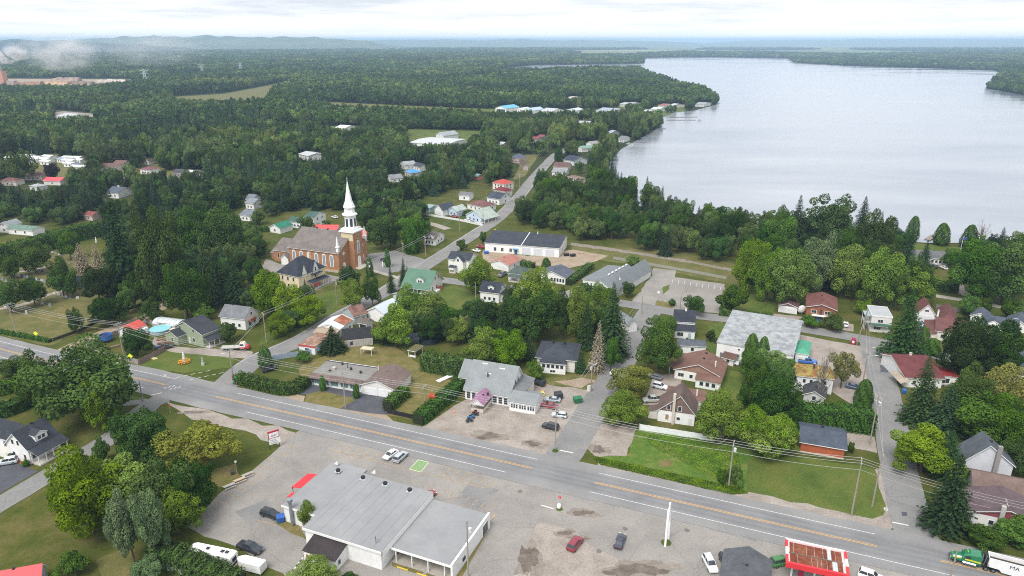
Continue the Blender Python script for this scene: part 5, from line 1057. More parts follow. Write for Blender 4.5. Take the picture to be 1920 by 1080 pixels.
for x in spread(.1, L - .1, 4): s.box('post', x - .07, x + .07, -3.15, -3.01, 1.2, 2.6, TRIM)
s.box('menu_board', L * .1, L * .6, -.1, -.03, 1.3, 2.2, plain('5a78a8')); s.wins('r', 3, 1.0, .8, 1.1); s.door('r', D * .55)
s = house('grey barn with rusty gambrel-like roof beside the street', I_(650, 88), I_(735, 135), I_(812, 100), 3.2, 5.4, 'y', 'aeb8ba', shingle('7a5a52', .9, .25, '96766c'), 'r1', 'barn', 'barn', vents=0)
s = house('small brown-roofed shed with white front behind the black roof', I_(770, 178), I_(830, 190), I_(872, 165), 2.6, 3.8, 'x', 'eceeee', '7f746e', 'f3', 'shed', 'shed')
s = Bld('black_roof_shed', 'low weathered shed with black flat roof and grey plank wall', 'shed', I_(660, 312), I_(875, 290), I_(890, 205), 2.7, None); L, D = s.L, s.D
s.box('wall', 0, L, 0, D, 0, 2.5, plain('a8a49c', .9, .9, .2)); s.box('roof', -.2, L + .2, .1, D + .2, 2.51, 2.7, shingle('3a3c40', .8)); s.win('f', L * .25, .7, .9, 1.3)
for k in range(12): s.box('plank', L * k / 12 + .04, L * (k + 1) / 12 - .04, -.05, .02, .02, 2.45, plain('b3b0a8', .9, .9, .2))
s = Bld('low_store', 'low flat-roofed store with rusty roof sheets and red trim by the street', 'store', I_(322, 345), I_(440, 362), I_(500, 262), 2.8, None); L, D = s.L, s.D
s.box('wall', 0, L, 0, D, 0, 2.7, siding('e6e8e8')); s.box('roof', -.1, L + .1, -.1, D + .1, 2.71, 2.85, shingle('a07866', .9, .3, 'bfa898')); s.box('trim_band', -.16, L + .16, -.16, -.105, 2.45, 2.95, plain('c2444a')); s.win('f', L * .5, .8, 1.6, 1.2)
for k in range(5): s.box('roof_sheet', L * k / 5 + .03, L * (k + 1) / 5 - .03, 0, D, 2.852, 2.91, shingle('a07866', .9, .3, 'bfa898'))
# dark-hip house
s = Bld('hip_roof_house', 'white house with broad charcoal hipped roof and glazed front porch', 'house', J_(185, 440), J_(472, 466), J_(560, 352), 4.0, None, 'the charcoal hip-roofed house'); L, D = s.L, s.D
DH = shingle('50555f'); w_, r_ = s.hip(s.frame, 4.0, 6.8, siding('dcd8d0'), DH, .6); s.wins('r', 3, 1.5, .9, 1.4); s.vent(L * .35, D * .55, 6.6, r_, .3, .6); s.vent(L * .65, D * .55, 6.6, r_, .3, .6)
x0, y0 = s.loc(*J_(212, 478), 3.4); x1 = s.loc(*J_(400, 497), 3.4)[0]; s.hip((x0, x1, y0, -.65), 3.3, 5.0, siding('f2f3f4'), DH, .35, names=('porch_wall', 'porch_roof')); s.wins('f', 5, 1.9, 1.0, 1.1, (x0, x1, y0, 0), .05, .95); s.win('f', (x1 - x0) * .5, .5, 1.6, .7, (x0, x1, y0, 0)); s.win('r', -y0 * .3, 1.7, .8, 1.2, (x0, x1, y0, 0))
# brown gabled bungalow
BRN = shingle('8f6e63'); s = Bld('brown_bungalow', 'white bungalow with wide brown front gable and attached sunroom', 'house', J_(1222, 528), J_(1572, 590), J_(1616, 486), 3.0, None, 'the brown-gabled bungalow'); L, D = s.L, s.D
w_, r_ = s.gable(s.frame, 3.0, 5.8, 'y', siding('eceae4'), BRN, .5, gmat=plain('9a7a6c', .8)); s.win('f', L * .14, 1.0, 1.7, 1.1); s.win('f', L * .36, 1.0, 1.0, 1.1); s.vent(L * .55, D * .85, 5.6, r_, .3); s.vent(L * .55, D * .45, 5.6, r_, .3); s.part('flue', MB().tube((L * .82, D * .35, 3.6), (L * .82, D * .35, 6.2), .2), TRIM, r_)
x0, y0 = s.loc(*J_(1400, 660), 0); s.shed((L * .5, L + .05, -3.4, -.02), 2.5, 3.1, 'b', siding('f0f1f2'), BRN, .3, names=('sunroom_wall', 'sunroom_roof')); s.wins('f', 3, .9, 1.1, 1.2, (L * .5, L, -3.4, 0))
s.box('porch_roof', -2.2, -.1, D * .2, D * .6, 2.4, 2.55, BRN); s.box('porch_post', -2.1, -1.95, D * .22, D * .24, 0, 2.4, TRIM)
# brown steep house
s = Bld('steep_brown_house', 'white house with steep brown front gable and tall chimney by white fence', 'house', J_(1098, 832), J_(1372, 872), J_(1412, 775), 3.4, None, 'the steep brown-gabled house'); L, D = s.L, s.D
B2 = shingle('7f6c66'); s.gable(s.frame, 3.4, 8.2, 'y', siding('f2f3f4'), B2, .4, gmat=plain('7a655e', .9), rc=.42); s.win('f', L * .28, 3.9, .9, 1.3); s.win('f', L * .58, 3.9, .9, 1.3); s.win('f', L * .25, .9, .9, 1.5, None, plain('a08468')); s.win('f', L * .56, 1.2, .9, .8); s.door('f', L * .88)
s.box('chimney', L * .42 - .35, L * .42 + .35, -.72, -.04, 0, 8.9, plain('c9c0b4', .9)); x0, y0 = s.loc(*J_(1195, 720), 3.0); s.shed((L * .15, L + 2.0, D + .02, D + 7.5), 2.9, 3.6, 'f', siding('e2ded8'), BRN, .4, names=('wing_wall', 'wing_roof')); s.part('flue', MB().tube((L * .98, D + 3, 3.2), (L * .98, D + 3, 5.4), .2), TRIM)
s.shed((-2.6, -.02, D * .1, D * .5), 2.0, 2.8, 'r', siding('cfc9c2'), B2, .2, names=('lean_to_wall', 'lean_to_roof'))
# small dark-roofed house
s = Bld('narrow_house', 'narrow white two-storey house with charcoal roof and lean-to front', 'house', J_(1218, 166), J_(1372, 176), J_(1406, 140), 5.0, None, 'the narrow white house'); L, D = s.L, s.D
s.gable(s.frame, 5.0, 8.0, 'x', siding('f2f3f4'), shingle('474c57'), .3); s.chimney(L * .55, D * .5, 7, 8.9, .6, TRIM); s.shed((0, L * 1.0, -3.2, -.02), 2.7, 3.7, 'b', siding('f2f3f4'), shingle('474c57'), .25, names=('porch_wall', 'porch_roof')); s.win('f', L * .3, .9, 2.0, 1.3, (0, L, -3.2, 0)); s.door('f', L * .75, 1, 2, (0, L, -3.2, 0), plain('9fb5b8')); s.win('r', D * .4, 5.4, .7, 1.0); s.win('r', D * .3, 1, .8, 1.2)
house('low grey-roofed garage between the narrow house and brown bungalow', J_(1255, 352), J_(1455, 362), J_(1470, 320), 2.6, 4.0, 'h', 'eceeef', '6c727b', 'f1', 'garage', 'garage')
house('small brown shed between bungalow and white warehouse', J_(1580, 438), J_(1662, 460), J_(1670, 420), 2.2, 3.0, 'x', 'e2e0dc', '7a5f55', 'f1', 'shed', 'shed', vents=0)
# warehouse
s = Bld('warehouse', 'big white warehouse with stained pale grey metal roof', 'warehouse', (1345, 641), (1487, 666), (1492, 606), 5.6, None, 'the white warehouse'); L, D = s.L, s.D
s.shed(s.frame, 5.4, 6.6, 'b', siding('f2f3f5'), shingle('b4b8ba', .95, .16, '989ca0'), .25); s.door('f', L * .08, 1.2, 2.2, None, plain('7a7f85')); s.win('f', L * .3, 4.0, .6, .5); bpy.data.objects['warehouse']
lx, ly = s.loc(*K_(290, 410), 3.0); s.hip((L + .3, L + 4.0, D * .3, D * .66), 3.0, 4.6, siding('dfe8e4'), shingle('63b596', .9, .08), .3, names=('lean_to_wall', 'lean_to_roof')); s.door('f', 1.5, 1, 2, (L + .3, L + 4, D * .3, D * .6))
# moss-roofed house
s = Bld('mossy_house', 'white house with yellow mossy roof beside the warehouse', 'house', K_(218, 578), K_(492, 606), K_(502, 522), 4.8, None, 'the mossy-roofed house'); L, D = s.L, s.D
s.hip(s.frame, 4.8, 6.8, siding('eff0f1'), shingle('b3a45e', .85, .2, '9a6a42'), .4); s.wins('f', 4, 2.9, .8, 1.1); s.wins('f', 3, .8, .9, 1.2); s.chimney(L * .48, D * .35, 6, 7.9, .45, plain('4a4a4c')); s.shed((-4.2, -.02, -1, D * .6), 2.8, 3.4, 'r', siding('e2e2e2'), shingle(DK), .2, names=('annex_wall', 'annex_roof'))
house('grey gabled garden shed in front of the mossy-roofed house', K_(270, 715), K_(425, 745), K_(420, 668), 2.2, 3.6, 'y', 'c2c4c6', '55585e', 'f1', 'shed', 'shed')
# brick bungalow with slate-blue roof
s = Bld('brick_bungalow', 'red brick bungalow with slate blue roof beside the mown corner lot', 'house', O_(250, 72), O_(578, 128), K_(576, 988), 2.9, None, 'the brick bungalow'); L, D = s.L, s.D
s.gable(s.frame, 2.9, 4.4, 'x', brickm('b8633f'), shingle('5d6675'), .5); s.wins('r', 2, 1.1, 1.2, .9); s.vent(L * .5, D * .7, 4.2, s.o, .25); s.box('foundation', -.05, L + .05, -.06, -.001, 0, .35, plain('c9c2b8')); s.door('r', D * .4)
# right-hand houses
s = Bld('grey_gabled_house', 'tall pale grey gabled house with dark shingles at the right edge', 'house', O_(1492, 200), O_(1842, 252), O_(1868, 165), 5.0, None, 'the tall grey gabled house'); L, D = s.L, s.D
s.gable(s.frame, 5.0, 9.2, 'y', siding('c9ccd2'), shingle('6a7078'), .45, rc=.58); s.box('chimney', L * .62 - .45, L * .62 + .45, -.8, -.03, 0, 9.6, plain('8d8a88', .9)); s.win('r', D * .3, 1.2, 1, 1.4); s.vent(L * .5, D * .4, 8.8, s.o, .3); s.shed((-2.6, -.02, D * .3, D), 3.4, 4.6, 'r', siding('c9ccd2'), shingle('6a7078'), .3, names=('side_wall', 'side_roof'))
s = Bld('brown_roof_house', 'low white house with wide brown roof and tall concrete chimney at the right edge', 'house', O_(1490, 592), O_(2090, 720), O_(2100, 560), 3.0, None, 'the low brown-roofed house'); L, D = s.L, s.D
B3 = shingle('77666a'); s.gable(s.frame, 3.0, 5.2, 'y', siding('f2f3f6'), B3, .5, gmat=plain('8e4a52', .9), rc=.47); s.win('f', L * .33, 1.0, .9, 1.0); s.win('f', L * .62, .9, 1.6, 1.2); s.box('chimney', L * .43 - .4, L * .43 + .4, -.75, -.06, 0, 6.2, plain('b3b0ac', .95))
s.gable((L * .2, L * 1.1, D + .02, D + 9), 3.2, 5.4, 'x', siding('d6d2cc'), shingle('8a756e'), .5, names=('wing_wall', 'wing_roof'))
s = Bld('maroon_roof_house', 'white house with maroon shingle roof and red sunroom across from the cedar hedge', 'house', K_(1035, 590), K_(1312, 598), K_(1318, 430), 3.2, None, 'the maroon-roofed house'); L, D = s.L, s.D
MRN = shingle('7e4a4c', .85); s.gable(s.frame, 3.2, 5.6, 'x', siding('eceae8'), MRN, .5, rc=.6); s.wins('f', 3, 1.0, 1.0, 1.2); s.chimney(L * .5, D * .62, 5, 6.6, .6, plain('e0ddd8')); s.shed((L + .02, L + 5.6, D * .12, D * .5), 2.7, 3.3, 'l', siding('eff0f1'), shingle('a23c3e', .85), .3, names=('sunroom_wall', 'sunroom_roof')); s.win('f', 2.0, .8, 2.2, 1.5, (L, L + 5.6, D * .12, D)); s.shed((-2.2, -.02, -2, D * .3), 2.2, 2.8, 'r', None, shingle('c9b9a8'), .2, names=('', 'porch_roof'))
s = house('white garage with steep maroon gable and double door beside a blue car', G_(1122, 905), G_(1256, 920), G_(1258, 868), 3.2, 6.6, 'y', 'f2f3f4', '8a5a58', 'r1', 'garage', 'garage', vents=0); s.garage('f', s.L / 2, s.L * .7, 2.4); s.part('gable_vent', s.on('f', s.frame, s.L / 2 - .6, s.L / 2 + .6, 4.0, 4.6, 0, .05), plain('33363a'))
s = Bld('maroon_hip_house', 'house with large maroon roof and lower porch roof beside the leafy maple', 'house', G_(1262, 1040), G_(1480, 1075), G_(1500, 975), 3.2, None, 'the large maroon hip-roofed house'); L, D = s.L, s.D
MR2 = shingle('7d5653', .85); s.gable(s.frame, 3.2, 5.4, 'x', siding('e6dfd8'), MR2, .4); s.wins('f', 3, 1, 1.1, 1.2); s.hip((L * .12, L * .72, D * .5, D + 8), 3.8, 7.4, siding('e6dfd8'), MR2, .4, names=('main_wall', 'main_roof')); s.chimney(L * .05, D * .8, 3, 6.8, .5, TRIM); s.shed((-3.0, -.02, -2.4, D * .8), 2.3, 2.9, 'r', siding('ddd6cc'), MR2, .3, names=('porch_wall', 'porch_roof'))
s = Bld('brick_two_storey', 'brick two-storey house with maroon roof and blue front door', 'house', G_(292, 860), G_(512, 888), G_(520, 800), 5.4, None, 'the two-storey brick house'); L, D = s.L, s.D
s.gable(s.frame, 5.4, 6.9, 'y', brickm('a86848'), shingle('8c5f58'), .5, gmat=plain('8a5c50', .9)); s.win('f', L * .26, 3.4, 1.7, 1.1); s.win('f', L * .72, 3.4, 1.7, 1.1); s.door('f', L * .5, 1.0, 2.0, None, plain('4a4548'), 3.0); s.box('balcony', L * .2, L * .8, -1.6, -.02, 2.75, 2.95, TRIM); s.door('f', L * .45, 1.4, 2.0, None, plain('5f87b0')); s.win('f', L * .25, .9, 1.3, 1.2); s.win('f', L * .68, .9, 1.2, 1.2); s.vent(L / 2, D * .3, 6.9, s.o); s.vent(L / 2, D * .7, 6.9, s.o)
s = house('white single garage beside the two-storey brick house', G_(82, 848), G_(222, 868), G_(230, 832), 2.7, 3.8, 'y', 'f0f1f2', '7a5f5c', 'r1', 'garage', 'garage', vents=0, gmat=plain('7a6468')); s.garage('f', s.L / 2, s.L * .8, 2.2)
s = Bld('flat_roof_house', 'white flat-roofed two-storey house with green canopy and side balcony', 'house', G_(782, 925), G_(935, 940), G_(945, 868), 6.0, None, 'the flat-roofed white house'); L, D = s.L, s.D
s.flat(s.frame, 6.0, siding('dcd9d6'), shingle('c2c6c9', .9, .1), par=.1); s.win('f', L * .45, 3.6, 1.6, 1.1); s.win('f', L * .35, 1.0, 2.2, 1.1, None, None, 3); s.shed((-.1, L, -1.2, -.02), 2.6, 3.0, 'b', None, shingle('4f7464'), .1, names=('', 'canopy')); s.box('balcony', -2.0, -.02, D * .1, D * .6, 2.8, 2.95, plain('b8bcc0')); s.box('balcony_roof', -2.0, -.02, D * .1, D * .6, 5.2, 5.3, plain('9fb0b4'))
for yy in (.12, .58): s.box('balcony_post', -1.95, -1.8, D * yy - .07, D * yy + .07, 0, 5.2, TRIM)
s = house('white garage with slate roof behind the maroon roof', G_(1522, 925), G_(1655, 950), G_(1668, 912), 2.7, 4.2, 'y', 'f0f1f2', '6a7180', 'r1', 'garage', 'garage', vents=0); s.garage('f', s.L * .5, s.L * .35, 2.1, None, plain('3c3f45'))
s = house('slate-roofed white house half hidden behind the big maple', G_(1608, 1010), G_(1870, 1055), G_(1885, 985), 3.4, 6.0, 'x', 'eef0f2', '5e6676', 'f2r2', mark='the slate-roofed house'); s.dormer(s.L * .3, .3, s.D * .4, 3.6, 5.0, 6.0, 3.2, siding('eef0f2'), shingle('5e6676'))
house('white garage with slate gable at the right edge of town', G_(1780, 965), G_(1935, 1000), G_(1950, 945), 3.0, 4.8, 'y', 'eef0f2', '636b7a', 'f1', 'garage', 'garage', vents=0)
house('slate grey roof peeking past the maple at the right edge', (1882, 692), (1960, 712), (1965, 670), 3.0, 5.2, 'x', 'dfe2e4', '636b7a', 'f1'); house('small grey-roofed white outbuilding at the right edge', (1862, 610), (1885, 616), (1888, 604), 2.6, 3.8, 'x', 'e6e8ea', '6a7180', 'f1', 'shed', 'shed', vents=0)
house('brown-roofed gazebo among bushes behind the maroon house', K_(1530, 690), K_(1640, 700), K_(1655, 660), 2.4, 3.8, 'h', 'b5a698', '6c5048', 'f1', 'gazebo', 'gazebo', vents=0)
# municipal garage
q = lambda x, y: (860 + x / 8, 420 + y / 8)
s = Bld('municipal_garage', 'long white garage hall with charcoal roof and three grey bay doors', 'garage', q(392, 282), q(1505, 368), q(1690, 222), 4.4, None, 'the long white garage hall'); L, D = s.L, s.D
s.gable(s.frame, 4.4, 6.4, 'x', siding('f2f3f5'), shingle('4d525c'), .35, rc=.86)
for k in range(3): s.garage('f', L * (.565 + .158 * k), L * .115, 3.5, None, plain('cfd4da', .5), 5)
for x in (.14, .24, .355): s.win('f', L * x, .9, L * .035, 1.7, None, None, 2)
s.door('f', L * .425, 1.3, 2.2, None, plain('3f6f96')); s.box('canopy', L * .39, L * .46, -1.4, -.02, 2.5, 2.75, plain('4f8fb4')); s.box('roof_seam', L * .5 - .15, L * .5 + .15, -.4, D * .86, 4.75, 4.8, TRIM) if 0 else None
s.part('roof_divider', MB().loft([[(L * .5, -.4, 4.6), (L * .5 + .3, -.4, 4.6), (L * .5 + .3, -.4, 4.95), (L * .5, -.4, 4.95)], [(L * .5, D * .86, 6.7), (L * .5 + .3, D * .86, 6.7), (L * .5 + .3, D * .86, 7.0), (L * .5, D * .86, 7.0)]]), TRIM)
s.win('r', D * .45, 1.2, .9, .9); s.win('r', D * .62, 1.6, .8, .8); s.chimney(L * .62, D * .8, 6, 7.6, .4, TRIM)
s = house('cream two-storey house with charcoal roofs behind the bright tree', E_(1442, 500), E_(1600, 516), E_(1690, 478), 5.2, 7.2, 'x', 'f0ece4', '4d535e', 'f2r1', mark='the cream house by the highway bend'); s.gable((s.L * .35, s.L * .8, -2.5, 0), 5.0, 7.4, 'y', siding('f0ece4'), shingle('4d535e'), .3, names=('gable_wall', 'gable_roof')); s.win('f', s.L * .22, 5.2, .9, 1.1, (s.L * .35, s.L * .8, -2.5, 0)); s.porch((s.L * .2, s.L * .5, -4.2, -2.52), 2.6, 3.0, 'b', shingle('4d535e'), [(s.L * .22, -4.1), (s.L * .48, -4.1)])
s = house('white double garage with salmon pink roof', q(485, 575), q(745, 625), q(850, 520), 2.8, 4.4, 'y', 'f2f3f4', 'c98e80', 'r1', 'garage', 'garage'); s.garage('f', s.L * .65, s.L * .4, 2.1)
s = house('small white house with charcoal roof, dormer and front chimney', E_(1682, 742), E_(1820, 758), E_(1880, 716), 4.2, 7.0, 'x', 'f2f3f4', '464b57', 'f3r1', mark='the small charcoal-roofed house'); s.dormer(s.L * .55, s.D * .1, s.D * .4, 4.7, 5.9, 6.5, 2.4, siding('f2f3f4'), shingle('464b57')); s.shed((s.L + .02, s.L + 4, s.D * .2, s.D), 2.6, 3.2, 'l', siding('eceeef'), shingle('464b57'), .2, names=('annex_wall', 'annex_roof'))
s = house('white bungalow with dark green hipped roof and small porch', q(745, 738), q(985, 770), q(1135, 690), 2.9, 5.0, 'h', 'f0f1f2', '5f6f68', 'f2r1', mark='the dark green-roofed bungalow'); s.porch((s.L * .15, s.L * .85, -2.6, -.1), 2.3, 2.8, 'b', shingle('5f6f68'), [(s.L * .2, -2.5), (s.L * .8, -2.5)])
s = house('white bungalow with slate roof and wide front gable by a clipped hedge', q(1200, 752), q(1600, 812), q(1720, 712), 2.9, 4.9, 'y', 'eceef0', '6c7280', 'r1', mark='the slate-roofed bungalow'); s.wins('f', 5, .8, .9, 1.5, None, .45, .98); s.win('f', s.L * .2, 1, 1.0, 1.0)
# community hall
s = Bld('community_hall', 'low modern hall with staggered grey roofs and white clerestory walls', 'building', F_(532, 655), F_(690, 688), F_(800, 568), 3.4, None, 'the community hall'); L, D = s.L, s.D
GH = shingle('8f959a', .85, .1); s.shed(s.frame, 3.4, 4.4, 'r', siding('dfe6e0'), GH, .4, names=('west_wall', 'west_roof')); s.wins('f', 4, .8, .6, 1.8)
x1 = s.loc(*F_(900, 640), 3.4)[0]; s.shed((L + .45, x1, -4, D * .9), 3.2, 6.2, 'l', siding('dfe6e0'), GH, .4, names=('middle_wall', 'middle_roof')); s.win('f', 3, 1.0, .8, 1.4, (L + .45, x1, -4, D)); s.win('f', (x1 - L) * .75, .4, 1.8, 2.2, (L + .45, x1, -4, D), plain('7fa0a8', .2))
x2, y2 = s.loc(*F_(1040, 580), 3.6); ex0 = s.loc(*F_(900, 690), 0); s.shed((L + 5.0, x2, D * .15, D * 1.25), 3.4, 6.8, 'l', siding('e6e8e6'), GH, .4, names=('east_wall', 'east_roof'))
s.gable((x1 - 1.5, x2 - .3, -5.0, D * .14), 3.4, 5.2, 'y', siding('f0f1f0'), GH, .4, names=('entrance_wall', 'entrance_roof'))
for k in range(5): s.win('f', (x2 - x1 + 1) * (.15 + .17 * k), .2, .8, 2.5, (x1 - 1.5, x2 - .3, -5, 0))
for k in range(6): s.box('roof_cap', L + .3, L + .9, D * (.1 + .14 * k), D * (.16 + .14 * k), 6.5, 6.9, TRIM)
s = house('white building with grey roof seen past the dark spruces at the street corner', F_(878, 995), F_(940, 985), F_(965, 905), 3.0, 4.6, 'y', 'f0f2f4', '9aa2a8', 'r3', 'house', 'house')
s = house('white bungalow with brown roof and porch beside the highway trees', E_(1255, 352), E_(1345, 360), E_(1412, 318), 2.9, 5.2, 'x', 'eff0f0', '7f7674', 'f3r2', mark='the brown-roofed bungalow by the side street'); s.dormer(s.L * .6, .4, s.D * .4, 3.3, 4.4, 5.2, 3, siding('eff0f0'), shingle('7f7674'))
# small houses beyond the church street
q = lambda x, y: (700 + x / 8, 270 + y / 8)
house('teal-roofed small shed with orange door end of the picket fence', q(770, 945), q(850, 962), q(940, 925), 2.6, 3.4, 'x', '8fb0b4', 'a9c4c4', 'f1', 'shed', 'shed', vents=0)
s = house('white garage with charcoal gable roof behind the picket fence', q(918, 970), q(1040, 1000), q(1160, 945), 3.2, 6.0, 'y', 'e8ecf2', '4f5664', 'r1', 'garage', 'garage', vents=0); s.garage('f', s.L * .5, s.L * .65, 2.4)
house('pale blue cottage with pale metal roof beside the white garage', q(1130, 985), q(1250, 1010), q(1350, 965), 3.2, 5.2, 'y', 'b9cce0', 'c6d3cc', 'f2r2', 'cottage')
s = house('pale blue house with pale green roof and posted porch at the street', q(1395, 1060), q(1620, 1110), q(1790, 1040), 3.0, 6.2, 'y', 'c2d4e6', 'c2d0c6', 'f3r2', mark='the pale blue house'); s.porch((s.L + .02, s.L + 2.4, 0, s.D), 2.3, 3.0, 'l', shingle('c2d0c6'), [(s.L + 2.3, y) for y in spread(.2, s.D - .2, 5)])
house('cream house with maroon hipped roof behind the pale blue house', q(1410, 900), q(1650, 950), q(1770, 890), 3.0, 5.6, 'h', 'eee8e2', '8a6260', 'f3r2'); house('white cottage with charcoal dormered roof near the red-roofed house', q(1705, 800), q(1890, 830), q(2005, 770), 3.6, 6.2, 'x', 'f0f2f4', '4f5664', 'f3r1')
house('white shed with grey roof on the green lawn', q(1285, 765), q(1440, 775), q(1525, 740), 3.2, 4.4, 'x', 'f0f1ee', '8a8d92', 'f1', 'shed', 'shed', vents=0)
house('large house with bright red metal roof beside the winding street', q(1790, 580), q(1960, 610), q(2080, 575), 4.4, 7.0, 'h', 'e8e0d4', plain('b5453c', .6, .85, .1), 'f3r2', mark='the red-roofed house'); house('cream wing with dark red roofs in front of the red-roofed house', q(1800, 690), q(1980, 720), q(2060, 690), 3.4, 5.6, 'h', 'eee6d8', '8a3c44', 'f2r1')
house('white gabled cottage at the edge of the woods', q(385, 290), q(480, 320), q(590, 285), 3.4, 5.2, 'y', 'f4f4f4', 'b9bcc0', 'f2r2'); house('white cottage with slate roof among the dark trees', q(600, 320), q(690, 345), q(730, 315), 3.2, 5.2, 'x', 'eef0f2', '555c6a', 'f2'); house('house with bright blue roof at the edge of the woods', q(470, 410), q(560, 440), q(675, 405), 3.4, 5.6, 'h', 'b9b9b8', plain('4f96cf', .5, .8, .08), 'f2'); house('grey-roofed bungalow beside the bright blue roof', q(270, 520), q(440, 505), q(480, 465), 3.0, 4.8, 'x', 'e0e2e4', '9a9ca2', 'f2')
house('small red-roofed shed behind the bright green tree', q(1510, 480), q(1560, 490), q(1600, 465), 2.6, 3.8, 'x', 'd88a78', '8fb5b0', 'f1', 'shed', 'shed', vents=0)
q = lambda x, y: (900 + x / 8, 260 + y / 8)
house('brick-trimmed house with slate roof deep among the trees by the street', q(440, 285), q(590, 300), q(690, 270), 4.0, 7.0, 'h', 'b9a8a0', '6c7284', 'f2r1'); house('brown-roofed wing beside the winding street', q(590, 340), q(650, 420), q(700, 390), 3.0, 4.6, 'x', 'b9a8a0', '7a655e', 'f1')
house('brown-roofed house facing the winding street from the lake side', q(1100, 420), q(1320, 432), q(1400, 400), 3.4, 6.0, 'x', 'e8d8cc', '7f6460', 'f2r2', mark='the lakeside houses on the winding street'); house('navy-roofed house behind the brown-roofed lakeside house', q(1250, 310), q(1405, 340), q(1430, 280), 3.6, 6.4, 'x', 'd8dce2', '4c5466', 'f2r1'); house('pale grey-roofed house half hidden by lakeside trees', q(1080, 500), q(1290, 510), q(1380, 470), 3.0, 4.6, 'x', 'eceef0', 'a9aeb4', 'f2'); house('brown-roofed bungalow behind lakeside trees', q(1310, 570), q(1480, 610), q(1560, 590), 3.0, 4.4, 'h', 'dcd4c8', '9a857a', 'f2'); house('white lakeside house with pale roof beside clipped hedge', q(1595, 70), q(1680, 85), q(1720, 60), 3.6, 5.6, 'y', 'f0f0f0', 'b5b0b2', 'f1r1'); house('small white house with pale green roof above the bend', q(1475, 140), q(1530, 150), q(1590, 110), 3.2, 5.0, 'y', 'f2f4f4', '9fc0b4', 'f1')
# behind the church
house('white two-storey house with green roof behind the church', E_(362, 190), E_(430, 196), E_(524, 160), 5.6, 7.4, 'x', 'f4f5f5', '55736a', 'f2r2', mark='the white houses behind the church'); house('white wing with green roof beside the two-storey house behind the church', E_(242, 220), E_(335, 228), E_(392, 205), 3.4, 5.0, 'x', 'f4f5f5', '55736a', 'f3'); house('white shed with teal green roof behind the church', E_(100, 262), E_(180, 275), E_(258, 245), 2.8, 4.6, 'y', 'f2f3f3', '3f8f78', 'f1', 'shed', 'shed', vents=0)
house('broad red metal roof just behind the church nave', E_(430, 290), E_(600, 292), E_(640, 255), 3.0, 4.6, 'x', 'd8d4d0', plain('e0504e', .5, .9, .1), 'f1', 'hall', 'building'); s = house('red-roofed low building right of the steeple', E_(745, 345), E_(830, 340), E_(840, 285), 3.0, 4.2, 'x', 'c9c9c9', plain('e0504e', .5, .9, .1), 'f1', 'hall', 'building')
house('white cottages glimpsed left of the church among trees', D_(1800, 170), D_(1870, 180), D_(1930, 150), 3.2, 5.2, 'x', 'eef0f2', '8a929c', 'f2'); house('white house with pale roof deeper in the trees left of the church', D_(1840, 80), D_(1900, 88), D_(1935, 60), 3.6, 5.4, 'x', 'eef0f2', '9aa2aa', 'f2')
house('long white shed with green roof at the left edge', D_(55, 275), D_(240, 290), D_(250, 258), 2.8, 4.0, 'x', 'f0f2f2', '7f9a8e', 'f2', 'shed', 'shed', vents=0); house('white gabled house with grey roof at the left edge', D_(-10, 255), D_(60, 260), D_(190, 235), 3.4, 5.4, 'y', 'f0f2f2', 'a9adb2', 'f1')
house('small red-roofed hut behind the cemetery hedge', D_(628, 172), D_(690, 180), D_(705, 155), 2.8, 4.2, 'x', 'c9b8b0', '9a5a58', 'f1', 'shed', 'shed', vents=0); house('dark blue garden shed in the cemetery', D_(556, 668), D_(612, 672), D_(635, 640), 2.6, 3.8, 'x', '3f4d63', '2e3340', 'f1', 'shed', 'shed', vents=0)
s = Bld('greenhouse', 'low arched plastic greenhouse behind the pool', 'greenhouse', D_(1140, 985), D_(1330, 1010), D_(1372, 965), 1.2); L, D = s.L, s.D; GP = plain('d4dadd', .4, .85, .1)
s.part('frame_wall', MB().loft([[(x, D / 2 - math.cos(t) * D / 2, 1.0 + math.sin(t) * 1.5) for t in spread(0, math.pi, 9)] + [(x, D, 0), (x, 0, 0)] for x in spread(0, L, 2)]), plain('aab0b4', .5))
for k in range(6): s.part('roof_panel', MB().loft([[(L * k / 6 + .05 + dx, D / 2 - math.cos(t) * (D / 2 + .03), 1.03 + math.sin(t) * 1.53) for t in spread(.1, math.pi - .1, 8)] for dx in (0, L / 6 - .1)], cap=False), GP)
s = house('low white shed with red roof beside the round pool', H_(885, 235), H_(975, 250), H_(1120, 205), 2.6, 4.0, 'y', 'eef0f0', plain('c9584e', .6, .85, .15), 'f1r1', 'shed', 'shed', vents=0); s.box('side_screen', s.L + .35, s.L + 1.4, s.D * .4, s.D, .1, 2.2, TRIM)
# lakeside house
s = house('white lakeside bungalow with grey roof behind dark spruces', G_(1205, 492), G_(1360, 505), G_(1372, 470), 3.0, 5.0, 'x', 'f0f2f4', '7f8084', 'f4r1', mark='the lakeside bungalow'); s.gable((-9, -.02, s.D * .1, s.D), 2.8, 4.6, 'x', siding('f0f2f4'), shingle('7f8084'), .4, names=('wing_wall', 'wing_roof'))
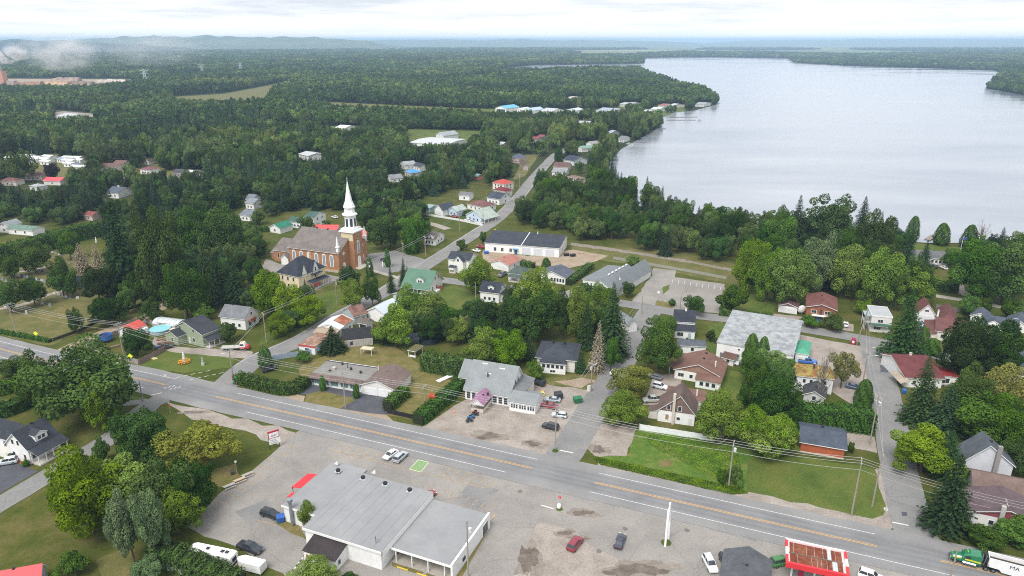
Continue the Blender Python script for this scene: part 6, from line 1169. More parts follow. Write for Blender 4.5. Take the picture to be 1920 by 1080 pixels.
# trailer park and far left
q = lambda x, y: (x / 8, 230 + y / 8)
TRL = [(60, 525, 215, 485, 'e8ecf0'), (285, 492, 420, 478, 'e4e8ee'), (395, 545, 540, 528, 'dfe6ee'), (460, 520, 560, 505, 'e8ecf2'), (560, 545, 700, 520, 'eef2f6'), (620, 505, 750, 490, 'dde4ec'), (590, 580, 720, 560, 'f0f2f6'), (850, 545, 930, 520, '8a97b4'), (920, 520, 1100, 480, 'c9d0cc'), (920, 565, 1080, 545, 'eef2f6'), (950, 610, 1080, 590, 'e8ecf2'), (1085, 525, 1180, 500, 'd4dce6'), (1060, 625, 1180, 600, '5a6478'), (1050, 660, 1270, 655, 'f4f6f8'), (1110, 560, 1200, 545, 'f0f2f6')]
for k, (x0, y0, x1_, y1_, c) in enumerate(TRL):
    a_ = q(x0, y0); b_ = q(x1_, y0 + 8); c_ = (b_[0] + 4, b_[1] - 2.6)
    house('mobile home with pale roof in the trailer park, %s from the left' % ['first', 'second', 'third', 'fourth', 'fifth', 'sixth', 'seventh', 'eighth', 'ninth', 'tenth', 'eleventh', 'twelfth', 'thirteenth', 'fourteenth', 'fifteenth'][sorted(range(15), key=lambda i: TRL[i][0] + TRL[i][2]).index(k)], a_, b_, c_, 2.8, 3.5, 'x', 'e6eaee', plain(c, .5, .9, .1), 'f2', 'mobile_home', 'mobile home', group='mobile homes in the trailer park', vents=0)
house('brown-roofed bungalow near the purple plum tree', q(360, 800), q(620, 800), q(700, 755), 3.2, 5.4, 'h', 'e0d0cc', '8a6c68', 'f3'); house('brown roof at the far left edge of the trees', q(-20, 880), q(230, 885), q(250, 850), 3.0, 5.0, 'h', 'd8ccc8', '8a6560', 'f1'); s = house('low house with bright red metal roof near the plum tree', q(650, 870), q(900, 880), q(945, 845), 3.0, 4.6, 'x', 'd8d4d0', plain('e0505a', .5, .9, .1), 'f1')
house('long pale bungalow with brown roof at the clearing edge', q(1505, 660), q(1740, 668), q(1860, 640), 3.2, 5.0, 'x', 'e6d8d2', '8a6c68', 'f3'); house('brown-roofed wing behind the long pale bungalow', q(1695, 615), q(1850, 620), q(1890, 590), 3.2, 5.0, 'x', 'e6d8d2', '8a6c68', 'f1'); s = house('white-gabled house with slate roof and twin dormers among trees', q(1600, 1050), q(1770, 1060), q(1900, 1000), 3.4, 6.0, 'x', 'f0f2f4', '6a7484', 'f2'); s.chimney(s.L * .5, s.D * .5, 5, 7.2, .8, TRIM)
house('pale cottage roof between the trees below the red roof', q(440, 950), q(560, 965), q(615, 925), 2.8, 4.2, 'h', 'd8d8d8', 'c0c4c8', 'f1')
q = lambda x, y: (240 + x / 8, 250 + y / 8)
house('white house with plum brown roof in the clearing', q(180, 545), q(330, 555), q(390, 520), 3.2, 5.4, 'h', 'f2f2f4', '8a6068', 'f3'); house('little white outbuilding behind the plum brown roof', q(240, 415), q(310, 420), q(355, 400), 3.0, 4.6, 'y', 'f2f2f2', '6c5a58', 'f1', 'shed', 'shed', vents=0); house('dark bungalow with white-framed gable at the clearing', q(670, 590), q(790, 600), q(840, 570), 3.0, 5.0, 'x', '8a8488', '5a5a60', 'f2'); house('dark garage with white flat roof at the clearing', q(850, 580), q(980, 590), q(1030, 560), 3.0, 3.8, 'x', '4a4e58', 'eef0f2', 'f1', 'garage', 'garage', vents=0); house('small white shed right of the white flat roof', q(1020, 600), q(1080, 610), q(1105, 590), 2.6, 3.8, 'y', 'f2f2f2', '7a7a7c', 'f1', 'shed', 'shed', vents=0); house('slate-roofed house glimpsed above the church trees', q(1770, 990), q(1870, 1000), q(1930, 960), 3.6, 6.0, 'x', 'e6eaee', '8a929c', 'f2')
# far hangars and sheds by the lake road
q = lambda x, y: (900 + x / 4, 180 + y / 4)
s = house('white hangar with bright blue roof and open dark bay', q(116, 90), q(195, 95), q(260, 80), 6.0, 9.0, 'y', 'f2f4f6', plain('5fb0e0', .5, .85, .06), 'r1', 'hangar', 'hangar', vents=0); s.garage('f', s.L * .5, s.L * .8, 4.6, None, plain('3a4a5a'))  # dark panels across the open bay paint in its shaded inside
house('white hangar next to the blue-roofed one', q(262, 105), q(310, 108), q(335, 95), 5, 7.5, 'y', 'f2f4f6', plain('e6ecf0', .5, .65), 'f1', 'hangar', 'hangar', vents=0); house('white shed with pale blue ridge roof right of the hangars', q(325, 108), q(380, 112), q(412, 95), 5, 8, 'y', 'f2f4f6', plain('c2dcec', .5, .65), 'f1', 'hangar', 'hangar', vents=0); house('broad white shed with grey roof in the middle of the hangar row', q(456, 112), q(540, 118), q(600, 105), 5, 8, 'x', 'f2f4f6', plain('ccd2d8', .5, .65), 'f2', 'hangar', 'hangar', vents=0); house('low white shed fourth in the hangar row', q(625, 110), q(700, 114), q(735, 98), 4.5, 6.5, 'y', 'f2f4f6', plain('dfe3e6', .5, .65), 'f1', 'hangar', 'hangar', vents=0); house('long grey-roofed white hall before the lake road', q(872, 112), q(1000, 120), q(1030, 100), 5, 8, 'x', 'f2f4f6', plain('b0bac8', .5, .65), 'f3', 'hall', 'hall', vents=0)
for k, (x0, y0, x1_, rc_, t_) in enumerate([(1040, 62, 1080, 'd0d4d8', 'grey-roofed cottage at the far end of the lake road'), (1090, 60, 1130, 'c0c6cc', 'second grey cottage at the far end of the lake road'), (1280, 100, 1345, 'eceff2', 'white gabled lake house near the long docks'), (1335, 72, 1380, 'b06a6a', 'red-walled lake house near the point'), (1410, 70, 1445, 'e0e4e8', 'white lake cottage nearest the point'), (1215, 118, 1265, 'd8dce0', 'pale cottage beside the lake road'), (1615, 62, 1680, 'b0b4b8', 'grey cottage under the point trees'), (380, 325, 425, '9a4a50', 'maroon-roofed house above the dark trees'), (425, 310, 465, '9a4a50', 'second maroon roof above the dark trees'), (130, 365, 165, 'e6eaee', 'white cottage left of the slate roof in the woods'), (730, 205, 830, 'c8ccd0', 'pale house half hidden along the lake road'), (640, 15, 680, 'e0d0d4', 'lone white house in the far woods'), (1040, 320, 1080, '8a8c90', 'grey boathouse at the water'), (955, 275, 985, 'b8c8d8', 'pale blue house among shore trees')]):
    a_ = q(x0, y0); b_ = q(x1_, y0 + 3); house(t_, a_, b_, (b_[0] + 5, b_[1] - 3.5), 3.4, 5.2, 'x', 'd4d4d0', plain(rc_, .6, .6), 'f2', vents=0)
house('long white flat shed roof in the forest clearing', (767, 268), (838, 272), (848, 260), 4.0, 5.0, 'x', 'f2f4f4', plain('dfe3e3', .5, .62), 'f2', 'shed', 'shed', vents=0); house('small grey barn behind the long white shed', (817, 253), (832, 255), (839, 249), 4.0, 7.0, 'y', 'd8dce0', 'b9bfc6', 'f1', 'barn', 'barn', vents=0); house('white rounded tank shed in the left forest', (560, 289), (578, 293), (582, 284), 4, 5.5, 'x', 'f0f2f4', plain('d8dcde', .5, .6), 'f1', 'shed', 'shed', vents=0); house('low white shed at the gravel yard in the far left woods', (106, 217), (130, 219), (134, 213), 5, 7, 'x', 'f2f2f2', plain('d8dadc', .5, .6), 'f1', 'shed', 'shed', vents=0); house('white shed at the edge of the green field', (628, 240), (646, 241), (650, 236), 4, 6, 'x', 'f2f2f2', plain('e6e8ea', .5), 'f1', 'shed', 'shed', vents=0)
# ---------------------------------------------------------------- vehicles
CARSPEC = {  # length, width, stations of the lower hull (x, top z), greenhouse (x0,x1,x2,x3: base rear, roof rear, roof front, base front), roof z
    'sedan': (4.6, 1.8, [(0, .78), (.25, .92), (1.0, .96), (3.0, .94), (4.2, .78), (4.6, .62)], (.55, 1.2, 2.55, 3.35), 1.42),
    'hatch': (4.2, 1.78, [(0, .8), (.15, .95), (1.0, .97), (2.9, .95), (3.9, .8), (4.2, .62)], (.08, .5, 2.3, 3.1), 1.48),
    'suv': (4.6, 1.88, [(0, .85), (.12, 1.02), (1.0, 1.05), (3.1, 1.05), (4.25, .95), (4.6, .72)], (.1, .45, 2.6, 3.35), 1.72),
    'pickup': (5.6, 2.0, [(0, .95), (.1, 1.08), (1.6, 1.08), (4.0, 1.1), (5.2, 1.02), (5.6, .8)], (1.75, 2.0, 3.45, 4.15), 1.86)}
CARMESH = {}
TYRE = plain('1c1c1e', .9, .8); RIM = plain('a9adb2', .35, .7, .1, 2.0, .7)
def car_parts(kind, hx):
    if (kind, hx) in CARMESH: return CARMESH[kind, hx]
    L, W, st, gh, zr = CARSPEC[kind]; P = paint(hx); h = W / 2; out = []; m = MB()
    rings = []
    for x, zt in st:
        e = .86 if x in (0, L) else 1.0; y = h * e; zb = .38 if x in (0, L) else .24
        rings.append([(x - L / 2, -y * .92, zb), (x - L / 2, y * .92, zb), (x - L / 2, y, zb + .2), (x - L / 2, y, zt - .18), (x - L / 2, y * .88, zt), (x - L / 2, -y * .88, zt), (x - L / 2, -y, zt - .18), (x - L / 2, -y, zb + .2)])
    m.loft([r[::-1] for r in rings]); out.append(('body', m.mesh('body', P), None, None))
    g0, g1, g2, g3 = [v - L / 2 for v in gh]; zb = 1.0 if kind in ('suv', 'pickup') else .90; a, b = h * .86, h * .70
    m = MB(); m.add([(g0, -a, zb), (g0, a, zb), (g1, -b, zr - .07), (g1, b, zr - .07), (g2, -b, zr - .07), (g2, b, zr - .07), (g3, -a, zb), (g3, a, zb)], [(1, 0, 2, 3), (3, 2, 4, 5), (5, 4, 6, 7), (0, 6, 4, 2), (1, 3, 5, 7), (0, 1, 7, 6)])
    out.append(('window_glass', m.mesh('window_glass', glassm()), None, None))
    m = MB(); m.loft([[(x, -b * f, z) for x, z, f in ()] or [(g1 - .03, -b * 1.02, zr - .08), (g2 + .03, -b * 1.02, zr - .08), (g2 + .03, b * 1.02, zr - .08), (g1 - .03, b * 1.02, zr - .08)], [(g1 + .12, -b * .86, zr), (g2 - .15, -b * .86, zr), (g2 - .15, b * .86, zr), (g1 + .12, b * .86, zr)]])
    for sd in (-1, 1):   # pillars
        for (xa, xb) in ((g0, g1), (g3, g2), ((g0 + g3) / 2, (g1 + g2) / 2)): m.tube((xa, sd * a, zb), (xb, sd * b, zr - .06), .045, None, 4)
    out.append(('roof', m.mesh('roof', P), None, None))
    w = MB().lathe([(.02, -.11), (.33, -.11), (.33, .11), (.02, .11)], 12); w.v = [(x, z, y) for x, y, z in w.v]; wm = w.mesh('wheel', TYRE)
    w = MB().lathe([(.02, -.115), (.2, -.125), (.2, .125), (.02, .115)], 10); w.v = [(x, z, y) for x, y, z in w.v]; rm = w.mesh('rim', RIM)
    for x in (-L / 2 + .85, L / 2 - .9):
        for y in (-h + .1, h - .1): out.append(('wheel', wm, (x, y, .33), rm))
    hl = MB().box(-.05, .05, -.2, .2, -.07, .07).mesh('headlight', plain('e8ecee', .2, .9)); tl = MB().box(-.05, .05, -.16, .16, -.09, .09).mesh('tail_light', plain('a3242a', .3, .9))
    for y in (-h * .62, h * .62): out.append(('headlight', hl, (L / 2 - .04, y, .66), None)); out.append(('tail_light', tl, (-L / 2 + .03, y, .76), None))
    if kind == 'pickup':
        bm_ = MB().box(-L / 2 + .12, g0 - .12, -h * .78, h * .78, 1.07, 1.088); out.append(('bed_liner', bm_.mesh('bed_liner', plain('2a2b2d', .8)), None, None))
    CARMESH[kind, hx] = out; return out
def car(kind, hx, label, rear, front, group=None, scale=1.0, name=None):
    A, B = G(*rear), G(*front); c = (A + B) / 2; d = B - A
    return car_at(kind, hx, label, c.x, c.y, math.atan2(d.y, d.x), group, scale, name)
def car_at(kind, hx, label, x, y, rz, group=None, scale=1.0, name=None):
    o = empty(name or {'sedan': 'car', 'hatch': 'hatchback_car', 'suv': 'suv_car', 'pickup': 'pickup_truck'}[kind], label, 'pickup' if kind == 'pickup' else 'car', (x, y, .1), rz, group)
    for nm, me, loc, sub in car_parts(kind, hx):
        p = link(nm, me, o, loc)
        if sub: link('rim', sub, p)
    if scale != 1: o.scale = (scale,) * 3
    return o
CARS = [('sedan', 'f2f3f4', 'white sedan parked facing the long shop building', (743, 849), (722, 864)), ('suv', 'b4bac0', 'silver suv parked beside the white sedan', (741, 870), (761, 852)), ('sedan', '8a2430', 'dark red car half hidden behind the shop roof edge', (786, 938), (812, 928)),
        ('suv', '20242a', 'black suv parked by the blue bin behind the shop', (491, 963), (525, 974)), ('pickup', '2b3038', 'black pickup truck beside the white camper trailers', (447, 1024), (492, 1040)),
        ('suv', '22262c', 'black suv under the small tree beside the restaurant', (1018, 724), (1000, 719)), ('sedan', 'a8b0b8', 'silver sedan parked behind the red car at the restaurant', (1047, 754), (1025, 752)), ('sedan', '8f2435', 'red sedan parked at the restaurant', (1043, 767), (1016, 762)),
        ('hatch', 'c4cbd0', 'pale silver hatchback alone in the restaurant lot', (1062, 784), (1036, 780)), ('suv', '242a30', 'black suv by the utility pole in the restaurant lot', (1046, 807), (1018, 800)), ('sedan', 'eef0f2', 'white car parked at the side street under the pole', (1146, 707), (1158, 694)),
        ('suv', 'e2e5e8', 'white suv in the driveway of the steep brown house', (1224, 725), (1250, 731)), ('pickup', 'b8bab6', 'old grey pickup behind the bright tree by the steep brown house', (1238, 752), (1208, 754)),
        ('suv', '8a2438', 'dark red suv parked in the gas station gravel yard', (1069, 1036), (1087, 1013)), ('sedan', '31384a', 'dark blue sedan parked in the gas station lot', (1157, 1033), (1167, 1006)), ('suv', 'f0f2f3', 'white suv parked beside the grey shop roof', (1322, 1045), (1340, 1080)), ('suv', '24272b', 'black suv nose to the grey shop roof', (1356, 1048), (1366, 1072)),
        ('suv', 'b02a3c', 'red suv half hidden under the bush by the right-hand street', (1694, 846), (1706, 866)), ('sedan', 'f0f2f4', 'white car parked by the blue bin on the back street', (1585, 616), (1586, 606)), ('hatch', '3f6a98', 'blue car in front of the maroon-gabled garage', (1730, 620), (1730, 606)), ('pickup', '2f6ab8', 'bright blue pickup behind the mossy roof', (1500, 680), (1527, 682)),
        ('sedan', '3c5078', 'dark blue car beside the cedar hedge by the mossy house', (1592, 727), (1610, 731)), ('pickup', '2f86d8', 'bright blue pickup behind the brick bungalow', (1503, 796), (1535, 803)), ('sedan', 'f2f3f4', 'white car before the lakeside bungalow', (1775, 507), (1762, 501)), ('sedan', '3a3e44', 'dark car beside the lakeside bungalow', (1755, 504), (1745, 499)),
        ('pickup', '5a6068', 'grey pickup beside the dark green-roofed bungalow', (950, 513), (934, 522)), ('sedan', 'f0f2f4', 'white car left of the long garage hall', (902, 474), (884, 470)), ('sedan', 'b03848', 'red car at the end wall of the long garage hall', (908, 466), (894, 463)), ('sedan', '23272e', 'black car on the church lot', (722, 492), (715, 487)),
        ('sedan', 'f0f2f4', 'white car in front of the pale blue house', (905, 421), (892, 418)), ('sedan', 'e6eaee', 'white car on the corner lawn drive by the pale blue house', (884, 416), (870, 413)), ('sedan', 'a83444', 'red car behind the picket fence', (858, 409), (844, 406)), ('sedan', '2a2e34', 'dark car beside the pale blue cottage', (870, 404), (862, 402)),
        ('suv', 'c2c8cc', 'silver suv on the dark driveway of the veranda farmhouse', (26, 868), (2, 872)), ('suv', '1f2226', 'dark car under the bright bush on the church street', (500, 697), (511, 694)), ('sedan', 'e8ecee', 'white car behind the church in the yard', (632, 410), (624, 408))]
for k_, hx, lb, a, b in CARS: car(k_, hx, lb, a, b)
car('suv', '3a7d3c', 'green van with white roof at the fuel canopy', O_(60, 1000), O_(130, 985), name='van'); car('suv', 'f0f1f2', 'white van at the bottom edge right of the fuel canopy', (1615, 1080), (1650, 1092), name='van')

def wheel(o, x, y, r=.5, w=.3, nm='wheel'):
    m = MB().lathe([(.02, -w / 2), (r, -w / 2), (r, w / 2), (.02, w / 2)], 14); m.v = [(x + a, y + c, r + b) for a, b, c in m.v]; q = m.obj(nm, TYRE, o)
    m = MB().lathe([(.02, -w / 2 - .02), (r * .58, -w / 2 - .03), (r * .58, w / 2 + .03), (.02, w / 2 + .02)], 10); m.v = [(x + a, y + c, r + b) for a, b, c in m.v]; m.obj('rim', RIM, q)
def text_mesh(body, size, mat, name):
    cu = bpy.data.curves.new(name, 'FONT'); cu.body = body; cu.size = size; cu.extrude = .01; cu.align_x = 'CENTER'; cu.align_y = 'CENTER'
    t = bpy.data.objects.new(name, cu); COL.objects.link(t); bpy.context.view_layer.update()
    me = bpy.data.meshes.new_from_object(t.evaluated_get(bpy.context.evaluated_depsgraph_get())); bpy.data.objects.remove(t); me.materials.clear(); me.materials.append(mat); return me
# lorry with dump trailer, driving left
A, B = G(1880, 1074), G(1790, 1050); d = (A - B).normalized(); f0 = B - d * 1.1
o = empty('truck_tractor', 'green conventional truck tractor with yellow stripes pulling a white trailer', 'truck', (f0.x, f0.y, .1), math.atan2(d.y, d.x))   # local x runs backwards from the bumper
GT = paint('1f7a54'); YS = plain('e6d22a', .4); CH = plain('c9cdd0', .2, .8, .05, 2.0, .9)
MB().loft([[(x, -w, .75), (x, w, .75), (x, w, z - .25), (x, w * .75, z), (x, -w * .75, z), (x, -w, z - .25)] for x, w, z in ((.25, .78, 1.5), (.7, .98, 1.85), (2.3, 1.05, 2.0))]).obj('hood', GT, o)
MB().loft([[(x, -w, .9), (x, w, .9), (x, w * .98, z - .35), (x, w * .8, z), (x, -w * .8, z), (x, -w * .98, z - .35)] for x, w, z in ((2.32, 1.1, 2.1), (2.8, 1.12, 2.85), (3.9, 1.18, 3.3), (5.8, 1.18, 3.55), (6.1, 1.15, 3.3))]).obj('cab', GT, o)
MB().add([(2.36, -.95, 2.12), (2.36, .95, 2.12), (2.78, .85, 2.78), (2.78, -.85, 2.78)], [(0, 1, 2, 3)]).add([(2.40, -.95, 2.2), (2.40, .95, 2.2), (2.84, .85, 2.8), (2.84, -.85, 2.8)], [(3, 2, 1, 0)]).obj('windscreen', glassm(), o)
for sd in (-1, 1):
    MB().box(3.0, 4.0, sd * 1.19 - .02, sd * 1.19 + .02, 1.95, 2.65).obj('side_window', glassm(), o); MB().box(.5, 2.2, sd * 1.06 - .03, sd * 1.06 + .03, 1.45, 1.65).obj('stripe', YS, o); MB().box(3.0, 6.0, sd * 1.2 - .02, sd * 1.2 + .02, 1.5, 1.8).obj('stripe', YS, o)
    MB().tube((2.6, sd * 1.2, .8), (5.2, sd * 1.2, .8), .3, None, 10).obj('fuel_tank', CH, o); MB().box(2.5, 5.4, sd * 1.35 - .1, sd * 1.35 + .1, .45, .52).obj('step', CH, o); MB().tube((6.2, sd * .95, 1.2), (6.2, sd * .95, 4.0), .09).obj('exhaust_stack', CH, o)
    for x in (1.2, 7.2, 8.6): wheel(o, x, sd * .98, .52, .34 if x < 2 else .6)
    MB().box(.7, 1.75, sd * 1.0 - .24, sd * 1.0 + .24, 1.06, 1.12).obj('mudguard', GT, o); MB().box(2.5, 2.6, sd * 1.4 - .1, sd * 1.4 + .1, 1.9, 2.5).obj('mirror', CH, o); MB().box(.2, .3, sd * .75 - .15, sd * .75 + .15, 1.0, 1.25).obj('headlight', plain('eceff0', .2), o)
MB().box(.0, .22, -1.15, 1.15, .45, .85).obj('bumper', CH, o); MB().box(.18, .26, -.6, .6, .9, 1.75).obj('grille', CH, o); MB().box(2.2, 9.4, -.45, .45, .6, .95).obj('frame', plain('3a3c40', .6), o); MB().box(3.3, 3.4, -.5, .5, 3.2, 3.35).obj('roof_light', plain('f0b83a', .4), o)
o = empty('dump_trailer', 'long white open-top trailer with dark letters behind the green tractor', 'trailer', (f0.x, f0.y, .1), math.atan2(d.y, d.x)); TW = siding('f0f0ea')
m = MB()
for y0, y1 in ((-1.28, -1.2), (1.2, 1.28)): m.loft([[(7.6, y0, 1.35), (7.6, y1, 1.35), (7.4, y1, 3.6), (7.4, y0, 3.6)], [(9.6, y0, 1.3), (9.6, y1, 1.3), (9.6, y1, 3.6), (9.6, y0, 3.6)], [(10.2, y0, .65), (10.2, y1, .65), (10.2, y1, 3.6), (10.2, y0, 3.6)], [(21, y0, .65), (21, y1, .65), (21, y1, 3.6), (21, y0, 3.6)]])
m.obj('side_panel', TW, o); MB().box(7.4, 7.5, -1.19, 1.19, 1.36, 3.6).obj('front_panel', TW, o); MB().box(7.52, 20.9, -1.19, 1.19, 1.4, 2.6).obj('load', plain('4a4038', 1.0, .8, .4, 3.0), o)
for y in (-1.3, 1.2): MB().box(7.35, 21, y, y + .12, 3.602, 3.72).obj('top_rail', TRIM, o)
MB().box(6.75, 7.3, -.9, .9, 2.0, 3.5).obj('tarp_housing', plain('2b2d30', .6), o); MB().tube((6.6, -1.1, 1.4), (6.9, -1.1, 3.9), .07).tube((6.6, 1.1, 1.4), (6.9, 1.1, 3.9), .07).obj('tarp_frame', CH, o)
tm = text_mesh('MA', 1.35, plain('1f2a4a', .5), 'lettering'); t = link('lettering', tm, o, (12.3, -1.295, 2.6)); t.rotation_euler = (math.pi / 2, 0, 0)
for sd in (-1, 1):
    for x in (17.5, 18.8): wheel(o, x, sd * .98, .52, .6)
for q_ in (o, bpy.data.objects['truck_tractor']): q_.scale = (.84, .84, .84)
# flatbed tow truck
A, B = G(416, 657), G(468, 655); d = (B - A).normalized(); o = empty('tow_truck', 'white and red flatbed tow truck on the gravel drive', 'truck', (A.x, A.y, .08), math.atan2(d.y, d.x)); L = (B - A).length; TR = paint('c23440'); TWh = paint('f0f1f2')
MB().box(0, L * .66, -1.2, 1.2, 1.0, 1.18).obj('flatbed', plain('b5b2ae', .6), o); MB().loft([[(x, -1.05, .6), (x, 1.05, .6), (x, 1.05, z), (x, -1.05, z)] for x, z in ((L * .68, 2.4), (L * .72, 2.55), (L * .84, 2.5), (L * .89, 1.75))]).obj('cab', TWh, o); MB().loft([[(x, -1.0, .6), (x, 1.0, .6), (x, .95, z), (x, -.95, z)] for x, z in ((L * .891, 1.55), (L * .97, 1.4), (L, 1.1))]).obj('hood', TR, o)
MB().box(L * .7, L * .83, -1.07, 1.07, 1.7, 2.3).obj('side_window', glassm(), o); MB().box(L * .68, L * .89, -1.08, 1.08, .75, 1.2).obj('red_band', TR, o); MB().box(L * .73, L * .77, -.8, .8, 2.56, 2.72).obj('light_bar', plain('e0a03a', .4), o); MB().box(.2, L * .95, -.4, .4, .55, .8).obj('frame', plain('2f3134'), o)
for x in (.2, .32, .88):
    for y in (-.95, .95): wheel(o, L * x, y, .45, .35)
# campers and cargo trailer by the hedge
q = lambda x, y: (320 + x * 200 / 1920, 980 + y * 200 / 1920)
s = Bld('camper_trailer', 'long white camper trailer parked behind the cedar hedge', 'trailer', q(960, 625) and q(1060, 640), q(1200, 490), q(480, 270), 3.1); L, D = s.L, s.D
s.part('body', MB().loft([[(-0.0, y, .5), (L, y, .5), (L, y, zt - .15), (L - .12, y, zt), (.12, y, zt), (0, y, zt - .15)] for y, zt in ((0, 2.9), (.5, 3.1), (D - 1, 3.1), (D, 2.7))]), siding('f4f5f5')); s.part('rear_window', s.on('f', s.frame, L * .25, L * .75, 1.5, 2.4, 0, .03), glassm()); s.box('rear_graphic', .1, L - .1, -.03, -.002, .7, 1.2, plain('3a3d42')); s.box('bumper', .1, L - .1, -.3, -.04, .4, .55, plain('d8c8a0'))
for y in (.12, .22, .55): s.box('roof_vent', L * .4, L * .4 + .6, D * y, D * y + .6, 3.1, 3.32, plain('33363a'))
for x in (.05, L - .35):
    for y in (.35, .45): s.part('wheel', MB().tube((x, D * y, .36), (x + .3, D * y, .36), .36, None, 12), TYRE)
s = Bld('cargo_trailer', 'short white enclosed trailer beside the black pickup', 'trailer', q(1230, 705), q(1600, 800), q(1740, 680), 2.2); L, D = s.L, s.D
s.part('body', MB().loft([[(x, a, .45), (x, D - a, .45), (x, D - a, 2.25), (x, a, 2.25)] for x, a in ((-1.0, D * .35), (0, .0), (L, 0))]), siding('f4f5f6'))
for y in (.02, D - .3): s.part('wheel', MB().tube((L * .5, y, .34), (L * .5, y + .26, .34), .34, None, 12), TYRE)
# quad bikes
for k, (u, v, c, lb) in enumerate([(1600, 925, '2a3a4c', 'dark quad bike nearest the highway in the row of parked quads'), (1612, 900, '3a78b0', 'blue quad bike second in the row of parked quads'), (1640, 880, '30353c', 'dark quad bike third in the row of parked quads'), (1650, 862, '8a2a34', 'red quad bike nearest the purple porch')]):
    g = G(*I_(u, v)); o = empty('quad_bike', lb, 'quad bike', (g.x, g.y, .07), .35 + k * .1, 'quad bikes in front of the restaurant'); MB().loft([[(x, -w, .45), (x, w, .45), (x, w * .7, z), (x, -w * .7, z)] for x, w, z in ((-.9, .35, .85), (-.3, .25, .95), (.4, .25, .9), (.9, .4, .8))]).obj('body', paint(c), o); MB().box(-.5, .2, -.18, .18, .93, 1.08).obj('seat', TYRE, o); MB().tube((.45, -.4, 1.15), (.45, .4, 1.15), .03).tube((.5, 0, .85), (.45, 0, 1.15), .03).obj('handlebar', plain('55585c'), o)
    for x in (-.6, .65):
        for y in (-.45, .45): wheel(o, x, y, .3, .22)
# bins
def bin_(label, u, v, hx, w, d, h, name='dumpster', cat='bin', z=.08, rz=.3):
    g = G(u, v); o = empty(name, label, cat, (g.x, g.y, z), rz); c = plain(hx, .5, .9, .1)
    MB().loft([[(-w / 2 * .85, -d / 2 * .85, .1), (w / 2 * .85, -d / 2 * .85, .1), (w / 2 * .85, d / 2 * .85, .1), (-w / 2 * .85, d / 2 * .85, .1)], [(-w / 2, -d / 2, h * .85), (w / 2, -d / 2, h * .85), (w / 2, d / 2, h * .85), (-w / 2, d / 2, h * .85)]]).obj('container', c, o)
    MB().loft([[(-w / 2 - .04, -d / 2 - .04, h * .86), (w / 2 + .04, -d / 2 - .04, h * .86), (w / 2 + .04, d / 2 + .04, h * .93), (-w / 2 - .04, d / 2 + .04, h * .93)], [(-w / 2, -d / 2, h * .9), (w / 2, -d / 2, h * .9), (w / 2, d / 2, h), (-w / 2, d / 2, h)]]).obj('lid', c, o)
    for x in (-1, 1): MB().box(x * w * .3 - .08, x * w * .3 + .08, -d / 2 * .8, -d / 2 * .8 + .16, 0, .14).obj('wheel', TYRE, o)
bin_('green waste container in the restaurant lot', 1083, 755, '2f6f4c', 2.4, 1.6, 1.7); bin_('dark grey covered waste container behind the silver sedan', 1047, 748, '33383e', 2.2, 1.8, 2.0); bin_('yellow waste container beside the restaurant under the tree', 991, 720, 'e6d63a', 2.2, 1.6, 1.5); bin_('small yellow bin at the corner of the restaurant wing', 1016, 743, 'e8d83a', 1.4, 1.2, 1.1)
bin_('blue recycling bin behind the shop building', 527, 978, '2f5fa8', 1.6, 1.4, 1.5); bin_('blue wheeled bin pair at the garage hall wall', 912, 476, '2f66b0', 2.2, 1.2, 1.3); bin_('blue wheeled bin near the white car on the back street', 1574, 615, '2f74c0', .8, .8, 1.3, 'wheeled_bin'); bin_('blue bin by the maroon-roofed house drive', 1695, 738, '2f6ab8', 1.0, 1.0, 1.3, 'wheeled_bin'); bin_('blue bin beside the maroon-gabled garage', 1716, 582, '2f74c0', 1.0, 1.0, 1.4, 'wheeled_bin')
bin_('dark waste container at the end of the long garage hall', 1062, 480, '23262a', 2.6, 1.4, 1.2); bin_('second dark waste container next to the hall, farther right', 1074, 481, '23262a', 2.6, 1.4, 1.2); bin_('blue bin in the fenced back yard by the pool', 296, 656, '3a70b8', 1.2, 1.0, 1.2, 'wheeled_bin'); bin_('small black bin on the shop lot grass', 436, 890, '4a4c4e', .7, .7, 1.1, 'litter_bin')
s = Bld('donation_bin', 'magenta clothing donation bin with white sign at the warehouse yard', 'bin', K_(620, 342), K_(652, 348), K_(658, 335), 0.1); L, D = s.L, s.D; s.box('body', 0, L, 0, max(D, 1.2), .1, 2.0, plain('a02a50', .4)); s.part('sign', s.on('f', (0, L, 0, 1), L * .25, L * .75, .7, 1.5, .01, .03), TRIM)
# boat on trailer, satellite dish, pool, trampoline
g = G(*G_(1470, 520)); o = empty('motor_boat', 'small white motor boat parked on the lakeside lawn', 'boat', (g.x, g.y, .5), 1.4); MB().loft([[(x, -w, .9), (x, w, .9), (x, w * .5, .1), (x, -w * .5, .1)] for x, w in ((-2.6, 1.1), (0, 1.15), (1.8, .8), (2.8, .1))]).obj('hull', paint('f4f4f4'), o); MB().box(-.2, .1, -.9, .9, .95, 1.4).obj('windscreen', glassm(), o); MB().box(-2.0, -.5, -.8, .8, .92, .96).obj('cockpit', plain('4a4c50'), o); wheel(o, -.8, -1.0, .3, .2); wheel(o, -.8, 1.0, .3, .2)
o['label'] = 'small white motor boat parked on the lakeside lawn'
g = G(*G_(250, 918)); o = empty('satellite_dish', 'large white round satellite dish beside the white garage', 'dish', (g.x, g.y, 0)); MB().tube((0, 0, 0), (0, 0, 2), .1).obj('mast', plain('8a8d90'), o); m = MB().lathe([(.1, .25), (1.0, .12), (1.5, -.15), (1.55, -.15), (1.0, .2), (.1, .35)], 16); m.v = [(x, -z, y + 2.0) for x, y, z in m.v]; m.obj('dish', TRIM, o)
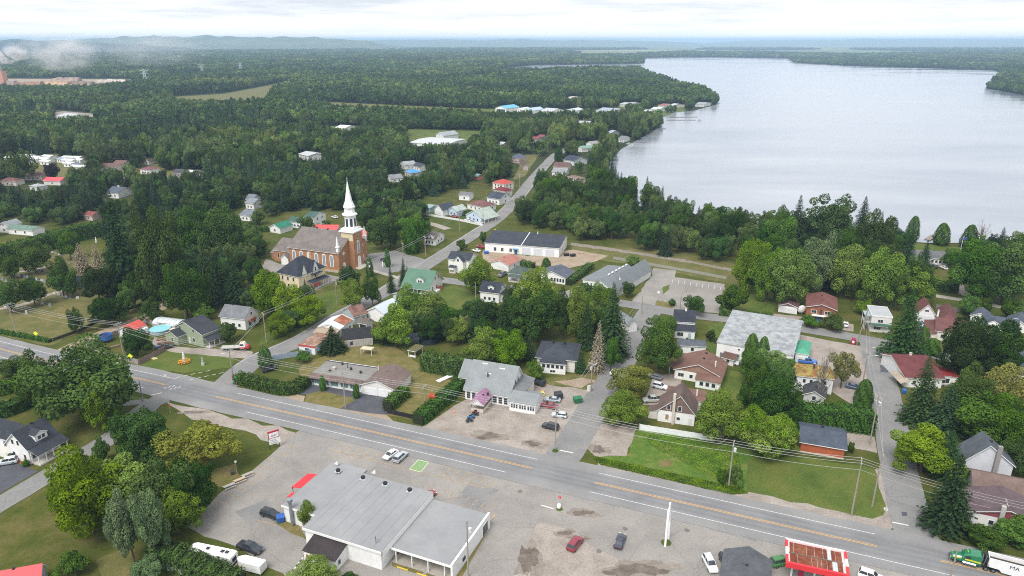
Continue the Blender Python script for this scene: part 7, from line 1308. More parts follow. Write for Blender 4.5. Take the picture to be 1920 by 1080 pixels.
g = G(301, 622); o = empty('round_pool', 'round above-ground swimming pool with pale blue cover behind the green house', 'pool', (g.x, g.y, 0)); MB().lathe([(3.4, 0), (3.4, 1.2), (3.5, 1.22), (3.5, 1.3), (3.3, 1.3)], 28).obj('pool_wall', plain('9fb4bc', .4), o); MB().lathe([(3.28, 1.0), (3.28, 1.31), (.05, 1.33)], 28).obj('cover', plain('8fd0d8', .35, .9, .08), o); MB().box(3.5, 5.4, -1, 1, .9, 1.1).obj('deck', plain('d8ccb8'), o)
g = G(805, 641); o = empty('round_pool', 'round blue pool behind the tall cedar hedge', 'pool', (g.x, g.y, 0)); MB().lathe([(3.2, 0), (3.2, 1.2), (3.3, 1.25), (3.1, 1.25)], 26).obj('pool_wall', plain('2f3a44', .4), o); MB().lathe([(3.08, 1.0), (3.08, 1.1), (.05, 1.12)], 26).obj('water', plain('4fa0b8', .1, .9), o); MB().box(-6, -3.3, -1.5, 1.5, .05, 1.2).obj('deck', plain('5a6068', .8), o)
g = G(200, 640); o = empty('trampoline', 'blue netted trampoline in the fenced back yard', 'trampoline', (g.x, g.y, 0)); MB().lathe([(1.8, .8), (2.0, .85), (2.0, .95), (.05, .95)], 18).obj('mat', plain('2a58a0'), o); MB().lathe([(2.0, .96), (2.0, 2.5), (1.97, 2.5), (1.97, .96)], 18).obj('net', plain('3a66b0', .8), o)
for k in range(6): MB().tube((2 * math.cos(k * 1.047), 2 * math.sin(k * 1.047), 0), (2 * math.cos(k * 1.047), 2 * math.sin(k * 1.047), 2.5), .05).obj('pole', plain('55585c'), o)
# garden pavilion and white sheet by the hedge
s = Bld('garden_pavilion', 'small open white garden pavilion beside the tall hedge', 'pavilion', I_(1142, 385), I_(1192, 395), I_(1225, 350), 2.4); L, D = s.L, s.D; s.box('roof', -.2, L + .2, -.2, D + .2, 2.4, 2.55, shingle('7d7a55')); s.box('roof_edge', -.26, L + .26, -.26, D + .26, 2.25, 2.398, TRIM)
for x in (0, L): 
    for y in (0, D): s.box('post', x - .07, x + .07, y - .07, y + .07, 0, 2.25, TRIM)
s.box('bench', 0, L, .2, .7, .05, .5, TRIM)
g = G(*I_(1430, 595)); o = MB().box(-.8, .8, -3.6, 3.6, .1, .28).obj('long_board', siding('f4f4f2'), None, (g.x, g.y, 0), -.75); tag(o, 'long white board lying on grass beside the clipped hedge', 'panel')
g = G(*I_(838, 415)); o = empty('garden_table_shelter', 'small flat pale shelter roof behind the long low house', 'shelter', (g.x, g.y, 0), -.2); MB().box(-2, 2, -1.2, 1.2, 2.0, 2.12).obj('roof', plain('c9bfa8'), o)
for x in (-1.8, 1.8): MB().box(x - .06, x + .06, -1.1, -1.0, 0, 2).obj('post', TRIM, o); MB().box(x - .06, x + .06, 1.0, 1.1, 0, 2).obj('post', TRIM, o)
# picnic tables on the lot
for k, (u, v) in enumerate([(1722, 420), (1800, 375), (1858, 335)]):
    g = G(*(u / 4, 810 + v / 4)); o = empty('picnic_table', 'wooden picnic table, %s of three at the edge of the shop lot' % ['nearest', 'middle one', 'farthest'][k], 'table', (g.x, g.y, .06), .75, 'picnic tables'); W_ = plain(['b5b2ac', 'c9b49a', 'a8a49c'][k], .8)
    for j in range(4): MB().box(-1.3, 1.3, -.4 + j * .2, -.22 + j * .2, .72, .77).obj('plank', W_, o)
    for y in (-.85, .65): MB().box(-1.3, 1.3, y, y + .22, .42, .47).obj('bench', W_, o)
    for x in (-.9, .9): MB().tube((x, -.7, 0), (x, .2, .72), .05).tube((x, .7, 0), (x, -.2, .72), .05).obj('leg', W_, o)
# propane tanks behind shop
g = G(548, 978); o = empty('gas_tank', 'white upright gas cylinders behind the shop flue', 'tank', (g.x, g.y, .05))
for x, y in ((0, 0), (1.0, -.4), (1.9, -.7)): MB().lathe([(.35, 0), (.42, .2), (.42, 1.3), (.2, 1.55), (.1, 1.7)], 12, (x, y, 0)).obj('cylinder', TRIM, o, smooth=False)

# ---------------------------------------------------------------- poles and wires
WOOD = plain('9c948a', .95, .85, .2, 3.0); INS = plain('b8bcc0', .4)
POLES = {}
def pole(key, label, u, v, top, lamp=None, arm=True, tr=0, arms=1, group='utility poles', rz=None, lean=0):
    """utility pole with foot at a picture position; top = picture row of its head"""
    g = G(u, v); dist = (g - Vector((0, 0, CAM_H))).length; phi = math.asin(CAM_H / dist); h = min(14, max(6.5, (v - top) * dist / (FOC * math.cos(phi)) * .97))
    rz = -.40 if rz is None else rz; o = empty('utility_pole', label, 'pole', (g.x, g.y, 0), rz, group); MB().path([(0, 0, -.2), (lean * .5, 0, h * .5), (lean, 0, h)], [.19, .16, .12], 8).obj('shaft', WOOD, o)
    if arm:
        for k in range(arms):
            z = h - .5 - k * 1.3; a = MB().box(lean - .07, lean + .07, -1.3, 1.3, z - .08, z + .08).obj('crossarm', plain('b8b2a8', .9), o)
            for y in (-1.2, -.5, .5, 1.2): MB().tube((lean, y, z + .08), (lean, y, z + .32), .06).obj('insulator', INS, a)
    for k in range(tr): MB().lathe([(.08, -.05), (.32, 0), (.32, .9), (.1, 1.0)], 10, (lean + .42, .35 - .7 * k, h - 2.6)).obj('transformer', plain('d8dcde', .4), o)
    if lamp:
        m = MB().path([(0, 0, h - 2.2), (lamp * .6, 0, h - 1.5), (lamp * 1.6, 0, h - 1.4), (lamp * 2.4, 0, h - 1.5)], [.05, .05, .045, .04], 6).obj('lamp_arm', INS, o); MB().loft([[(lamp * 2.3, -.15, h - 1.55), (lamp * 2.3, .15, h - 1.55), (lamp * 2.3, .1, h - 1.42), (lamp * 2.3, -.1, h - 1.42)], [(lamp * 3.1, -.1, h - 1.58), (lamp * 3.1, .1, h - 1.58), (lamp * 3.1, .08, h - 1.48), (lamp * 3.1, -.08, h - 1.48)]]).obj('lamp_head', plain('d8dadc', .4), m)
    POLES[key] = (o, g, h, rz, lean); return o
pole('a0', 'leaning lamp pole at the left edge by the cemetery hedge', 33, 630, 578, lamp=-1, lean=-1.2); pole('a1', 'utility pole in the fenced back yard corner', 234, 676, 612, tr=0); pole('a2', 'lamp pole at the church street corner with stop sign', 438, 716, 660, lamp=-1); pole('a3', 'utility pole on the lawn before the long low house', 648, 765, 700, arm=False); pole('a4', 'utility pole beside the yellow sign and clipped hedge', 797, 765, 723, tr=0)
pole('a5', 'utility pole at the side street corner beside puddles', 1041, 845, 768, tr=0); pole('a6', 'utility pole with transformer in the green meadow', 1366, 912, 836, tr=1); pole('a7', 'double utility pole with crossarm on the mown corner lot', 1596, 967, 868, arms=1); pole('a8', 'utility pole with yellow guard beside the mown corner lot', 1635, 950, 855, arms=1); pole('a9', 'tall pole at the low brown-roofed house', 1875, 990, 948)
pole('a10', 'pole at the right edge beyond the frame of town', 2150, 1110, 1010); pole('b1', 'pole with transformer by the side street near the dead spruce', 1108, 735, 680, lamp=1, tr=1, rz=1.0); pole('b2', 'pole at the back street corner', 1203, 590, 555, rz=1.0); pole('c1', 'pole with two transformers beside the cedar hedge', 1630, 835, 718, tr=2, arms=2, rz=.2); pole('c2', 'lamp pole with transformer beside the warehouse yard', 1617, 722, 664, lamp=1, tr=1, rz=.1); pole('c3', 'slanting pole at the donation bin', 1606, 646, 582, arm=False, lean=1.5); pole('c4', 'thin pole beside the flat-roofed white house', 1620, 620, 580, arm=False)
pole('d1', 'pole by the street below the white house left of the store', 500, 643, 588, rz=.6); pole('d2', 'pole with transformer beside the presbytery garden', 632, 572, 523, tr=1, lamp=1, rz=.6); pole('d3', 'pole with transformers on the church lawn', 692, 520, 490, tr=2, rz=.6); pole('d4', 'pole at the church lot edge', 756, 480, 461, rz=.6); pole('d5', 'pole with transformer in front of the brown-roofed bungalow', 798, 482, 442, tr=1, rz=.6); pole('d6', 'pole at the corner lawn of the side street', 862, 434, 396, rz=.6)
pole('d7', 'pole before the pale blue house', 906, 420, 398, arm=False); pole('d8', 'pole with transformer by the winding street', 974, 352, 325, tr=1, rz=.8); pole('d9', 'pole left of the winding street', 949, 328, 313, arm=False); pole('d10', 'white pole right of the red-roofed house', 984, 332, 313, rz=.8); pole('d11', 'pole at the upper bend of the winding street', 1027, 285, 266, rz=.8); pole('e1', 'pole in the yard of the small charcoal-roofed house', 892, 560, 537, arm=False); pole('e2', 'pole on the wooded hill left of the corner lawn', 721, 396, 371, tr=0, rz=.8)
pole('f1', 'pole in front of the fuel canopy entrance', 1780, 1090, 1040, arm=False); pole('f2', 'thick pole with transformer at the end of the shop building', 878, 1082, 992, tr=1, arm=False); pole('f3', 'pole at the community hall parking lot', 1275, 582, 560, rz=.3); pole('f4', 'lamp post behind the pale green house', 348, 600, 585, arm=False); pole('f5', 'light pole at the small street crossing on the left', 268, 752, 722, arm=False); pole('f6', 'pole among trees at the trailer park', 63, 302, 284, arm=False); pole('f7', 'pole by the trailer park road', 158, 330, 308, arm=False)
WIRE = plain('b4b4b6', .5, .8, .05)
WH = dict(a0='the cemetery hedge', a1='the fenced yard', a2='the church street corner', a3='the front lawn', a4='the hedge sign', a5='the puddles', a6='the meadow', a7='the corner lot', a8='the guard pole', a9='the brown-roofed house', a10='the right edge', b1='the dead spruce', b2='the back street', c1='the cedar hedge', c2='the warehouse yard', c3='the donation bin', d1='the white house', d2='the presbytery', d3='the church lawn', d5='the brown bungalow', d6='the corner lawn', d8='the winding street', d11='the upper bend')
def span(k1, k2, ys, grp, drop=.3, sag=.018, r=.035, low=False):
    for i, y in enumerate(ys):
        e = []
        for k in (k1, k2): o, g, h, rz, ln = POLES[k]; c, sn = math.cos(rz), math.sin(rz); e.append(Vector((g.x + c * ln - sn * y, g.y + sn * ln + c * y, h - drop)))
        L = (e[0] - e[1]).length; pts = [e[0].lerp(e[1], t) - Vector((0, 0, 4 * sag * L * t * (1 - t))) for t in spread(0, 1, 11)]
        tag(MB().path(pts, r, 4).obj('overhead_cable', WIRE), '%s overhead cable from pole at %s to pole at %s' % ('lower' if low else ['near', 'far', 'farthest'][i], WH[k1], WH[k2]), 'cable', 'overhead cables along ' + grp)
for a, b in (('a0', 'a1'), ('a1', 'a2'), ('a2', 'a3'), ('a3', 'a4'), ('a4', 'a5'), ('a5', 'a6'), ('a6', 'a7'), ('a7', 'a9'), ('a9', 'a10')): span(a, b, (-1.1, 0.0, 1.1), 'the highway'); span(a, b, (.15,), 'the highway', 2.6, .02, low=True)
for a, b in (('d1', 'd2'), ('d2', 'd3'), ('d3', 'd5'), ('d5', 'd6'), ('d6', 'd8'), ('d8', 'd11'), ('a2', 'd1')): span(a, b, (-1.0, 1.0), 'the church street', r=.04)
for a, b in (('a8', 'c1'), ('c1', 'c2'), ('c2', 'c3')): span(a, b, (-1.0, 1.0), 'the right-hand street')
for a, b in (('a5', 'b1'), ('b1', 'b2')): span(a, b, (-.6, .6), 'the middle side street')

# ---------------------------------------------------------------- signs
def sign(label, u, v, h, shape, hx, w=.8, rz=math.pi, post='a8a8a8', name='road_sign', cat='sign', two=None):
    g = G(u, v); o = empty(name, label, cat, (g.x, g.y, 0), rz); MB().tube((0, 0, 0), (0, 0, h), .05).obj('post', plain(post, .5), o)
    n, ph = {'sq': (4, math.pi / 4), 'di': (4, 0), 'oc': (8, math.pi / 8), 'tr': (3, math.pi / 2)}[shape]; r = w / 2 * (1.414 if shape == 'sq' else 1.08); c = h - w * .45
    ring = lambda y, k=1.0: [(r * k * math.cos(ph + 2 * math.pi * i / n), y, c + r * k * math.sin(ph + 2 * math.pi * i / n)) for i in range(n)]
    p = MB().loft([ring(-.07), ring(-.05)]).obj('plate', plain(hx, .45, .95, .04), o)
    if two: MB().loft([ring(-.085, .8), ring(-.072, .8)]).obj('plate_face', plain(two, .45, .95, .04), p)
    return o
sign('yellow diamond warning sign at the cemetery hedge', 70, 638, 3.2, 'di', 'e6f03a', 1.5, 0); sign('yellow diamond warning sign before the fenced yard', 247, 682, 3.4, 'di', 'e8ee3a', 1.6, 0); sign('small white sign at the highway crossing', 312, 716, 2.4, 'sq', 'e8e8ea', .7, 0); sign('red stop sign below the lamp pole at the church street corner', 439, 720, 2.8, 'oc', 'c8283a', .9, .6); sign('green street name sign beside the stop sign', 444, 722, 3.0, 'sq', '2f8a5a', .9, .3)
sign('red stop sign at the left-hand side street', 320, 775, 2.8, 'oc', 'c8283a', .9, 2.6); sign('small red stop sign in the weeds at the lower side street', 1049, 951, 2.8, 'oc', 'd8404a', .7, 2.8); sign('grey stop sign at the right-hand street corner', 1657, 974, 3.0, 'oc', 'c8ccce', .9, 2.4); sign('small warning sign at the garage hall corner', 928, 440, 3.2, 'di', 'e8b03a', 1.4, 0); sign('tall narrow white sign in front of the community hall lot', 1234, 562, 3.6, 'sq', 'e8ecf0', 1.0, 0)
sign('tall thin white sign on the shop lot grass', 445, 890, 3.8, 'sq', 'eceef0', .5, .4)
# advertising sign of the shop: red-framed panel over a white letter board
g = G(516, 840); o = empty('shop_sign', 'two-panel roadside sign with red frame on the shop lot corner', 'sign', (g.x, g.y, 0), .62)
for x in (-1.25, 1.1): MB().box(x - .08, x + .08, -.08, .08, 0, 4.9).obj('post', plain('33302f', .6), o)
p = MB().box(-1.35, 1.35, -.14, .14, 3.0, 4.9).obj('upper_panel', plain('b02f40', .5), o); MB().box(-1.2, 1.2, -.17, -.142, 3.12, 4.5).obj('panel_face', plain('f2f0f2', .5), p); MB().box(-.8, .5, -.185, -.172, 3.5, 3.65).box(-.6, .8, -.185, -.172, 3.8, 3.92).obj('print', plain('9a8a9c'), p)
p = MB().box(-1.3, 1.5, -.12, .12, 1.3, 2.8).obj('letter_board', plain('f4f6f4', .5), o)
for k in range(3): MB().box(-1.0, .9 - .2 * k, -.14, -.122, 1.55 + k * .42, 1.7 + k * .42).obj('letter_row', plain('a8b0b8'), p)
# price pylon
A, B = G(1247, 1025), G(1253, 1010); o = empty('fuel_price_pylon', 'tall slender white pylon sign on two legs in the gas station lot', 'sign', (A.x, A.y, 0), math.atan2((B - A).y, (B - A).x)); w = (B - A).length; PW = plain('f6f4f4', .45, .95, .04)
MB().path([(0, 0, 0), (.1, 0, 5.5), (.5, 0, 8.2), (w * .5, 0, 9.6)], [.22, .22, .24, .2], 8).obj('leg', PW, o); MB().path([(w, 0, 0), (w * .92, 0, 4.5), (w * .6, 0, 7.5), (w * .5, 0, 9.6)], [.22, .22, .2, .2], 8).obj('leg', PW, o); MB().box(w * .15, w * .72, -.12, .12, 6.4, 8.4).obj('panel', PW, o); MB().box(w * .3, w * .55, -.15, -.122, 8.0, 8.3).box(w * .3, w * .55, .122, .15, 8.0, 8.3).obj('red_mark', plain('c2304a'), o)
g = G(1249, 1018); tag(MB().lathe([(1.1, .06), (.9, .2), (.3, .25)], 9).obj('weed_tuft', LEAF_Y, None, (g.x, g.y, 0)), 'weedy tuft around the feet of the white pylon', 'weeds')
g = G(1322 / 4 + 480, 815 / 4 + 560); o = empty('banner_sign', 'orange and red swirl shaped sign on the clipped hedge', 'sign', (g.x, g.y, 0), -.5); MB().lathe([(.02, -.1), (1.1, -.1), (1.1, .1), (.02, .1)], 14).obj('panel', plain('d8502f'), o); MB().tube((0, 0, 0), (0, 0, 2.6), .08).obj('post', plain('8a8a8a'), o)
m = o.children[0].data
for v_ in m.vertices: x, y, z = v_.co; v_.co = (x, z, y * 1.3 + 3.0)
g = G(*I_(1258, 890)); o = empty('yellow_post_guard', 'yellow cable guard at the hedge corner', 'guard', (g.x, g.y, 0)); MB().tube((0, 0, 0), (.4, 0, 2.4), .16).obj('guard_tube', plain('e8d22a'), o); MB().tube((0, 0, 0), (.1, 0, .3), .2).obj('base', plain('c2a82a'), o)
for k, (u, v) in enumerate([(852, 774), (1018, 735)]):
    g = G(u, v); o = empty('traffic_cone', ['orange traffic cone at the restaurant lot edge', 'orange traffic cone beside the restaurant wing'][k], 'cone', (g.x, g.y, .06)); MB().lathe([(.3, 0), (.3, .08), (.22, .09), (.06, 1.1)], 10).obj('cone', plain('e8743a'), o); MB().lathe([(.17, .45), (.13, .7)], 10).obj('stripe', TRIM, o)
# statue with flowers
g = G(346, 680); o = empty('statue', 'white statue on a pedestal ringed by yellow flowers', 'statue', (g.x, g.y, 0)); MB().lathe([(.6, 0), (.6, .5), (.45, .6), (.45, 1.2)], 8).obj('pedestal', plain('d0ccc4'), o); MB().lathe([(.4, 1.2), (.42, 1.6), (.3, 2.3), (.34, 2.8), (.18, 3.1), (.2, 3.35), (.12, 3.55), (.02, 3.6)], 12).obj('figure', TRIM, o, smooth=True)
rg_ = np.random.default_rng(4); a_ = rg_.uniform(0, 6.28, 500); r_q = rg_.uniform(.7, 1.9, 500); me = leaf_mesh('flower_bed', np.stack([np.cos(a_) * r_q, np.sin(a_) * r_q, rg_.uniform(.2, .9, 500)], 1), rg_.normal(size=(500, 3)) + [0, 0, 1.5], np.full(500, .28), rg_.uniform(size=500), leafm('yellow_flower', 'd8a82a', .8, .1, .1), 1, rg_); f_ = link('flower_bed', me, None, (g.x, g.y, 0)); tag(f_, 'ring of yellow flowers at the foot of the white statue', 'flowers')
for u, v, t in [(381, 685, 'small grey statue on the corner lawn'), (718, 501, 'white statue left of the cedar on the church lawn'), (732, 500, 'white stone statue right of the cedar on the church lawn'), (181, 455, 'white figure at the top of the cemetery'), (1570 - 1112 + 0, 0, '')][:4]:
    g = G(u, v); o = empty('statue', t, 'statue', (g.x, g.y, 0)); MB().lathe([(.5, 0), (.5, .9), (.4, 1.0)], 8).obj('pedestal', plain('c8c4bc'), o); MB().lathe([(.32, 1.0), (.34, 1.5), (.22, 2.1), (.26, 2.4), (.14, 2.6), (.15, 2.85), (.03, 3.0)], 10).obj('figure', TRIM if 'white' in t else plain('a8aaac'), o)
g = G(1797, 487); o = empty('flagpole', 'white flagpole with a blue flag on the lakeside lawn', 'flagpole', (g.x, g.y, 0)); MB().tube((0, 0, 0), (0, 0, 11), .12, .07).obj('mast', TRIM, o); MB().box(.05, 1.6, -.02, .02, 9.6, 10.8).obj('flag', plain('3a5aa8'), o)
# gravestones in rows
STONE = [plain(h, .6, .9, .1) for h in ('b8b8ba', '8a8c90', 'd0cec8', '5a5c60')]
GS = [MB().loft([[(-w, -.12, 0), (w, -.12, 0), (w, .12, 0), (-w, .12, 0)], [(-w, -.12, h * .8), (w, -.12, h * .8), (w, .12, h * .8), (-w, .12, h * .8)], [(-w * .6, -.11, h), (w * .6, -.11, h), (w * .6, .11, h), (-w * .6, .11, h)]]) for w, h in ((.5, 1.1), (.7, .9), (.4, 1.3))]
gr = random.Random(12); rows = [((25, 516), (95, 531), 14), ((5, 525), (25, 536), 4), ((98, 474), (118, 480), 4), ((103, 552), (132, 560), 5), ((80, 571), (94, 574), 2), ((146, 560), (150, 562), 1), ((24, 585), (50, 588), 2), ((58, 505), (80, 510), 4), ((130, 495), (145, 500), 2)]
ORD = ['first', 'second', 'third', 'fourth', 'fifth', 'sixth', 'seventh', 'eighth', 'ninth', 'tenth', 'eleventh', 'twelfth', 'thirteenth', 'fourteenth', 'fifteenth', 'sixteenth', 'seventeenth', 'eighteenth', 'nineteenth', 'twentieth']
RN = ['the long row', 'the far left cluster', 'the row below the tall hedge', 'the row beside the dark shed', 'the front pair', 'the edge of the lawn', 'the lower left pair', 'the row between the trees', 'the middle pair']
for (a, b, n), rn in zip(rows, RN):
    for k in range(n):
        t = k / max(1, n - 1); g = G(a[0] + (b[0] - a[0]) * t, a[1] + (b[1] - a[1]) * t); j = gr.randrange(3); c = gr.randrange(4)
        o = empty('gravestone', '%s gravestone, %s from the left in %s, cemetery' % (['light grey', 'grey', 'whitish', 'dark'][c], ORD[k], rn), 'gravestone', (g.x, g.y, 0), gr.uniform(-.3, .1), 'gravestones in the cemetery'); GS[j].obj('headstone', STONE[c], o); MB().box(-.75, .75, -.3, .3, 0, .15).obj('base', STONE[1], o)

# ---------------------------------------------------------------- fences and hedges
def fence(label, px, h, mat, board=2.4, name='fence', post=None, z0=.05, thick=.06):
    P = [G(*p) for p in px]; o = empty(name, label, 'fence', P[0]); inv = P[0]; post = post or mat
    for i in range(len(P) - 1):
        a, b = P[i] - inv, P[i + 1] - inv; L = (b - a).length; n = max(1, round(L / board)); d = (b - a) / L; q = Vector((-d.y, d.x, 0)) * thick / 2
        for k in range(n):
            s0, s1 = a + d * (L * k / n + .04), a + d * (L * (k + 1) / n - .04)
            MB().loft([[s0 - q + Vector((0, 0, z0)), s1 - q + Vector((0, 0, z0)), s1 + q + Vector((0, 0, z0)), s0 + q + Vector((0, 0, z0))], [s0 - q + Vector((0, 0, h)), s1 - q + Vector((0, 0, h)), s1 + q + Vector((0, 0, h)), s0 + q + Vector((0, 0, h))]]).obj('panel', mat, o)
            p_ = a + d * (L * k / n); MB().box(p_.x - .07, p_.x + .07, p_.y - .07, p_.y + .07, 0, h + .12).obj('post', post, o)
    return o
GREYW = plain('9a938c', .95, .9, .2, 2.0)
fence('weathered grey board fence around the back yard', [(158, 652), (205, 668), (260, 684)], 1.8, GREYW); fence('reddish board fence between yard and drive', [(262, 684), (300, 664), (312, 655)], 1.8, plain('86706a', .95)); fence('grey board fence along the lane', [(158, 652), (200, 636), (226, 626)], 1.8, GREYW); fence('grey board fence by the greenhouse', [(268, 604), (300, 614), (340, 618)], 1.8, GREYW)
fence('long white board fence below the steep brown house', [(1199, 806), (1250, 814), (1300, 822), (1338, 828)], 1.7, plain('e6e8ea', .6)); fence('blue-grey board fence behind the long low house', [(512, 676), (560, 668), (600, 662)], 1.8, plain('93a3b3', .9)); fence('blue-grey board fence behind the pine beside the pool', [(742, 640), (790, 633), (842, 622)], 2.0, plain('8fa2b8', .9)); fence('black fence at the clipped hedge by the highway', [(726, 775), (775, 786)], 1.4, plain('26262a', .8)); fence('dark fence beside the driveway hedge', [(575, 716), (588, 722)], 1.8, plain('3a3430', .8))
fence('white picket fence along the corner lawn', [(762, 398), (800, 404), (860, 414), (905, 424)], 1.2, plain('e4e6e6', .7), 2.0); fence('dark wire fence around the cemetery', [(100, 640), (150, 622), (210, 592), (270, 572)], 1.1, plain('3f4438', .9), 2.6, thick=.03); fence('chain fence along the railway verge', [(1150, 486), (1230, 500), (1300, 512), (1362, 524)], 1.3, plain('9a9a90', .8), 3.0, thick=.02); fence('white lattice fence behind the camper hedge', [(288, 1060), (330, 1075), (360, 1084)], 1.2, plain('d0d2d0', .8), 2.0); fence('grey board fence behind the maroon-roofed garage', [(1754, 578), (1800, 586)], 1.6, plain('7a7672', .95))
def hedge(label, px, h, w, mat=None, name='cedar_hedge', seed=1, dens=22, ls=.26):
    P = resample([G(*p) for p in px], 1.5); N = normals(P); rng = np.random.default_rng(seed); C, Nn = [], []
    base = P[0]; L = sum((P[i + 1] - P[i]).length for i in range(len(P) - 1)); cum = [0]
    for i in range(len(P) - 1): cum.append(cum[-1] + (P[i + 1] - P[i]).length)
    per = 2 * h + w; n = int(L * per * dens); t = rng.uniform(0, L, n); q = rng.uniform(0, per, n)
    px_ = np.interp(t, cum, [p.x - base.x for p in P]); py_ = np.interp(t, cum, [p.y - base.y for p in P]); nx_ = np.interp(t, cum, [p.x for p in N]); ny_ = np.interp(t, cum, [p.y for p in N])
    lump = .16 * np.sin(t * 2.1 + q) + .12 * np.sin(t * 5.3 + q * 2); hh = h * (1 + .05 * np.sin(t * 1.3 + seed) + .03 * np.sin(t * 4.1))
    off = np.where(q < h, -w / 2, np.where(q < h + w, q - h - w / 2, w / 2)); z = np.where(q < h, q, np.where(q < h + w, h, per - q)) * hh / h
    top = (q >= h) & (q < h + w); nz = np.where(top, 1, .25); no = np.where(top, (q - h - w / 2) / w * 1.2, np.sign(off)); rnd = 1 - .25 * np.clip((z / h - .75) / .25, 0, 1) * (~top)
    o_ = off * rnd + np.where(top, 0, np.sign(off) * lump); z = np.maximum(z + np.where(top, lump, 0) + rng.normal(size=n) * .06, .05)
    C = np.stack([px_ + nx_ * o_, py_ + ny_ * o_, z], 1); Nn = np.stack([nx_ * no, ny_ * no, nz], 1) + rng.normal(size=(n, 3)) * .45
    o = empty(name, label, 'hedge', base); link('foliage', leaf_mesh('foliage', C, Nn, ls * rng.uniform(.6, 1.3, n), np.clip(.5 + lump * 1.6 + rng.uniform(-.3, .3, n), 0, 1), mat or LEAF_C, 1.3, rng), o)
    m = MB(); vs = []
    for p, nn in zip(P, N):
        a, b = p - base + nn * (-w * .38), p - base + nn * (w * .38); vs.append([(a.x, a.y, .02), (b.x, b.y, .02), (b.x, b.y, h * .86), (a.x, a.y, h * .86)])
    m.loft(vs).obj('dark_core', plain('2f3a20', 1, .6, .3), o); c = P[len(P) // 2]; LANDMARKS.append((None, c.x, c.y)) if 0 else None; return o  # dark solid box added inside the leaves to make the hedge opaque
def weeds(label, px, n, h, mat, seed):
    rng = np.random.default_rng(seed); W = np.array([G(*p)[:2] for p in px]); lo, hi = W.min(0), W.max(0); p = rng.uniform(lo, hi, (n * 4, 2)); p = p[inside([tuple(q) for q in W], p[:, 0], p[:, 1])][:n]; n = len(p)
    f = .5 + .5 * np.sin(p[:, 0] * .9 + 1.3 * np.sin(p[:, 1] * .7)) * np.cos(p[:, 1] * 1.1 + seed); z = h * rng.uniform(.05, 1, n) * (.25 + .75 * f)
    o = link('weeds', leaf_mesh('weeds', np.column_stack([p, z + .05]), rng.normal(size=(n, 3)) * .6 + [0, 0, .7], .2 * rng.uniform(.5, 1.3, n), np.clip(f + rng.uniform(-.3, .3, n), 0, 1), mat, 1.2, rng)); o['kind'] = 'stuff'; tag(o, label, 'weeds')
hedge('clipped cedar hedge around the corner garden beside the highway', [(446, 716), (500, 730), (548, 738), (572, 722)], 3.0, 3.4, seed=2); hedge('short clipped cedar hedge beside the asphalt drive', [(727, 772), (745, 755), (762, 742)], 3.2, 3.2, seed=3); hedge('long clipped cedar hedge between the lawn and the restaurant', [(784, 796), (815, 770), (845, 745), (866, 724)], 3.2, 3.8, seed=4); hedge('tall square cedar hedge behind the restaurant', [(795, 690), (830, 697), (868, 700), (890, 694)], 5.2, 5.0, seed=5)
hedge('very tall cedar hedge along the right-hand street', [(1420, 792), (1480, 795), (1560, 800), (1634, 806)], 6.0, 6.0, seed=6, dens=18); hedge('tall cedar hedge along the top of the cemetery', [(-40, 500), (40, 482), (90, 468), (140, 452), (200, 440)], 7.5, 6.0, seed=7, dens=12, ls=.34); hedge('low hedge along the cemetery front', [(-30, 618), (30, 630), (95, 642)], 1.2, 1.6, seed=8); hedge('diagonal clipped hedge beside the slate-roofed bungalow', [(1066, 535), (1085, 520), (1108, 502)], 2.6, 3.2, seed=9); hedge('short hedge between the pink garage and the green bungalow', [(968, 494), (985, 499), (1000, 503)], 2.4, 3, seed=10)
hedge('dark hedge along the back street behind the warehouse', [(1348, 590), (1400, 596), (1448, 600)], 2.2, 2.6, seed=11); hedge('cedar hedge behind the parked campers', [(290, 1045), (340, 1062), (400, 1088), (450, 1110)], 3.6, 4.4, seed=12); hedge('dark cedar hedge at the far left beside the highway', [(-40, 745), (20, 735), (58, 722)], 3.6, 4.0, seed=13); hedge('lower dark cedar hedge at the left edge', [(-40, 790), (20, 776), (62, 757)], 3.4, 4.0, seed=14); hedge('cedar hedge left of the lakeside drive', [(1738, 542), (1765, 546), (1790, 545)], 3.8, 4.5, seed=15); hedge('low clipped hedge left of the teal shed behind the church', [(470, 432), (500, 434), (522, 434)], 2.4, 2.4, seed=16)
hedge('clipped hedge beside the pale blue cottages', [(870, 402), (890, 404)], 2.4, 3, seed=17); weeds('rank bright green weeds along the highway ditch', [(1110, 856), (1240, 884), (1385, 915), (1402, 926), (1370, 928), (1240, 898), (1125, 872)], 14000, .6, LEAF_B, 18); weeds('rough green weeds in the meadow below the white fence', [(1205, 812), (1300, 822), (1385, 850), (1395, 915), (1350, 905), (1290, 872), (1225, 840)], 5500, .5, LEAF_B, 19)
hedge('tall dark hedge by the pole at the lakeside road', [(1078, 272), (1096, 273)], 4, 5, seed=21)
g = G(1049, 955); tag(MB().lathe([(.8, .03), (.6, .15), (.2, .2)], 9).obj('weed_tuft', LEAF_B, None, (g.x, g.y, 0)), 'green weedy tuft at the lower side street stop sign', 'weeds')
g = G(1048, 953); tag(MB().lathe([(.4, .02), (.45, .5), (.4, 1.0), (.1, 1.08)], 14).obj('white_barrel', TRIM, None, (g.x, g.y, 0)), 'white round barrel in the weeds beside the small stop sign', 'barrel')
g = G(1041, 846); tag(MB().lathe([(.8, .05), (.6, .4), (.2, .5)], 9).obj('weed_tuft', LEAF_B, None, (g.x, g.y, 0)), 'green tuft at the foot of the corner utility pole', 'weeds')
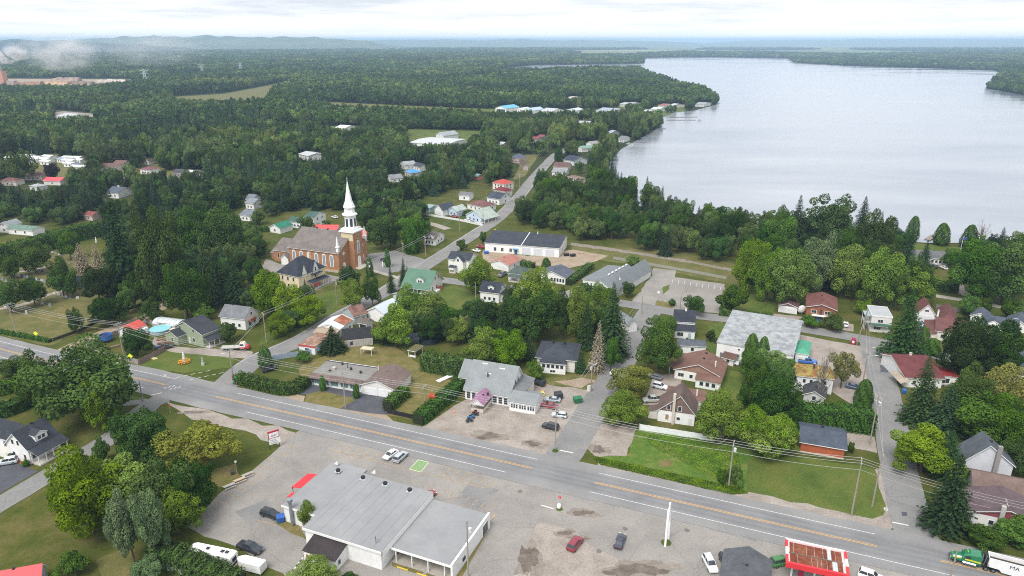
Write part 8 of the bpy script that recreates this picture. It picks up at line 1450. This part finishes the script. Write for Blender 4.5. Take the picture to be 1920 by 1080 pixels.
g = G(1105, 733); o = empty('utility_box', 'white utility box at the foot of the pole near the dead spruce', 'box', (g.x, g.y, 0), .4); MB().box(-.5, .5, -.4, .4, 0, 1.6).obj('cabinet', TRIM, o); MB().box(-.52, .52, -.42, .42, 1.602, 1.68).obj('lid', plain('b8bcc0'), o)
g = G(725, 898); 
# docks and swim raft at the shore
for k, (p, q_, w, lb) in enumerate([((1250, 226), (1305, 226), 3, 'far one of the two long docks'), ((1255, 221), (1308, 220), 3, 'farthest long dock'), ((1228, 243), (1248, 242), 3, 'short dock below the cottages'), ((1210, 253), (1230, 252), 3, 'dock nearest the reed bank'), ((1300, 199), (1345, 193), 3, 'dock at the wooded point'), ((1192, 268), (1212, 268), 3, 'little dock before the boathouse'), ((1738, 452), (1750, 444), 3, 'wooden dock below the lakeside lawn')]):
    A, B = G(*p), G(*q_); d = B - A; o = empty('dock', 'wooden dock on the lake, ' + lb, 'dock', (A.x, A.y, 0), math.atan2(d.y, d.x), 'docks'); L = d.length
    for j in range(max(2, int(L / 4))): n_ = max(2, int(L / 4)); MB().box(L * j / n_ + .05, L * (j + 1) / n_ - .05, -w / 2, w / 2, .6, .8).obj('deck_board', plain('8a8078', .9), o); MB().tube((L * (j + .5) / n_, -w * .4, -.5), (L * (j + .5) / n_, -w * .4, .6), .12).obj('pile', plain('5a524a', .9), o)
A, B = G(1738, 447), G(1750, 446); o = empty('swim_raft', 'narrow dark blue floating raft off the lakeside lawn', 'raft', (B.x, B.y, .3)); MB().box(-1, 8, -.8, .8, .1, .5).obj('deck', plain('2f5a78'), o); MB().box(-.8, 7.8, -.6, .6, -.05, .098).obj('float', plain('2a3038'), o)
for u, v, t in [(1347, 194, 'pale motor boat moored off the wooded point'), (1312, 227, 'small boat at the end of the long docks'), (1180, 272, 'blue rowing boat at the little dock')]:
    g = G(u, v); o = empty('moored_boat', t, 'boat', (g.x, g.y, .35)); MB().loft([[(x, -w, 1.0), (x, w, 1.0), (x, w * .5, 0), (x, -w * .5, 0)] for x, w in ((-3, 1.2), (0, 1.3), (2, .9), (3.4, .1))]).obj('hull', paint('e6ecf0'), o); MB().box(-1.5, .6, -.9, .9, 1.0, 1.9).obj('cabin', plain('8a9aa8'), o)
# yard clutter
def stack(label, u, v, hx, n, L, rz, name='plank_stack', cat='planks'):
    g = G(u, v); o = empty(name, label, cat, (g.x, g.y, .03), rz); rg = random.Random(u)
    for k in range(n): y = (k % 4) * .32 - .5; z = .1 + (k // 4) * .2; MB().box(-L / 2 + rg.uniform(-.3, .3), L / 2 + rg.uniform(-.3, .3), y, y + .28, z - .08, z + .1).obj('plank', plain(hx, .95, .9, .2), o)
stack('reddish stack of boards beside the pale green house', 312, 645, '7a5a4a', 12, 5, .2); stack('second stack of boards left of the pale green house', 306, 637, '8a6a54', 8, 4, .5); stack('pale planks lying on the grass by the reddish fence', 285, 672, 'c8bc8a', 4, 4, -.5); stack('pile of boards in the fenced yard corner', 212, 652, '8a7460', 10, 4, .7)
stack('stack of lumber behind the low rusty store', 690, 655, '8a8078', 8, 3, .1); stack('pallet stack at the end of the garage hall yard', 1092, 475, 'a89880', 8, 3, .3); stack('grey boards behind the maroon-roofed house', 1780, 722, '9a948c', 8, 4, .2)
car('pickup', '3c3a3a', 'rusty dark wrecked pickup beside the reddish fence', (303, 656), (318, 652)); car('sedan', '6a7078', 'grey car in the drive of the steep brown house', (1236, 712), (1220, 708)); car('suv', 'd8dcde', 'white truck behind the bungalow beside the warehouse shed', (1367, 681), (1378, 684))
# ---------------------------------------------------------------- far left: sawmill, pylons, smoke
s = Bld('sawmill', 'distant sawmill with reddish brick stacks beside log piles', 'factory', (-30, 162), (20, 162), (24, 150), 0.1); L, D = s.L, s.D
s.box('mill_hall', 0, L * .6, 0, 30, 0, 22, plain('b8907c', .8)); s.box('mill_roof', -1, L * .6 + 1, -1, 31, 22.1, 23.5, plain('8a8a8c')); s.box('silo_block', L * .62, L * .78, 0, 14, 0, 32, plain('c09078', .8)); s.box('conveyor_house', L * .8, L * 1.1, 4, 16, 0, 12, plain('a89a92'))
for x in (.3, .7): s.part('chimney_stack', MB().tube((L * x, 8, 20), (L * x, 8, 44), 2.2, 1.6, 10), plain('8a8684'))
for k, (u0, u1, v, h) in enumerate([(35, 80, 160, 8), (85, 130, 158, 7), (135, 175, 157, 6), (180, 240, 154, 7), (100, 150, 152, 9), (30, 100, 166, 6)]):
    A, B = G(u0, v), G(u1, v); rg = random.Random(k); n = 14
    tag(MB().loft([[(A.x + (B.x - A.x) * i / n, A.y - 12, 0), (A.x + (B.x - A.x) * i / n, A.y + 12, 0), (A.x + (B.x - A.x) * i / n, A.y + 5, h * rg.uniform(.6, 1.1)), (A.x + (B.x - A.x) * i / n, A.y - 5, h * rg.uniform(.6, 1.1))] for i in range(n + 1)]).obj('log_pile', plain(['9a7a64', 'b8987c', '8a7468', 'c8bcb0', 'a08c80', '94786a'][k], 1, .8, .3, .1)), 'long low log pile in the distant mill yard, %s from the left' % ['first', 'third', 'fifth', 'sixth', 'fourth', 'second'][k], 'log pile', 'log piles in the mill yard')
for k, (u, v) in enumerate([(274, 158), (380, 142), (452, 138)]):
    g = G(u, v); o = empty('transmission_tower', 'lattice power pylon above the far woods, %s of three' % ['leftmost and nearest', 'middle one', 'rightmost'][k], 'pylon', (g.x, g.y, 0), .4, 'power pylons'); ST = plain('c8d0d8', .5)
    m = MB()
    for sx in (-1, 1):
        for sy in (-1, 1): m.tube((sx * 4, sy * 4, 0), (sx * 1.2, sy * 1.2, 30), .45, None, 4)
    for j in range(6):
        z0, z1 = j * 5, j * 5 + 5; a0, a1 = 4 - 2.8 * z0 / 30, 4 - 2.8 * z1 / 30
        for sy in (-1, 1): m.tube((-a0, sy * a0, z0), (a1, sy * a1, z1), .3, None, 4).tube((a0, sy * a0, z0), (-a1, sy * a1, z1), .3, None, 4)
    m.obj('lattice', ST, o)
    for z in (24, 30): MB().tube((-9, 0, z), (9, 0, z), .4, None, 4).tube((-9, 0, z), (0, 0, z + 2.5), .3, None, 4).tube((9, 0, z), (0, 0, z + 2.5), .3, None, 4).obj('crossarm', ST, o)
def smoke_mat(key, dens, anis=.2, wisps=False):
    m = bpy.data.materials.new(key); m.use_nodes = True; nt = m.node_tree; nt.nodes.clear(); out = nt.nodes.new('ShaderNodeOutputMaterial'); pv = nt.nodes.new('ShaderNodeVolumePrincipled')
    pv.inputs['Color'].default_value = (.97, .98, 1.0, 1); pv.inputs['Density'].default_value = dens; pv.inputs['Anisotropy'].default_value = anis; nt.links.new(pv.outputs[0], out.inputs['Volume'])
    if wisps:   # torn wisps that thin out towards the edge of the plume
        tc_ = nt.nodes.new('ShaderNodeTexCoord'); mp = nt.nodes.new('ShaderNodeMapping'); mp.inputs['Location'].default_value = (-1, -1, -1); mp.inputs['Scale'].default_value = (2, 2, 2); nt.links.new(tc_.outputs['Generated'], mp.inputs[0])
        ln = nt.nodes.new('ShaderNodeVectorMath'); ln.operation = 'LENGTH'; nt.links.new(mp.outputs[0], ln.inputs[0]); n = noise(nt, mp.outputs[0], 2.2, 4, .6)
        a = nt.nodes.new('ShaderNodeMapRange'); a.inputs['From Min'].default_value = 1.0; a.inputs['From Max'].default_value = .25; nt.links.new(ln.outputs['Value'], a.inputs['Value'])
        b = nt.nodes.new('ShaderNodeMapRange'); b.inputs['From Min'].default_value = .42; b.inputs['From Max'].default_value = .75; b.inputs['To Max'].default_value = dens; nt.links.new(n, b.inputs['Value'])
        c = nt.nodes.new('ShaderNodeMath'); c.operation = 'MULTIPLY'; nt.links.new(a.outputs[0], c.inputs[0]); nt.links.new(b.outputs[0], c.inputs[1]); nt.links.new(c.outputs[0], pv.inputs['Density'])
    return m
def puff(m, c, r, seed):
    rg = random.Random(seed); n1, n2 = 12, 8; rings = []
    for j in range(1, n2):
        th = math.pi * j / n2; rings.append([(c[0] + r[0] * math.sin(th) * math.cos(2 * math.pi * i / n1) * rg.uniform(.8, 1.15), c[1] + r[1] * math.sin(th) * math.sin(2 * math.pi * i / n1) * rg.uniform(.8, 1.15), c[2] - r[2] * math.cos(th) * rg.uniform(.85, 1.1)) for i in range(n1)])
    m.loft(rings)
m1, m2 = MB(), MB(); P0 = G(8, 158)
for k, (dx, dz, r) in enumerate([(-8, 50, 16), (16, 60, 22), (46, 72, 28)]): puff(m1, (P0.x + dx, P0.y, dz), (r, r, r * .8), k)
o = m1.obj('smoke_plume', smoke_mat('thick_smoke', .25, .2, True)); o['kind'] = 'stuff'; tag(o, 'white smoke puff rising from the distant mill stack', 'smoke')
puff(m2, (P0.x + 130, P0.y + 20, 72), (100, 60, 52), 11)
o = m2.obj('smoke_plume', smoke_mat('thin_smoke', .045, .2, True)); o['kind'] = 'stuff'; tag(o, 'thin smoke drifting right over the mill yard', 'smoke')
m3 = MB(); puff(m3, (P0.x + 330, P0.y + 40, 80), (150, 90, 50), 13); o = m3.obj('smoke_plume', smoke_mat('faint_smoke', .012, .2, True)); o['kind'] = 'stuff'; tag(o, 'faint smoke haze drifting over the woods beyond the mill', 'smoke')

# ---------------------------------------------------------------- plant the trees
for row in NEAR.strip().split('\n'):
    for t in row.split('|'):
        a = t.split(); tree_box(a[0], *map(float, a[1:5]))
build_forest()
# say which tree is which: by kind, by the nearest landmark, and by order from the left
LANDMARKS += [('the cemetery', *G(110, 540)[:2]), ('the lake shore', *G(1560, 450)[:2]), ('the railway verge', *G(1250, 480)[:2]), ('the left foreground road', *G(120, 880)[:2]), ('the camper trailers', *G(330, 1040)[:2]), ('the winding street', *G(1000, 350)[:2]),
              ('the cemetery lane', *G(330, 540)[:2]), ('the trailer park', *G(110, 320)[:2]), ('the highway meadow', *G(1380, 860)[:2]), ('the side street', *G(1130, 600)[:2]), ('the lakeside drive', *G(1860, 520)[:2]), ('the highway crossing', *G(180, 740)[:2])]
groups = {}
for root, k, x, y, rw, h in TREES:
    lm = min(LANDMARKS, key=lambda q: (q[1] - x) ** 2 + (q[2] - y) ** 2)[0]; groups.setdefault((k, lm), []).append((proj((x, y, h * .5))[0], root, h))
CATS = {'s': 'shrub'}
for (k, lm), lst in groups.items():
    lst.sort(key=lambda q: q[0]); tx = KIND_TEXT[k][1]
    for i, (u, root, h) in enumerate(lst):
        if len(lst) == 1: lb = f'{tx} near {lm}'
        elif i < 20: lb = f'{tx} near {lm}, {ORD[i]} from the left'
        else: lb = f'{tx} near {lm}, {ORD[min(19, len(lst) - 1 - i)]} from the right'
        tag(root, lb, CATS.get(k, 'tree'), KIND_TEXT[k][1] + 's of the town')

# ---------------------------------------------------------------- the air
hz = MB().box(-47000, 47000, -3500, 47000, -2.0, 150.0).obj('haze', None or smoke_mat('haze_air', HAZE, .0)); hz['kind'] = 'stuff'; tag(hz, 'thin pale summer haze over the whole landscape', 'haze')
hz.data.materials[0].node_tree.nodes['Principled Volume'].inputs['Color'].default_value = (.52, .72, .97, 1)
